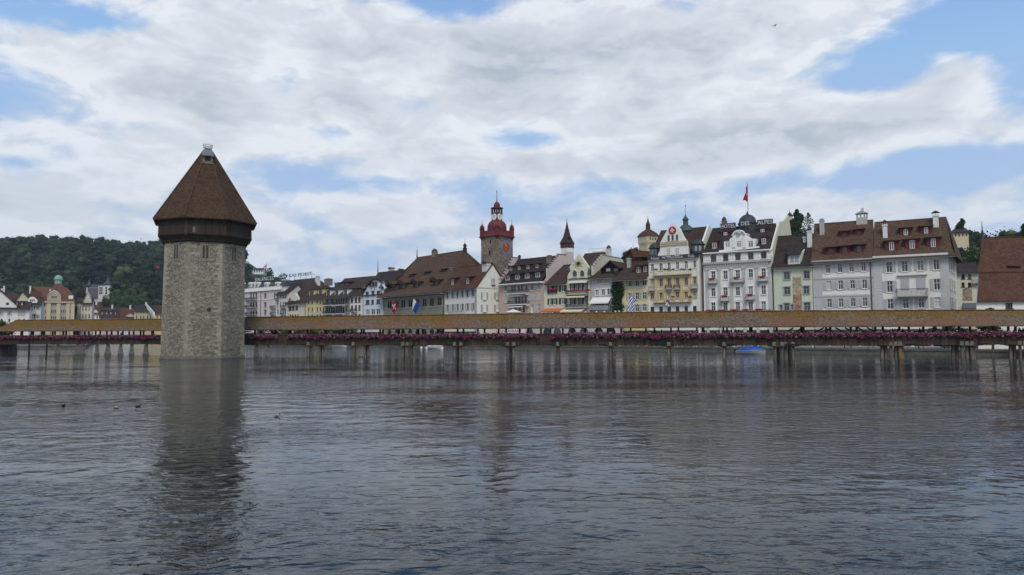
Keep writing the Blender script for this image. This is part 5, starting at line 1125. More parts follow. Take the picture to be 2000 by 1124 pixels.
h.finish(); PICK = h

# ---- 18 grey white hotel with ornate dormer, dark dome and letters on the roof
h = House('hotel', 'pale grey hotel with ornate white attic gable, small dark dome and big rooftop letters', 1376, 1510, 516, 507.2, 'plaster_white', D=15, cat='hotel')
zc = h.ze; h.ze = (h.L(1376, 494.5)[2] + h.L(1510, 487.5)[2]) / 2
h.roof((1397, 446.5), (1524, 437.6), 'roof_dark', v=7.5, of=.35, ol=0, or_=-.4)
Xa = [1393.3, 1417, 1441, 1466.3, 1491.5]
h.win(Xa, 505.3, 498.3, 11, 14.5, 'd'); h.win(Xa, 538.8, 533.2, 8.6, 17, 's'); h.win(Xa, 571, 567.3, 8.6, 17, 's'); h.win(Xa, 599.5, 597.8, 8.6, 17, 's')
zT = (h.L(1376, 521)[2] + h.L(1510, 512)[2]) / 2; zE = h.ze
for px in (1381.5, 1405, 1429, 1453.5, 1478.8, 1504):
    u = h.L(px, 560)[0]; b = MB(); b.box(u - .3, u + .3, -.16, -.003, .5, zT - 1.0); b.box(u - .42, u + .42, -.25, -.003, zT - 1.0, zT - .5); b.build('pilaster', 'stone_pale', h.root)
    u = h.L(px, 500)[0]; b = MB()
    for q in (-.42, 0, .42): b.box(u + q - .14, u + q + .14, -.1, -.003, zT + 1.2, zE - .4)
    b.build('pilaster', 'trim', h.root)
h.band('cornice', 'stone_grey', 516.5, 508, .45, .6); h.band('frieze', 'stone_pale', 523.5, 515.2, .9, .1)
b = MB(); g = np.random.default_rng(4); n = 26
for i in range(n): u = .6 + (h.W - 1.2) * i / n; b.box(u, u + .38, -.14, -.1, zT - .35, zT + .35)
b.build('frieze_relief', 'trim', h.root); h.band('eaves_cornice', 'trim', 495.8, 488.8, .35, .42)
for px, y, w in ((1393.3, 551.5, 8), (1441, 549.3, 14), (1491.3, 547.2, 9.5)): h.balcony(px - w, px + w, y - 5.5, y + 1, .9, 'stone_grey', 'stone_grey', [px - 5, px - 2.5], bal=.2)
for px, y in ((1416.5, 585), (1466.3, 582.5)): h.balcony(px - 8.5, px + 8.5, y - 5.5, y + 2, .9, 'stone_grey', 'stone_grey', [px - 3.5, px - 1], bal=.2)
h.balcony(1380, 1506, 607.5, 612, .8, 'iron', 'stone_grey', [1383, 1386, 1407, 1410, 1431, 1434, 1455, 1458, 1480, 1483, 1486])
h.facepoly('pediment', [(1434, 588), (1441, 583.5), (1448, 587.4)], 'trim', .22, -.22)
h.dormer([1395.5, 1492], 480.2, 471.5, 8, 11.5, 'red_dormer', 'red_dormer', 'w', .12, .18); h.dormer([1417, 1489.3], 457.2, 451, 6.5, 5.5, 'red_dormer', 'red_dormer', 'w', .15, .2, 'round')
vv = -.15; og = h.facepoly('attic_gable', [(1404, 489.5), (1414, 488.2), (1414, 472), (1424, 471), (1426, 466), (1431, 463.5), (1428, 459.5), (1433, 457.5), (1437, 453.3), (1443, 451), (1449.5, 452.3), (1454, 456), (1460, 456.3), (1457.5, 460), (1462, 463), (1466, 467), (1477, 466.5), (1474, 482), (1482, 481), (1482, 484.5), (1404, 493)], 'trim', 2.4, vv)
A = np.linspace(0.05, math.pi - .05, 11); cu = h.L(1443.5, 459.5, vv); rr = h.rect(1443.5, 459, 23, 10, vv)[2] / 2
b = MB()
for a0, a1 in zip(A, A[1:]): b.tube((cu[0] + rr * math.cos(a0), vv - .2, cu[2] + rr * .72 * math.sin(a0)), (cu[0] + rr * math.cos(a1), vv - .2, cu[2] + rr * .72 * math.sin(a1)), .2, n=6)
b.lathe([(.5, -.12), (.55, .06), (.2, .16)], 12, (cu[0], vv - .15, cu[2] + .4)); b.build('arch_moulding', 'white', og)
for px in (1433.5, 1454): u = h.L(px, 475, vv)[0]; h_ = MB(); h_.box(u - .3, u + .3, vv - .2, vv - .003, h.L(px, 484, vv)[2], h.L(px, 464, vv)[2]); h_.build('pilaster', 'white', og)
for px, w in ((1421.5, 7.5), (1443.5, 7.5), (1466.5, 8)):
    u, zb, ww, hh = h.rect(px, 476.5, w, 11, vv); b = MB(); b.box(u - ww / 2, u + ww / 2, vv - .03, vv + .02, zb, zb + hh, 0); b.box(u - .05, u + .05, vv - .07, vv - .03, zb, zb + hh, 1); b.box(u - ww / 2, u + ww / 2, vv - .07, vv - .03, zb + hh * .65, zb + hh * .65 + .08, 1); b.build('window', ['glass_pale', 'trim'], og)
W = h.W; zz = [h.LU(x, y, W) for x, y in ((1509, 487), (1523, 434), (1531, 432), (1540, 421), (1546, 462))]
MB().prism([(W + .02, 0, 2)] + [(W + .02, v, z) for _, v, z in zz] + [(W + .02, 15, h.ze - 1), (W + .02, 15, 2)], (-.42, 0, 0)).build('fire_wall', 'plaster_cream', h.root)
u, _, z = h.L(1460.5, 450, 7.5); k = h.rect(1460, 431, 1, 38, 7.5)[3] / 4.0; dm = MB().lathe([(1.95, -2), (1.95, 1.15 * k), (2.15, 1.25 * k), (2.15, 1.4 * k), (1.9, 1.5 * k)] + [(1.9 * math.cos(a), 1.5 * k + 1.75 * k * math.sin(a)) for a in np.linspace(.15, 1.35, 7)] + [(.25, 3.4 * k), (.1, 3.9 * k)], 16).build('dome', 'lead_dark', h.root, (u, 7.5, z))
for txt, px, py, w, hh in (('HOTEL', 1421.5, 441.8, 29, 7.6), ('DES', 1455.3, 436.6, 16.5, 7.6), ('ALPES', 1494.2, 434.2, 29, 7.6)):
    u, zb, ww, h2 = h.rect(px, py, w + 2, hh + 3.6, 5.0); b = MB()
    if txt != 'DES': b.box(u - ww / 2, u + ww / 2, 5.02, 5.08, zb, zb + h2)
    for q in (-.4, 0, .4): b.tube((u + q * ww, 5.12, h.zs(5.12) - .2), (u + q * ww, 5.12, zb + h2), .06, n=5)
    fr = b.build('sign_frame', 'iron', h.root); h.sign(txt, px, py, w, hh, 'letters', 4.94, fr, .05)
h.chimney(1414.5, 429.5, 445, 9, 'chimney_brick', 'dome', v=8); h.finish(); ALP = h

# ---- 19 pale green house with mural
h = House('house', 'pale green house with a faded wall painting, concave dark roof and central dormer', 1511, 1589, 520, 516, 'plaster_green', D=14)
h.roof((1537, 462.5), (1604, 456.5), 'roof_dark', v=7, of=.8, ol=.1, or_=.2, flare=.06)
h.win([1536.8, 1575.6], 539, 537.2, 11.5, 15.5, 'g'); h.win([1537.2, 1574.8], 568.3, 566.8, 11.5, 15.5, 'g'); h.win([1536.8], 600, 600, 10.5, 14, 'g'); h.win([1525.8, 1547.6], 601.2, 600.2, 5, 10.5, 'g'); h.win([1576.3], 598.7, 598.7, 12, 15.5, 'g')
b = MB(); P = [h.L(x, y, -.05) for x, y in ((1538.8, 520), (1538.8, 499.5), (1562, 497.6), (1562, 518.5))]; b.prism(P, (0, 3.4, 0)); dm = b.build('dormer', 'plaster_green', h.root)
u, zb, ww, hh = h.rect(1551.5, 506, 19, 12, -.05); b = MB(); b.box(u - ww / 2, u + ww / 2, -.1, -.04, zb, zb + hh, 0)
for q in (-.5, -.02, .46): b.box(u + q * ww, u + (q + .05) * ww, -.14, -.1, zb, zb + hh, 1)
b.box(u - ww / 2, u + ww / 2, -.14, -.1, zb + hh - .1, zb + hh + .03, 1); b.build('window', ['glass_pale', 'trim'], dm)
b = MB(); a, c = h.L(1536, 499.5, -.6), h.L(1563, 497.4, -.6); z2 = a[2] + 2.2; b.prism([(a[0], -.6, a[2]), (c[0], -.6, a[2]), (c[0] + .3, 4.6, z2), (a[0] - .5, 4.6, z2)], (0, 0, .2)); b.build('dormer_roof', 'roof_dark', dm)
b = MB(); b.prism([h.L(1562.3, 517, 0), h.L(1562.3, 497.5, 0), h.L(1572, 487, 2.3), h.L(1566, 512, 1.2)], (-.2, 0, 0)); b.build('dormer_cheek', 'plaster_green', dm)
mu = h.facepoly('mural', [(1548, 576), (1548, 541.5), (1565, 540.5), (1565.5, 575)], 'mural', .02, -.025); h.facepoly('mural_figure', [(1548.5, 614), (1548.5, 576), (1565.8, 575), (1565.8, 613)], 'mural_red', .02, -.025, mu); h.facepoly('mural_detail', [(1560.5, 597), (1560, 586), (1563.5, 585), (1564, 596)], 'mural', .015, -.042, mu)
for txt, py, w in (('HOTEL', 545.5, 13), ('DES', 551.5, 7), ('ALPES', 556.6, 15)): h.sign(txt, 1556.5, py, w, 3.4, 'letters_brown', -.035, mu, .004)
h.chimney(1581.3, 449, 476, 9.5, 'chimney_white', 'dome', v=4.5); h.chimney(1605.5, 428, 460, 9, 'stone_grey', v=6); h.chimney(1571.5, 461, 468, 3, v=5.5)
h.box('downpipe', 'iron', .02, .18, -.18, -.02, 0, h.ze - .4); h.finish()

# ---- 20 grey blue house
h = House('house', 'grey blue house with white bands, grey shutters and five red dormers', 1590, 1709, 512.5, 504, 'plaster_grey', D=17)
h.roof((1616, 440), (1722, 426), 'roof_old', v=8, of=.8, ol=.3, or_=0, flare=.05)
for (ya, yb), dx in (((525.5, 521.5), 0), ((558, 555.2), 2), ((593, 590), 3)):
    h.win([1617 + dx, 1640.5 + dx * .7, 1663 + dx, 1686.5 + dx], ya, yb, 9, 17, 'w', 'shutter_grey', shw=.62)
for ya, yb in ((539.8, 535), (573.6, 570.5), (608, 606)):
    z = (h.L(1605, ya)[2] + h.L(1699, yb)[2]) / 2; u0, u1 = h.L(1606, ya)[0], h.L(1699, yb)[0]; h.box('white_band', 'plaster_white', u0, u1, -.02, -.003, z - .42, z + .42); h.box('string_course', 'shutter_grey', 0, h.W, -.08, -.003, z + .45 - 1.15, z + .55 - 1.15)
h.dormer([1622.5, 1650, 1677.6], 492, 487, 9, 12.5, 'red_dormer', 'roof_old', 'r', .45, .5); h.dormer([1649.5, 1677.5], 458.8, 455.2, 8, 9, 'red_dormer', 'roof_old', 'r', .4, .4)
h.band('eaves_cornice', 'plaster_grey', 514.5, 506, .6, .55)
u, _, z = h.L(1683.5, 430.5, 8); b = MB(); b.box(-1.0, 1.0, -.7, .7, -1.5, .5)
for q in (-1.0, -.35, .35, .8): b.box(q, q + .25, -.7, .7, .5, 1.3)
b.prism([(-1.2, -.9, 1.3), (1.2, -.9, 1.3), (0, -.9, 1.9)], (0, 1.8, 0)); b.box(-.05, .35, -.1, .1, 1.6, 2.5); b.build('ridge_turret', 'stone_grey', h.root, (u, 8, z))
h.box('downpipe', 'iron', h.W - .5, h.W - .34, -.17, -.01, 0, h.ze - .4); h.finish(); GRY = h

# ---- 21 white corner house
h = House('house', 'white corner house with grey quoins, iron balcony, two tall chimneys and red dormers', 1709, 1857, 504, 495.2, 'plaster_white', D=15)
h.roof((1731, 434), (1840, 425.5), 'roof_old', v=7.5, of=.9, ol=0, or_=1.2, flare=.05, hipR=True)
h.win([1736.8, 1767, 1797.7, 1828.8], 522, 516.8, 11.5, 21, 'w', 'shutter_grey', shw=.62); h.win([1737.8, 1830], 560, 555.8, 12, 22, 'w', 'shutter_grey', shw=.62); h.closed(1767.3, 555, 17, 23, 'shutter_grey'); h.closed(1798.5, 554, 18, 23, 'shutter_grey'); h.win([1739, 1769.3, 1800, 1831], 594, 590.8, 12, 20, 'w', 'shutter_grey', shw=.62)
for x0, x1 in ((0, 1.5), (h.W - 1.35, h.W + .03)):
    b = MB(); z = 0
    while z < h.ze - .6: b.box(x0 if x0 else .02, x1, -.06, -.003, z, z + .52); z += .56
    b.build('corner_stones', 'shutter_pale', h.root)
h.balcony(1751.5, 1813, 564.5, 578, 1.3, 'iron', 'stone_grey', None, 0.0, False, .2); h.band('awning_box', 'stone_grey', 539, 537, .18, .4, h.L(1752, 539)[0], h.L(1811, 537)[0], 1752, 1811); h.band('eaves_cornice', 'plaster_greywhite', 505.5, 497, .7, .7)
h.dormer([1741.3, 1781.5, 1822.8], 481, 474.5, 9, 16, 'red_dormer', 'roof_old', 'w', .35, .75); h.dormer([1769, 1808.7], 453.8, 450.4, 7.5, 11.5, 'red_dormer', 'roof_old', 'w', .35, .65)
h.chimney(1728.5, 431, 460, 9, 'chimney_white', 'house', v=4.5); h.chimney(1827.5, 413, 440, 11, 'chimney_white', 'house', v=6)
W = h.W
for z in (h.ze - 3.0, h.ze - 6.5, h.ze - 10.0):
    for v in (2.5, 6.5, 10.5):
        fr, pn = win_meshes(1.2, 2.1, 'w'); o = link('window', fr, h.root, (W + .06, v, z)); o.rotation_euler.z = math.pi / 2; link('pane', pn, o)
        for sg in (-1, 1): q = link('shutter', shutter_mesh(.7, 2.1, 'shutter_grey'), h.root, (W, v + sg * 1.0, z)); q.rotation_euler.z = math.pi / 2
h.finish(); CRN = h
for o in h.root.children:      # the corner plot is skewed: the side street leaves at a wider angle
    if o.name.split('.')[0] in ('roof', 'wall', 'gutter', 'eaves', 'added_dark_front'):
        for v_ in o.data.vertices: v_.co.x += .10 * max(0, v_.co.y) * min(1, max(0, v_.co.x / h.W))
    elif o.location.x > h.W - .1 and o.location.y > .5: o.location.x += .10 * o.location.y; o.rotation_euler.z -= math.atan(.10)
# ------------------------------------------------------------------ left bank
def fgable(h, l, t, r, v0, depth, wall, roof, oh=.5, zb=None, name='gable'):
    L_, T_, R_ = h.L(*l, v0), h.L(*t, v0), h.L(*r, v0); zb = min(L_[2], R_[2]) if zb is None else zb; b = MB(); b.prism([(L_[0], v0, zb), L_, T_, R_, (R_[0], v0, zb)], (0, depth, 0)); g_ = b.build(name, wall, h.root); b = MB()
    for A in (L_, R_):
        d = Vector(A) - Vector(T_); e = Vector(T_) + d * (1 + oh / d.length); b.prism([(e.x, v0 - .4, e.z), (T_[0], v0 - .4, T_[2]), (T_[0], v0 - .4, T_[2] + .3), (e.x, v0 - .4, e.z + .3)], (0, depth + .4, 0))
    b.build('gable_roof', roof, g_); return g_
h = House('house', 'white house with half round gable window and grey shutters at the far left edge', -14, 57, 602.5, 602, 'plaster_white', D=12, Y=(238, 243))
h.roof((-14, 590), (50, 590), 'roof_brown', v=4.5, of=.8); fgable(h, (-14, 587), (0, 568), (33, 597.5), -.1, 9, 'plaster_white', 'roof_brown', .6, h.ze + .2)
h.win([2, 18.5], 612.5, 612.5, 4.4, 9, 'w', 'shutter_grey'); h.closed(36.5, 613, 4.4, 9, 'shutter_grey'); h.closed(42, 613, 4.4, 9, 'shutter_grey'); h.closed(47, 613, 4.4, 9, 'shutter_grey'); h.win([3, 18, 37, 47], 626, 626, 4, 6, 'd')
u, _, z = h.L(14.6, 593.7, -.1); MB().prism([(u + .45 * math.cos(a), -.16, z + .45 * math.sin(a)) for a in np.linspace(0, 6.28, 15)[:-1]], (0, .05, 0)).build('round_window', 'glass', h.root)
h.dormer([38], 594, 594, 7, 5, 'white', 'roof_brown', 'd', .4, .4); h.finish()
h = House('house', 'beige house with tall brown roof and small white chimney behind far left house', 4, 56, 590, 588, 'plaster_beige', D=12, Y=(298, 302))
h.roof((10, 571), (26, 569), 'roof_brown', v=6, hipL=True, hipR=True); h.win([12, 22, 32, 42, 50], 582, 582, 3, 6, 'd') if False else None
fgable(h, (31, 588), (44, 571), (56, 584), -.1, 8, 'plaster_beige', 'roof_brown'); h.chimney(8, 558, 572, 3, v=5); h.chimney(3.5, 563, 575, 3, v=5); h.finish()
h = House('house', 'pale narrow house with white baroque dormer, left of the beige bank building', 52, 79, 595, 594, 'plaster_greywhite', D=12, Y=(262, 264))
h.roof((52, 582), (79, 580), 'roof_brown', v=5); h.win([56.5, 62.5, 67], 602, 602, 3, 8, 'd'); h.win([73.5], 602, 602, 4, 8, 'w', 'shutter_grey'); h.win([56.5, 62.5, 67], 619, 619, 3, 8, 'd'); h.win([73.5], 619, 619, 4, 8, 'w', 'shutter_grey'); h.balcony(59.5, 69.5, 608.5, 612.5, 1.0); h.balcony(59.5, 69.5, 621, 625, 1.0)
h.facepoly('ornate_dormer', [(55, 592), (54, 587), (57, 582), (61, 580), (66, 580.5), (70, 584), (73, 588), (72, 592)], 'white', 3, -.1)
for px in (59.5, 63, 66.5): u, zb, ww, hh = h.rect(px, 587, 2.2, 4, -.12); MB().box(u - ww / 2, u + ww / 2, -.16, -.12, zb, zb + hh).build('window', 'glass', h.root)
h.awning(57, 72, 626, 628, 'awning_white', 1.5); h.finish()
h = House('office_building', 'large beige building with giant pilasters, steep red roof and green copper lantern', 77, 143, 589.5, 590, 'plaster_sand', D=26, Y=(330, 337), cat='building')
for px in (86.5, 105, 124):
    for y, hh in ((595, 4.5), (608.6, 6.5), (621.4, 6)): h.win([px - 3.6, px, px + 3.6] if px > 90 else [px - 2.2, px + 2.2], y, y, 2.3, hh, 'd')
for y, hh in ((595, 4.5), (608.6, 6.5), (621.4, 6)): h.win([138.5], y, y, 2.8, hh, 'd')
for px in (79, 95.5, 114.5, 133, 142): u = h.L(px, 600)[0]; MB().box(u - .75, u + .75, -.4, -.003, 0, h.ze - .3).build('pilaster', 'plaster_beige', h.root)
h.band('cornice', 'plaster_beige', 590.5, 590.5, .6, .7); z1 = h.L(100, 574.5, 3)[2]; z2 = h.L(80, 560.5, 9)[2]; W = h.W
b = MB(); b.prism([(-.6, -.6, h.ze), (W + .6, -.6, h.ze), (W - .5, 2.2, z1), (.5, 2.2, z1)], (0, 0, -.3)); b.prism([(W + .6, -.6, h.ze), (W + .6, 26, h.ze), (W - .5, 24, z1), (W - .5, 2.2, z1)], (0, 0, -.3)); b.prism([(.5, 2.2, z1), (W - .5, 2.2, z1), (W - 3, 9, z2), (-4, 9, z2)], (0, 0, -.3)); b.prism([(W - .5, 2.2, z1), (W - .5, 24, z1), (W - 3, 18, z2), (W - 3, 9, z2)], (0, 0, -.3)); b.prism([(-4, 9, z2), (W - 3, 9, z2), (W - 3, 18, z2), (-4, 18, z2)], (0, 0, -.3)); b.box(-4, 0, 3, 20, h.ze - 6, z1 + 1)
P = [h.L(x, 575, 4.5) for x in (97, 135)]; ap = h.L(107, 553, 9); a2 = h.L(120, 553, 9)
for q in ([(P[0][0], 3.0, z1), (P[1][0], 3.0, z1), (a2[0], 9, ap[2]), (ap[0], 9, ap[2])], [(P[1][0], 3.0, z1), (P[1][0], 15, z1), (a2[0], 10, ap[2]), (a2[0], 9, ap[2])], [(P[0][0], 15, z1), (P[0][0], 3.0, z1), (ap[0], 9, ap[2]), (ap[0], 10, ap[2])], [(ap[0], 9, ap[2]), (a2[0], 9, ap[2]), (a2[0], 10, ap[2]), (ap[0], 10, ap[2])]): b.poly(q)
rf = b.build('roof', 'roof_orange', h.root)
h.facepoly('pediment', [(92, 589), (92, 577), (98, 572), (105.5, 567.5), (113, 571), (119.5, 577), (119.5, 589)], 'plaster_sand', 4, -.3)
for px in (101.5, 105.5, 109.5): u, zb, ww, hh = h.rect(px, 580.5, 2.3, 4.5, -.3); MB().box(u - ww / 2, u + ww / 2, -.36, -.3, zb, zb + hh).build('window', 'glass', h.root)
h.facepoly('pediment_cornice', [(91, 578), (98, 571.2), (105.5, 566.8), (113, 570.4), (120.5, 578), (113, 572), (105.5, 568.4), (98, 573)], 'white', 1, -.6)
u, _, z = h.L(113.8, 553.5, 9.5); MB().lathe([(1.5, -.3), (1.5, 1.6), (2.0, 1.7), (2.0, 1.9), (1.65, 2.2), (1.65, 2.6), (1.3, 3.3), (.6, 3.8), (.1, 4.0)], 12).build('lantern', 'copper_pale', h.root, (u, 9.5, z)); h.chimney(59, 558, 570, 3.5, v=8); h.chimney(98, 564, 570, 2.5, v=5)
u, zb, ww, hh = h.rect(138.5, 581, 9, 7, .6); MB().box(u - ww / 2, u + ww / 2, .5, 4, zb, zb + hh).build('dormer', 'white', h.root); h.finish()
h = House('house', 'tall cream house with pointed finial gable beside the beige building', 158, 179, 594, 593, 'plaster_cream', D=12, Y=(352, 354))
h.roof((158, 584), (179, 584), 'roof_brown', v=6); fgable(h, (163, 590), (171.5, 571), (179, 592), -.1, 8, 'plaster_cream', 'plaster_cream', .1); h.win([162, 168], 603, 603, 2.6, 8, 'd'); h.win([162, 168, 174], 618, 618, 2.6, 8, 'd'); h.win([174], 603, 603, 2, 8, 'd'); h.finish()
h = House('house', 'narrow pale house between the beige building and the finial gabled house', 150, 159, 589, 589, 'plaster_rose', D=10, Y=(356, 357)); h.roof((150, 582), (159, 582), 'roof_brown', v=5); h.win([152.5, 156.5], 602, 602, 2, 8, 'd'); h.win([152.5, 156.5], 617, 617, 2, 8, 'd'); h.finish()
for lab, xl, xr, e, rl, rm, wl, ws in (('white gabled house with dark arched front and maroon roof on the left bank', 178, 195, 612, 594, 'roof_maroon', 'plaster_white', [(183, 620), (190, 620)]),
        ('low house with mossy brown roof and two dormers on the left bank', 194, 236, 620, 601, 'roof_brown', 'plaster_rose', [(200, 625), (210, 625), (222, 625)]),
        ('low house with reddish roof and a small white gable on the left bank', 234, 268, 621, 602, 'roof_maroon', 'plaster_blue_white', [(241, 625), (248, 625), (255, 625), (262, 625)]),
        ('long pale house with two window rows and slate roof left of the stone tower', 262, 301, 607, 596, 'roof_dark', 'plaster_beige', [(268, 609), (275, 609), (281, 609), (288, 609), (294, 609), (267, 620), (275, 620), (281, 620), (288, 620), (294, 620)]),
        ('yellow house with brown roof just left of the stone tower', 300, 332, 612, 597, 'roof_brown', 'plaster_yellow', [(307, 619), (314, 619)])):
    Y = 400 if xl < 255 else 392; h = House('house', lab, xl, xr, e, e, wl, D=12, Y=(Y, Y * (1 + .0003 * (xr - xl)))); h.roof((xl, rl), (xr, rl), rm, v=6)
    for px, py in ws: h.win([px], py, py, 2.6, 6.5, 'd')
    if xl == 194: h.dormer([204, 221], 612, 612, 8, 5.5, 'plaster_rose', 'roof_brown', 'd', .4, .4, 'round')
    if xl == 234: fgable(h, (246, 619), (254, 614), (262, 619), -.1, 4, 'white', 'white', .1)
    if xl == 262: h.sidepoly('fire_wall', [(281, 596), (288, 595), (302, 611), (302, 618), (296, 612)], 'plaster_white', h.W - 3.5); h.chimney(255, 592, 603, 4, v=5) if False else None
    if xl == 178: fgable(h, (179, 612), (186, 603), (194, 612), -.1, 4, 'plaster_white', 'roof_maroon', .2)
    h.chimney(xl + (xr - xl) * .6, rl - 6, rl + 4, 3.5, v=5.5); h.finish()
def castle():
    q, Yq = ground_hit(190, 588); p = at(190, 590, 600); t = thing('castle', 'small white castle with dark scaffolded front and pointed corner tower on the wooded hillside', 'castle', (p.x, p.y, hz(p.x, p.y) - 2), R(8)); z0 = hz(p.x, p.y) - 2; m = 600 / 1400; Z = lambda y: (653.3 - y) * m + 4 - z0
    X = lambda px: (px - 190) * m
    b = MB(); b.box(X(169), X(199), 0, 14, 0, Z(560)); b.box(X(192), X(203), -1.0, 8, 0, Z(559)); b.build('wall', 'plaster_palepink', t)
    b = MB(); b.box(X(173), X(191.5), -1.2, -.2, Z(582), Z(563)); o = b.build('scaffold_netting', 'awning_grey', t)
    b = MB(); b.lathe([(3.0, 0), (3.0, Z(557))], 8, (X(207.5), 1.5, 0)); b.build('tower', 'white', t); b = MB(); b.lathe([(3.4, Z(557)), (4.2, Z(556)), (4.0, Z(554.5)), (1.6, Z(550)), (.7, Z(545)), (.2, Z(540)), (.08, Z(531))], 8, (X(206.5), 1.5, 0)); b.build('spire', 'lead_dark', t)
    b = MB(); b.lathe([(1.6, Z(562)), (2.0, Z(558)), (1.0, Z(552)), (.1, Z(546))], 8, (X(173), 1, 0)); b.build('corner_turret', 'lead_dark', t); b = MB(); b.prism([(X(168), -.5, Z(560)), (X(203), -.5, Z(560)), (X(201), 7, Z(555)), (X(171), 7, Z(555))], (0, 0, -.5)); b.build('roof', 'lead_dark', t)
    for px in (195, 198.5, 207):
        for y in (563, 568, 573): b = MB(); b.box(X(px) - .6, X(px) + .6, -1.75 if px == 207 else -1.1, -1.0, Z(y + 2), Z(y - 2)); b.build('window', 'glass', t)
castle()
def villa(lab, px, py0, py1, w, Y, wall, roof, rot=0.0):
    q, Yq = ground_hit(px, py1); Y = Yq or Y
    p = at(px, py1, Y); m = Y / 1400; H = (py1 - py0) * m; W = w * m; z = hz(p.x, p.y) - 1; bz = p.z - z; t = thing('villa', lab, 'villa', (p.x, p.y, z), R(rot)); k = max(bz, .5)
    b = MB(); b.box(-W / 2, W / 2, 0, W * .8, 0, k + H * .62); b.build('wall', wall, t); b = MB(); e = k + H * .62; b.prism([(-W / 2 - .5, -.5, e), (W / 2 + .5, -.5, e), (W * .38, W * .4, k + H), (-W * .38, W * .4, k + H)], (0, 0, -.3)); b.prism([(W / 2 + .5, W * .8 + .5, e), (-W / 2 - .5, W * .8 + .5, e), (-W * .38, W * .4, k + H), (W * .38, W * .4, k + H)], (0, 0, -.3)); b.poly([(W / 2 + .5, -.5, e), (W / 2 + .5, W * .8 + .5, e), (W * .38, W * .4, k + H)]); b.poly([(-W / 2 - .5, W * .8 + .5, e), (-W / 2 - .5, -.5, e), (-W * .38, W * .4, k + H)]); b.build('roof', roof, t)
    for i in range(4): MB().box(-W * .4 + i * W * .24, -W * .4 + i * W * .24 + W * .1, -.06, -.004, k + H * .2, k + H * .48).build('window', 'glass', t)
    return t
v_ = villa('white villa with dark roof high on the wooded hill right of the stone tower', 504, 523, 534, 20, 690, 'plaster_blue_white', 'lead_dark'); MB().box(-9.5, -5.5, -1, 4, 0, 7).build('side_wing', 'plaster_greywhite', v_)
villa('small white house half hidden in trees on the left hillside', 33, 529, 547, 8, 640, 'plaster_white', 'stone_grey'); villa('tiny pale house at the far left edge of the wooded hillside', 2, 528, 536, 5, 640, 'plaster_white', 'stone_grey')
villa('brown roofed house on the hill behind the white corner house', 1877, 446, 466, 26, 235, 'plaster_beige', 'roof_brown', -20)

# ------------------------------------------------------------------ right end
h = House('chapel', 'white chapel with an enormous two tiered brown tiled roof at the right edge', 1908.5, 2130, 586.5, 586.5, 'plaster_white', D=20, Y=(119, 117), cat='chapel')
h.roof((1916, 464.5), (2130, 462), 'roof_maroon', v=8, of=.3, ol=.0, or_=0, flare=.0)
v = h.von(1960, 531); z = h.zs(v); MB().prism([(-.05, v - .25, z - .02), (h.W, v - .25, z - .02), (h.W, v + 1.2, h.zs(v + 1.2) + .12), (-.05, v + 1.2, h.zs(v + 1.2) + .12)], (0, 0, -.2)).build('roof_step', 'roof_maroon', h.root)
h.win([1970.5], 597.5, 597.5, 14, 11, 'b'); h.dormer([1980], 524.5, 524.5, 14, 2, 'roof_maroon', 'roof_maroon', 'd', .3, .2); u, _, z = h.L(1914.5, 464, 8); MB().lathe([(.25, -.5), (.22, .9), (.1, 1.2), (.04, 2.8)], 8).build('spike', 'lead_dark', h.root, (.2, 8, h.zr + .2)); h.finish(shop=False); CHP = h
for o in h.root.children_recursive:      # the chapel stands on a skewed plot: its end walls are not square to the front
    if o.parent == h.root and o.name.split('.')[0] in ('roof', 'wall', 'roof_step', 'gutter', 'eaves'):
        for v_ in o.data.vertices: v_.co.x += .66 * max(0, v_.co.y)
    elif o.parent == h.root: o.location.x += .66 * max(0, o.location.y)
h = House('house', 'cream house with painted fresco facade in the gap beside the chapel', 1868, 1916, 531.5, 530.5, 'plaster_cream', D=12, Y=(158, 156)); h.roof((1868, 514), (1916, 513), 'roof_dark', v=6, of=.6)
h.win([1881, 1893.5], 540, 540, 6, 10, 'b'); h.win([1881, 1893.5], 556.5, 556.5, 6, 8.5, 'b'); h.facepoly('fresco', [(1880, 588), (1880, 566), (1888, 562), (1898, 566), (1899.5, 588)], 'mural_fresco', .02, -.03); h.balcony(1898, 1912, 547, 552.5, .8); h.awning(1880, 1912, 592, 602, 'awning_grey', 1.2); h.finish()

# ------------------------------------------------------------------ towers of the old town wall
def wall_tower():
    Y = 300; m = Y / 1400; p = at(1267.5, 560, Y); z0 = hz(p.x, p.y) - 2; Z = lambda y: (649 - y) * m + 4 - z0; t = thing('wall_tower', 'pale square wall tower with maroon pointed roof rising behind the yellow house', 'tower', (p.x, p.y, z0), R(28)); s = 2.75
    b = MB(); b.box(-s, s, -s, s, 0, Z(476)); b.box(-s - .3, s + .3, -s - .3, s + .3, Z(475), Z(462)); 
    for i in range(6):
        q = -s + .2 + i * (2 * s - .4) / 5; b.box(q - .2, q + .2, -s - .3, -s, Z(478), Z(475)); b.box(-s - .3, -s, q - .2, q + .2, Z(478), Z(475))
    b.build('wall', 'plaster_beige', t)
    b = MB(); e = s + .6; b.lathe([(e * 1.414, Z(462.5)), (e * 1.414, Z(461.5)), (e * 1.05, Z(455)), (1.0, Z(447.5)), (.9, Z(440)), (1.1, Z(439.5)), (.5, Z(433)), (.12, Z(426)), (.05, Z(420))], 4, rot=R(45)); b.build('roof', 'roof_maroon', t)
    for q in (-1.4, 0, 1.4): MB().box(q - .3, q + .3, -s - .36, -s - .304, Z(470), Z(465)).build('window', 'wood_black', t)
wall_tower()
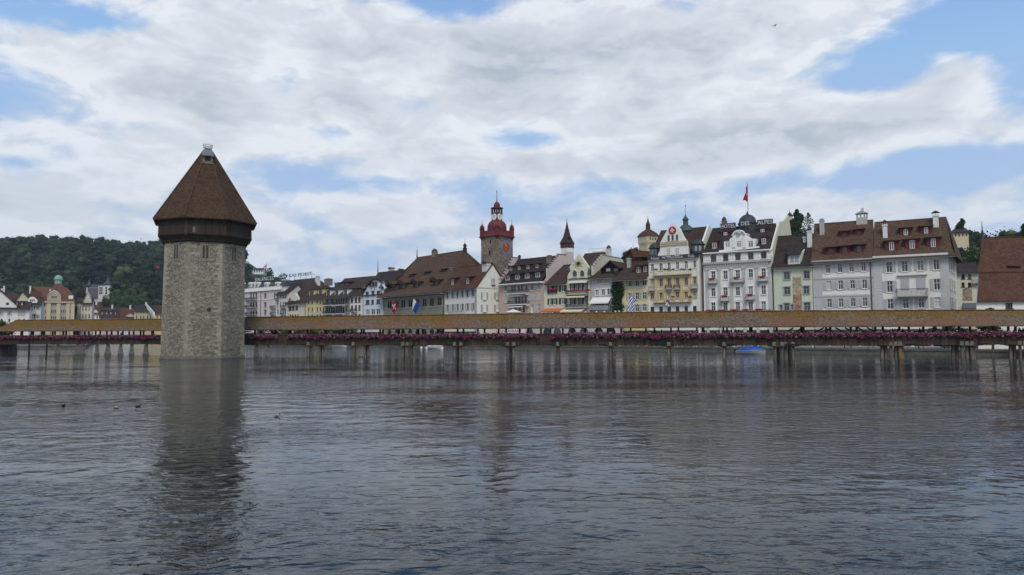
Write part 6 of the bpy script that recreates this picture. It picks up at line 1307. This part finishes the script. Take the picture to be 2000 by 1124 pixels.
def spire_tower():
    Y = 240; m = Y / 1400; p = at(1108.5, 560, Y); z0 = GZ; Z = lambda y: (649.6 - y) * m + 4 - z0; t = thing('spire_tower', 'white tower with dark wooden top and tall concave brown spire behind the stepped gables', 'tower', (p.x, p.y, z0), R(22))
    b = MB(); b.lathe([(2.3, 0), (2.3, Z(484))], 6); b.build('wall', 'plaster_white', t); b = MB(); b.lathe([(2.3, Z(485)), (2.55, Z(484)), (2.55, Z(476)), (2.4, Z(476))], 6); b.build('gallery', 'wood_dark', t); b = MB(); b.lathe([(2.4, Z(476.2)), (2.85, Z(476)), (2.35, Z(471)), (1.55, Z(463.5)), (1.0, Z(454)), (.5, Z(443)), (.1, Z(431)), (.04, Z(424))], 6); b.build('spire', 'roof_brown', t)
    b = MB(); b.box(-.4, .4, -2.0, -1.0, Z(469), Z(464)); b.build('spire_window', 'wood_black', t)
spire_tower()
def round_tower():
    Y = 265; m = Y / 1400; p = at(1546.5, 560, Y); z0 = hz(p.x, p.y) - 2; Z = lambda y: (648 - y) * m + 4 - z0; t = thing('wall_tower', 'small round wall tower with conical roof peeping over the pale firewall', 'tower', (p.x, p.y, z0)); b = MB(); b.lathe([(1.0, 0), (1.0, Z(422))], 12); b.build('wall', 'plaster_beige', t); b = MB(); b.lathe([(1.0, Z(422)), (1.3, Z(421.5)), (.1, Z(413)), (.04, Z(409))], 12); b.build('roof', 'roof_maroon', t)
round_tower()

# ------------------------------------------------------------------ trees one can tell apart
def tree_at(lab, px, ytop, Y, w, kind='round', leaf='leaf_mid', n=1200, size=.5, seed=1, base=None, trunk=.25, name='tree', group=None):
    p = at(px, ytop, Y); z = base if base is not None else hz(p.x, p.y) - .3; return tree(lab, (p.x, p.y, z), p.z - z, w * Y / 1400, kind, leaf, n, size, group, trunk, name, seed)
tree_at('dark conifer beside the round wall tower above the pale green house', 1557, 413, 235, 84, 'conifer', 'leaf_dark', 8000, .55, 3, trunk=.1)
tree_at('thin pale grey green tree right of the dark conifer', 1577, 418, 245, 60, 'conifer', 'leaf_light', 1500, .4, 4, trunk=.2)
tree_at('green tree left of the pale square wall tower', 1242, 471, 255, 34, 'round', 'leaf_dark', 1800, .6, 5); tree_at('low green tree behind the red brown roof of the yellow house', 1226, 482, 250, 26, 'round', 'leaf_dark', 1200, .6, 6)
tree_at('dark pointed conifer behind the white corner house chimney', 1878, 430, 240, 60, 'conifer', 'leaf_dark', 5000, .5, 7, trunk=.1); tree_at('leafy green tree in the gap between corner house and chapel', 1894, 462, 205, 52, 'round', 'leaf_mid', 2600, .6, 8)
tree_at('tall dark tree at the right edge above the chapel roof', 1999, 440, 240, 44, 'conifer', 'leaf_dark', 2800, .55, 9, trunk=.1)
tree_at('light green round tree on the left hill, left of its lighter neighbour', 122, 477, 800, 34, 'round', 'leaf_light', 900, 1.3, 10); tree_at('paler green tree on the left hill above the small castle', 157, 482, 790, 32, 'round', 'leaf_mid', 900, 1.3, 11)
tree_at('broad bright green tree behind the red roof of the beige building', 72, 528, 520, 64, 'round', 'leaf_mid', 1500, 1.1, 12); tree_at('broad green tree on the slope right of the small castle', 252, 560, 520, 74, 'round', 'leaf_mid', 1500, 1.1, 13); tree_at('yellow green slim tree right of the castle spire', 222, 545, 640, 16, 'round', 'leaf_light', 500, 1.1, 14); tree_at('dark bushy tree in front of the small castle', 205, 574, 560, 20, 'round', 'leaf_dark', 600, 1.0, 33)
tree_at('round topped dark tree beside the white villa on the hill', 545, 523, 660, 36, 'round', 'leaf_dark', 1000, 1.1, 15); tree_at('dark tree directly right of the white villa', 525, 519, 680, 26, 'round', 'leaf_dark', 900, 1.1, 16); tree_at('tall dark tree close to the stone tower on the hill', 484, 508, 680, 26, 'round', 'leaf_dark', 900, 1.1, 34)
tree_at('dark tree below the white villa, left of the rooftop letters', 494, 533, 640, 30, 'round', 'leaf_dark', 1000, 1.0, 41); tree_at('dark tree below the white villa, behind the rooftop letters', 512, 534, 645, 34, 'round', 'leaf_dark', 1100, 1.0, 42)
tree_at('low bushy tree at the end of the wooded hill near the rooftop letters', 561, 542, 560, 24, 'round', 'leaf_mid', 1000, .9, 17, trunk=.15)
tree_at('dense dark bush beside the left end of the covered bridge', 0, 617, 158, 46, 'round', 'leaf_mid', 2200, .35, 18, 1.0, .1, 'bush')
for i, px in enumerate((512, 536, 560, 584, 610, 636, 662, 688)): tree_at('clipped green quay tree seen under the bridge roof right of the stone tower', px, 622, YF(px) - 9, 34, 'round', 'leaf_mid', 700, .5, 20 + i, GZ, .3, 'tree', 'clipped trees on the far quay')
tree_at('round green bush in front of the white chapel wall', 1935, 598, 112, 50, 'round', 'leaf_mid', 2400, .32, 30, GZ, .2, 'bush'); tree_at('broad dark hedge seen between bridge roof and flowers left of the chapel', 1842, 634, 118, 92, 'round', 'leaf_dark', 2400, .35, 31, GZ, .05, 'bush')
def ivy():
    h = TIMB; g = np.random.default_rng(8); a, b = h.L(1197, 560), h.L(1215.5, 560); zt = h.L(1205, 538)[2]; K = 120; c = np.stack([g.uniform(a[0], b[0] + .2, K), g.uniform(-.5, .3, K), g.uniform(.3, zt, K)], 1); V, F = leaves(c, g.uniform(.45, .9, K), 5200, .34, g, 1); t = thing('climbing_ivy', 'dark green ivy covering the narrow wall between timber house and yellow house', 'ivy', h.root.location, h.root.rotation_euler.z); link('foliage', np_mesh('foliage', V, F, 'leaf_dark'), t); MB().box(a[0], b[0], .3, 8, 0, zt - .5).build('wall', 'plaster_grey', t)
ivy()

# ------------------------------------------------------------------ terrace with cafe in front of the pink house row
def terrace():
    pts = [gp(px, YF(px) - .6) for px in (976, 1062, 1110, 1160, 1216)]; front = [gp(px, YF(px) - 6.5) for px in (970, 1058, 1106, 1157, 1215)]; t = thing('terrace', 'raised cafe terrace with pale arcade wall in front of the pink and cream houses', 'terrace'); b = MB(); dk = MB(); zt = 7.2
    for i in range(4):
        q = [pts[i], pts[i + 1], front[i + 1], front[i]]; b.prism([(x, y, GZ + .004) for x, y in q], (0, 0, zt - GZ)); f0, f1 = Vector(front[i] + (zt,)), Vector(front[i + 1] + (zt,)); d = (f1 - f0).normalized(); nn = Vector((-d.y, d.x, 0))
        nn = nn if nn.y > 0 else -nn; dk.prism([f0, f1, f1 + nn * .3, f0 + nn * .3], (0, 0, .95)); L_ = (f1 - f0).length
        for k in range(int(L_ / 3.2)):
            c = f0 + d * (1.6 + k * 3.2); A = np.linspace(0, math.pi, 9); a = MB(); a.prism([c + d * (1.1 * math.cos(x)) + Vector((0, 0, -3.2 + 1.1 * math.sin(x))) - nn * .03 for x in A] + [c - d * 1.1 + Vector((0, 0, GZ + .1 - zt)) - nn * .03, c + d * 1.1 + Vector((0, 0, GZ + .1 - zt)) - nn * .03], nn * .02); a.build('arch_opening', 'glass', t)
    b.build('wall', 'plaster_rose', t); dk.build('parapet', 'white', t)
    lm = MB().lathe([(.05, 0), (.05, .25), (.16, .3), (.2, .45), (.16, .6), (.03, .66)], 10).mesh('globe_lamp', 'white')
    def on_front(px, o=.15):
        k = float(np.interp(px, [970, 1058, 1106, 1157, 1215], range(5))); i = min(int(k), 3); f = k - i; a, c = Vector(front[i] + (0,)), Vector(front[i + 1] + (0,)); p = a.lerp(c, f); d = (c - a).normalized(); n_ = Vector((-d.y, d.x, 0)); n_ = n_ if n_.y > 0 else -n_; return p + n_ * o
    for px in (973, 985, 999, 1020, 1050, 1058, 1066, 1073, 1079, 1143, 1165, 1180, 1202, 1209): o = link('globe_lamp', lm, None, on_front(px) + Vector((0, 0, zt + .95))); tag(o, 'white globe on the parapet of the raised cafe terrace', 'lamp', 'white globes along the terrace parapet')
    p = on_front(987, 3.2); t2 = thing('parasol', 'wide open white parasol on the cafe terrace below the clock tower', 'parasol', p + Vector((0, 0, zt))); MB().tube((0, 0, 0), (0, 0, 2.6), .05).build('pole', 'iron', t2); MB().lathe([(2.3, 1.9), (2.3, 2.0), (.1, 2.75)], 8).build('canopy', 'awning_white', t2)
    p = on_front(1030, 2.0); t2 = thing('parasol', 'closed white parasol standing on the cafe terrace before the pink house', 'parasol', p + Vector((0, 0, zt))); MB().tube((0, 0, 0), (0, 0, 2.9), .05).build('pole', 'iron', t2); MB().lathe([(.1, 1.0), (.34, 1.1), (.26, 1.9), (.1, 2.7), (.03, 3.0)], 8).build('canopy', 'awning_cream', t2)
    g = np.random.default_rng(3)
    for px in (1034, 1040, 1046, 1110, 1133, 1000): V, F = leaves(np.array([[0, 0, .4], [.3, 0, .3], [-.3, 0, .3]]), np.array([.4, .3, .3]), 160, .2, g); r = thing('potted_plant', 'leafy potted plant on the cafe terrace parapet', 'plant', on_front(px, .5) + Vector((0, 0, zt)), 0, 'potted plants on the terrace'); MB().lathe([(.2, 0), (.28, .75), (.3, .8)], 8).build('pot', 'roof_orange', r); link('leaves', np_mesh('leaves', V + np.array([0, 0, .7]), F, 'leaf_dark'), r)
    b0, b1 = on_front(972, -.02), on_front(1026, -.02); d = (b1 - b0).normalized(); r = thing('restaurant_sign', 'pale fascia with red lettering under the cafe terrace, seen beneath the bridge eaves', 'sign', b0 + Vector((0, 0, 0)), math.atan2(d.y, d.x)); L_ = (b1 - b0).length; MB().box(0, L_, -.1, -.004, 3.9, 4.9).build('board', 'awning_white', r)
    lt = text_mesh('RESTAURANT', 'cloth_red', .01); o = link('lettering', lt[0], r, (L_ / 2, -.12, 4.1)); o.rotation_euler.x = math.pi / 2; o.scale = (L_ * .8 / lt[1], .65 / .7, 1)
terrace()

# ------------------------------------------------------------------ flags
def flag(lab, corners, pat, pole, mats, cat='flag', wave=.08, n=24):
    """corners: hoist top, fly top, fly bottom, hoist bottom; pat(u, v) -> material index; pole: two points"""
    c = [Vector(q) for q in corners]; o = Vector(pole[0]); t = thing('flag', lab, cat, o); b = MB(); MB().tube((0, 0, 0), Vector(pole[1]) - o, .07, .04, 7).build('pole', 'metal', t)
    nrm = (c[1] - c[0]).cross(c[3] - c[0]).normalized(); pt = lambda u, v: c[0].lerp(c[1], u).lerp(c[3].lerp(c[2], u), v) + nrm * wave * (math.sin(u * 9 + v * 2) * (.3 + u)) - o
    for i in range(n):
        for j in range(n): u0, u1, v0, v1 = i / n, (i + 1) / n, j / n, (j + 1) / n; b.poly([pt(u0, v0), pt(u1, v0), pt(u1, v1), pt(u0, v1)], pat((u0 + u1) / 2, (v0 + v1) / 2))
    b.build('cloth', mats, t); return t
swiss = lambda u, v: 1 if (abs(u - .5) < .1 and abs(v - .5) < .32) or (abs(v - .5) < .1 and abs(u - .5) < .32) else 0
def ha(h, px, py, v): p = h.L(px, py, v); return h.P0 + h.u * p[0] + h.vd * v + Vector((0, 0, p[2] + h.z0))
h = HALL
flag('red flag with white cross hanging from a slanted pole on the sage hall', [ha(h, 766, 585.5, -3.0), ha(h, 780, 599, -1.4), ha(h, 769, 614.5, -1.6), ha(h, 763.5, 601, -3.0)], swiss, (ha(h, 782, 600.5, -.1), ha(h, 765.5, 585, -3.1)), ['cloth_red', 'cloth_white'])
flag('white and blue flag hanging from a slanted pole on the sage hall', [ha(h, 807.5, 583.5, -3.0), ha(h, 821.5, 597.5, -1.4), ha(h, 812.5, 613, -1.6), ha(h, 804.8, 605.5, -3.0)], lambda u, v: 0 if u < .42 - .3 * v else 1, (ha(h, 826, 600.5, -.1), ha(h, 807, 583, -3.1)), ['cloth_white', 'cloth_blue'])
h = YEL
flag('blue and white striped flag drooping in front of the pale yellow house', [ha(h, 1230.5, 577, -2.0), ha(h, 1241, 586, -1.2), ha(h, 1236, 611, -1.4), ha(h, 1226, 608, -2.0)], lambda u, v: 1 if int((u * .8 + v * .7) * 9) % 2 else 0, (ha(h, 1243, 586.5, -.1), ha(h, 1230, 576.5, -2.1)), ['cloth_white', 'cloth_blue'], wave=.2)
h = PICK
flag('red white and navy flag drooping from the lower balcony of the curved gable hotel', [ha(h, 1303.5, 576.5, -2.0), ha(h, 1308.5, 582, -1.6), ha(h, 1306, 600, -1.7), ha(h, 1300, 597, -2.0)], lambda u, v: 0 if abs(u - .5) < .12 or abs(v - .5) < .1 else (1 if abs(u - v) < .16 or abs(u + v - 1) < .16 or abs(u - .5) < .2 else 2), (ha(h, 1309, 582.5, -.1), ha(h, 1303, 576, -2.1)), ['cloth_red', 'cloth_white', 'cloth_navy'], wave=.15)
h = ALP
flag('red flag with white cross on the tall pole above the dark hotel dome', [ha(h, 1459.5, 359, 7.5), ha(h, 1458, 371, 7.3), ha(h, 1453.5, 391, 7.2), ha(h, 1460.2, 394.5, 7.5)], swiss, (ha(h, 1461, 412, 7.5), ha(h, 1459.2, 356, 7.5)), ['cloth_red', 'cloth_white'], wave=.35)
p = lambda x, y: at(x, y, 290)
flag('red flag with white cross on the roof pole of the pale pink hotel', [p(520.6, 516), p(515, 522), p(513.5, 528), p(519.8, 527.5)], swiss, (p(520.4, 553), p(520.6, 512.5)), ['cloth_red', 'cloth_white'], wave=.2)
p = lambda x, y: at(x, y, 560)
flag('distant red flag among the dark hillside trees left of the stone tower', [p(306, 518.5), p(312, 520), p(311.5, 525.5), p(306, 525)], lambda u, v: 0, (p(306, 540), p(306, 517)), ['cloth_red'], wave=.3, n=8)

# ------------------------------------------------------------------ people
def skin_mesh(name, verts, edges, radii, sub=1):
    me = bpy.data.meshes.new(name + '_cage'); me.from_pydata(verts, edges, []); o = bpy.data.objects.new(name + '_cage', me); col.objects.link(o); o.modifiers.new('s', 'SKIN'); m2 = o.modifiers.new('u', 'SUBSURF'); m2.levels = sub; m2.render_levels = sub
    for v, r in zip(me.skin_vertices[0].data, radii): v.radius = r if isinstance(r, tuple) else (r, r)
    me.skin_vertices[0].data[0].use_root = True; bpy.context.view_layer.update(); ev = o.evaluated_get(bpy.context.evaluated_depsgraph_get()); out = bpy.data.meshes.new_from_object(ev); out.name = name; bpy.data.objects.remove(o); return out
def person_mesh(pose):
    w = .22 if pose == 'walk' else 0; V = [(0, 0, .95), (0, 0, 1.18), (0, -.01, 1.4), (0, -.01, 1.52), (0, -.03, 1.6), (0, -.03, 1.71)]; E = [(0, 1), (1, 2), (2, 3), (3, 4), (4, 5)]; Rr = [(.155, .11), (.14, .1), (.16, .1), .055, .085, .075]
    for sg in (-1, 1):
        k = len(V); f = sg * w; V += [(sg * .09, 0, .88), (sg * .1, -f * .55 - .02, .5), (sg * .1, -f + .05, .09), (sg * .11, -f - .13, .04)]; E += [(0, k), (k, k + 1), (k + 1, k + 2), (k + 2, k + 3)]; Rr += [.09, .065, .045, .04]
        k = len(V); V += [(sg * .19, -.01, 1.42), (sg * .25, f * .5 + .02, 1.14), (sg * .24, f - .1, .92), (sg * .235, f - .13, .83)]; E += [(2, k), (k, k + 1), (k + 1, k + 2), (k + 2, k + 3)]; Rr += [.06, .045, .034, .035]
    me = skin_mesh('person', V, E, Rr)
    for _ in range(5): me.materials.append(None)
    idx = []
    for q in me.polygons:
        c = q.center; idx.append(4 if c.z < .075 else 0 if c.z < .93 and abs(c.x) < .205 else 2 if (c.z < 1.0 and abs(c.x) > .2) or 1.49 < c.z < 1.7 and c.y < .03 else 3 if c.z > 1.56 else 1)
    me.polygons.foreach_set('material_index', idx); me.polygons.foreach_set('use_smooth', [True] * len(idx)); return me
PM = [person_mesh('stand'), person_mesh('walk')]
def outfit(i, legs, top):
    me = PM[i].copy(); me.materials.clear()
    for m in (legs, top, 'skin', 'hair', 'black_cloth'): me.materials.append(M[m])
    return me
OUT = {'dark': [outfit(0, 'black_cloth', 'black_cloth'), outfit(1, 'denim', 'black_cloth')], 'white': [outfit(1, 'denim', 'shirt_white')], 'red': [outfit(0, 'denim', 'shirt_red')], 'yellow': [outfit(1, 'denim', 'shirt_yellow')], 'blue': [outfit(0, 'black_cloth', 'shirt_blue')]}
ppl = 0
def person(pos, kind, lab, group, rz):
    global ppl
    me = OUT[kind][ppl % len(OUT[kind])]; ppl += 1; o = link('person', me, None, pos, rz); s = rng.uniform(.93, 1.05); o.scale = (s, s, s); tag(o, lab, 'person', group); return o
BR = {'dark': ('person in dark clothes walking on the covered bridge, seen above the flowers', 'people in dark clothes on the covered bridge'), 'white': ('person in white shirt walking on the covered bridge, seen above the flowers', 'people in white shirts on the covered bridge'), 'red': ('person in red top on the covered bridge, seen above the flowers', 'people in red on the covered bridge'), 'blue': ('person in blue top on the covered bridge, seen above the flowers', 'people in blue on the covered bridge'), 'yellow': ('person in yellow top on the covered bridge, seen above the flowers', None)}
for px, k in ((566, 'white'), (573, 'dark'), (857, 'dark'), (868, 'dark'), (1062, 'dark'), (1120, 'dark'), (1234, 'dark'), (1281, 'dark'), (1293, 'blue'), (1352, 'yellow'), (1371, 'dark'), (1374.5, 'dark'), (1404, 'dark'), (1411, 'red'), (1429, 'dark'), (1436, 'white'), (1441, 'dark'), (1500, 'dark'), (1592, 'dark'), (1722, 'dark'), (1734.5, 'dark'), (1741, 'dark'), (1749, 'dark'), (1760, 'blue'), (1793, 'dark'), (1876, 'white'), (1963, 'dark'), (1972, 'dark'), (1978, 'dark'), (1983, 'red'), (1988, 'dark'), (1991, 'dark'), (244, 'white'), (66, 'white')):
    p, t, nn = bpt(s_at(px)); person(p + nn * rng.uniform(.2, 1.3) + Vector((0, 0, 2.69)), k, BR[k][0], BR[k][1], math.atan2(t.y, t.x) + (math.pi / 2 if rng.random() < .5 else -math.pi / 2))

# ------------------------------------------------------------------ quay life
def qpt(px, o):      # point on the far quay o metres behind its edge
    p = Vector(gp(px, YQ(px)) + (GZ,)); q = Vector(gp(px, YF(px)) + (GZ,)); return p + (q - p).normalized() * o
def quay_life():
    cb = MB(); cb.box(-.22, .22, -.22, .22, .43, .47); cb.box(-.22, .22, .2, .24, .5, .9)
    for x in (-.2, .17):
        for y in (-.2, .17): cb.box(x, x + .03, y, y + .03, 0, .43)
        cb.box(x, x + .03, .2, .23, .43, .52)
    cm = {'black': cb.mesh('cafe_chair', 'iron'), 'white': cb.mesh('cafe_chair', 'white')}; tm = MB().lathe([(.25, 0), (.25, .03), (.04, .05), (.04, .7), (.4, .71), (.4, .745)], 12).mesh('cafe_table', 'shutter_pale')
    g = np.random.default_rng(12)
    for i, px in enumerate(np.linspace(1212, 1512, 24)):
        p = qpt(px + g.uniform(-3, 3), g.uniform(2.2, 5.5)); tag(link('cafe_table', tm, None, p), 'small round cafe table on the far quay under the covered bridge', 'table', 'cafe tables on the far quay')
        for a in g.uniform(0, 6.28, 1) + np.array([0, 2.0, 4.1]):
            kind = 'white' if g.random() < .25 else 'black'; d = Vector((math.cos(a), math.sin(a), 0)) * .72; o = link('cafe_chair', cm[kind], None, p + d, a - math.pi / 2 + math.pi); o.rotation_euler.z = a - math.pi / 2; tag(o, f'{kind} cafe chair at a small round table on the far quay', 'chair', f'{kind} cafe chairs on the far quay')
    Q = {'dark': 'person in dark clothes on the far quay behind the bridge piles', 'white': 'person in white shirt on the far quay behind the bridge piles', 'blue': 'person in blue top on the far quay behind the bridge piles', 'red': 'person in red top on the far quay behind the bridge piles'}
    for px in list(g.uniform(1215, 1520, 30)) + [880, 920, 960, 1048, 1126, 1590, 1648, 1660, 1792, 1850, 1890]:
        k = ['dark', 'dark', 'white', 'blue', 'red'][int(g.integers(0, 5))]; person(qpt(px, g.uniform(1.2, 5)), k, Q[k], f'people in {k} on the far quay', g.uniform(0, 6.28))
    pm = MB().lathe([(.07, 0), (.07, 1.5), (.1, 1.52), (.04, 1.6)], 8).mesh('mooring_post', 'white')
    for px in (1245, 1276, 1322, 1360, 1399, 1433, 1466, 1549, 1586): tag(link('mooring_post', pm, None, qpt(px, .5)), 'thin white post at the edge of the far quay', 'post', 'white posts along the quay edge')
    lab = 'dark open parasol on the far quay near the white corner house'
    a_ = MB().tube((0, 0, 0), (0, 0, 2.6), .04).mesh('pole', 'iron'); c_ = MB().lathe([(1.5, 1.95), (1.5, 2.15), (.08, 2.7)], 8).mesh('canopy', 'awning_grey')
    for px in (1694, 1722, 1752, 1770, 1786, 1802, 1818, 1836): t = thing('parasol', lab, 'parasol', qpt(px, 2.4), 0, 'dark parasols on the quay'); link('pole', a_, t); link('canopy', c_, t)
    lab = 'white cafe parasol on the far quay seen under the bridge eaves'; c2 = MB().lathe([(1.7, 2.0), (1.7, 2.2), (.08, 2.8)], 8).mesh('canopy', 'awning_white')
    for px in (800, 838, 925, 950, 1000, 1045, 1385, 1412, 1470, 1500, 100, 118, 60): 
        pos = qpt(px, 5) if px > 400 else Vector(gp(px, 205) + (GZ,)); t = thing('parasol', lab if px > 400 else 'white parasol on the left bank quay seen under the bridge eaves', 'parasol', pos, 0, 'white parasols on the quay' if px > 400 else 'white parasols on the left bank'); link('pole', a_, t); link('canopy', c2, t)
    am = MB(); am.prism([(-3.2, 0, 3.1), (3.2, 0, 3.1), (3.2, -2.2, 2.4), (-3.2, -2.2, 2.4)], (0, 0, -.06)); am.box(-3.2, 3.2, -2.23, -2.204, 2.05, 2.39); dk = am.mesh('shop_awning', 'shutter_green')
    for px, lab in ((1140, 'dark green shop awning below the cream gabled house'), (1172, 'dark green shop awning below the grey timber house')): p = qpt(px, 5.5); o = link('shop_awning', dk, None, p, math.atan2(-.75, 1)); tag(o, lab, 'awning')
quay_life()

# ------------------------------------------------------------------ boats, buoys, ducks
def hull(L_, B, H, mt, n=14):
    b = MB(); rows = []
    for i in range(n + 1):
        f = i / n; x = (f - .5) * L_; wd = B / 2 * (1 - max(0, (f - .45) / .55) ** 2.2) * (.86 + .14 * min(1, f / .3)); sh = H * (1 + .35 * f * f); rows.append([(x, -wd, sh), (x, -wd * .92, sh * .45), (x, -wd * .62, -.12), (x, 0, -.2), (x, wd * .62, -.12), (x, wd * .92, sh * .45), (x, wd, sh)])
    k = len(b.v)
    for r in rows: b.v += r
    for i in range(n):
        for j in range(6): b.f.append((k + i * 7 + j, k + (i + 1) * 7 + j, k + (i + 1) * 7 + j + 1, k + i * 7 + j + 1)); b.k.append(0)
        b.f.append((k + i * 7, k + i * 7 + 6, k + (i + 1) * 7 + 6, k + (i + 1) * 7)); b.k.append(0)
    b.f.append(tuple(k + j for j in range(7))); b.k.append(0); return b, rows
def boat(lab, px, py, L_, mt, cover, rz):
    p = on_z(px, py, 0); t = thing('motor_boat', lab, 'boat', (p.x, p.y, 0), rz); b, rows = hull(L_, 1.7, .55, mt); b.build('hull', mt, t); c = MB(); H = []
    for f in np.linspace(.04, .93, 12):
        i = int(round(f * 14)); r = rows[i]; x = r[0][0]; w = r[6][1]; zt = r[0][2]; top = zt + cover[1] * math.sin(math.pi * min(1, max(0, f))) ** .6; H.append([(x, -w - .03, zt - .06), (x, -w * .8, zt + (top - zt) * .45), (x, 0, top), (x, w * .8, zt + (top - zt) * .45), (x, w + .03, zt - .06)])
    k = len(c.v)
    for r in H: c.v += r
    for i in range(11):
        for j in range(4): c.f.append((k + i * 5 + j, k + (i + 1) * 5 + j, k + (i + 1) * 5 + j + 1, k + i * 5 + j + 1)); c.k.append(0)
    c.poly(H[0][::-1]); c.poly(H[-1]); c.build('cover', cover[0], t)
    g_ = MB(); 
    for a, q in zip(rows, rows[1:]): g_.tube((a[0][0], a[0][1], a[0][2]), (q[0][0], q[0][1], q[0][2]), .05, n=5); g_.tube((a[6][0], a[6][1], a[6][2]), (q[6][0], q[6][1], q[6][2]), .05, n=5)
    g_.build('gunwale', 'boat_grey', t); m = MB(); m.box(-L_ / 2 - .35, -L_ / 2, -.15, .15, .1, .85); m.box(-L_ / 2 - .25, -L_ / 2 - .1, -.06, .06, -.4, .1); m.build('outboard_motor', 'iron', t)
boat('white covered motor boat moored at the far quay among white buoys', 849, 682, 5.2, 'boat_white', ('boat_white', .55), R(-28)); boat('grey motor boat under a bright blue tarpaulin moored at the far quay', 1466, 692, 5.0, 'boat_grey', ('tarp_blue', .85), R(-25)); boat('small white boat moored beyond the bridge piles, right of the stone tower', 664, 677.5, 4.6, 'boat_white', ('boat_white', .3), R(-20))
bm = MB().lathe([(.02, -.2), (.25, -.12), (.33, .1), (.27, .33), (.1, .44), (.06, .46), (.06, .54), (.02, .55)], 12).mesh('mooring_buoy', 'white', True)
for px, py in ((823, 681), (833.5, 682), (863.5, 682.5)): tag(link('mooring_buoy', bm, None, on_z(px, py, 0)), 'white round mooring buoy floating beside the white covered motor boat', 'buoy', 'white buoys beside the white boat')
def duck(lab, px, py, body, head, rz):
    p = on_z(px, py, 0); t = thing('duck', lab, 'duck', (p.x, p.y, .0), rz); t.scale = (.72, .72, .72)
    V = [(0, 0, .06), (.1, 0, .07), (.16, 0, .11), (.18, 0, .17), (.2, 0, .215), (.245, 0, .21), (.29, 0, .2), (-.1, 0, .065), (-.19, 0, .09), (-.25, 0, .115)]; E = [(0, 1), (1, 2), (2, 3), (3, 4), (4, 5), (5, 6), (0, 7), (7, 8), (8, 9)]; Rr = [(.085, .095), (.07, .08), .045, .033, .042, .028, (.012, .02), (.08, .09), (.05, .055), (.012, .03)]
    me = skin_mesh('body', V, E, Rr, 2); me.materials.clear()
    for m in (body, head, 'bill'): me.materials.append(M[m])
    me.polygons.foreach_set('material_index', [2 if q.center.x > .255 else 1 if q.center.z > .145 else 0 for q in me.polygons]); me.polygons.foreach_set('use_smooth', [True] * len(me.polygons)); link('body', me, t)
    for sg in (-1, 1): b = MB(); b.lathe([(.0, -.15), (.035, -.1), (.05, 0), (.035, .1), (.0, .14)], 8, sy=.45); o = b.build('wing', body, t, (-.03, sg * .085, .095)); o.rotation_euler.y = R(82)
duck('dark headed duck with pale flank swimming right of the tower reflection', 541, 814, 'duck_pale', 'duck_dark', R(-10)); duck('brown duck swimming left of the tower reflection, its pale back showing', 227, 798, 'duck_pale', 'duck_brown', R(170)); duck('small dark duck swimming closest to the tower reflection on its left', 270, 795, 'duck_brown', 'duck_dark', R(30)); duck('small dark duck swimming alone at the far left', 124, 794, 'duck_dark', 'duck_brown', R(100))
p = at(1513, 51, 70); t = thing('bird', 'tiny dark bird flying high in the cloudy sky', 'bird', p, R(30)); link('body', skin_mesh('body', [(0, 0, 0), (.1, 0, .01), (.16, 0, .03), (-.12, 0, 0), (-.2, 0, 0)], [(0, 1), (1, 2), (0, 3), (3, 4)], [.035, .03, .02, .025, .012]), t).data.materials.append(M['duck_dark'])
for sg in (-1, 1): MB().prism([(.07, sg * .02, .01), (.09, sg * .16, .09), (.02, sg * .3, .06), (-.06, sg * .15, .08), (-.07, sg * .02, .01)], (0, 0, .008)).build('wing', 'duck_dark', t)

# ------------------------------------------------------------------ air
def haze():
    m = bpy.data.materials.new('haze_air'); m.use_nodes = True; T = NT(m.node_tree); out = T.n('ShaderNodeOutputMaterial')
    v = T.n('ShaderNodeVolumePrincipled', {'Color': (.80, .88, .97, 1), 'Density': .00010, 'Anisotropy': .2}); T.t.links.new(v.outputs[0], out.inputs['Volume'])
    M['haze'] = m; o = MB().box(-2000, 2000, -60, 2000, -4.5, 165).build('haze', 'haze'); tag(o, kind='stuff'); o['label'] = 'thin summer haze over the river and the far wooded hill'
haze()
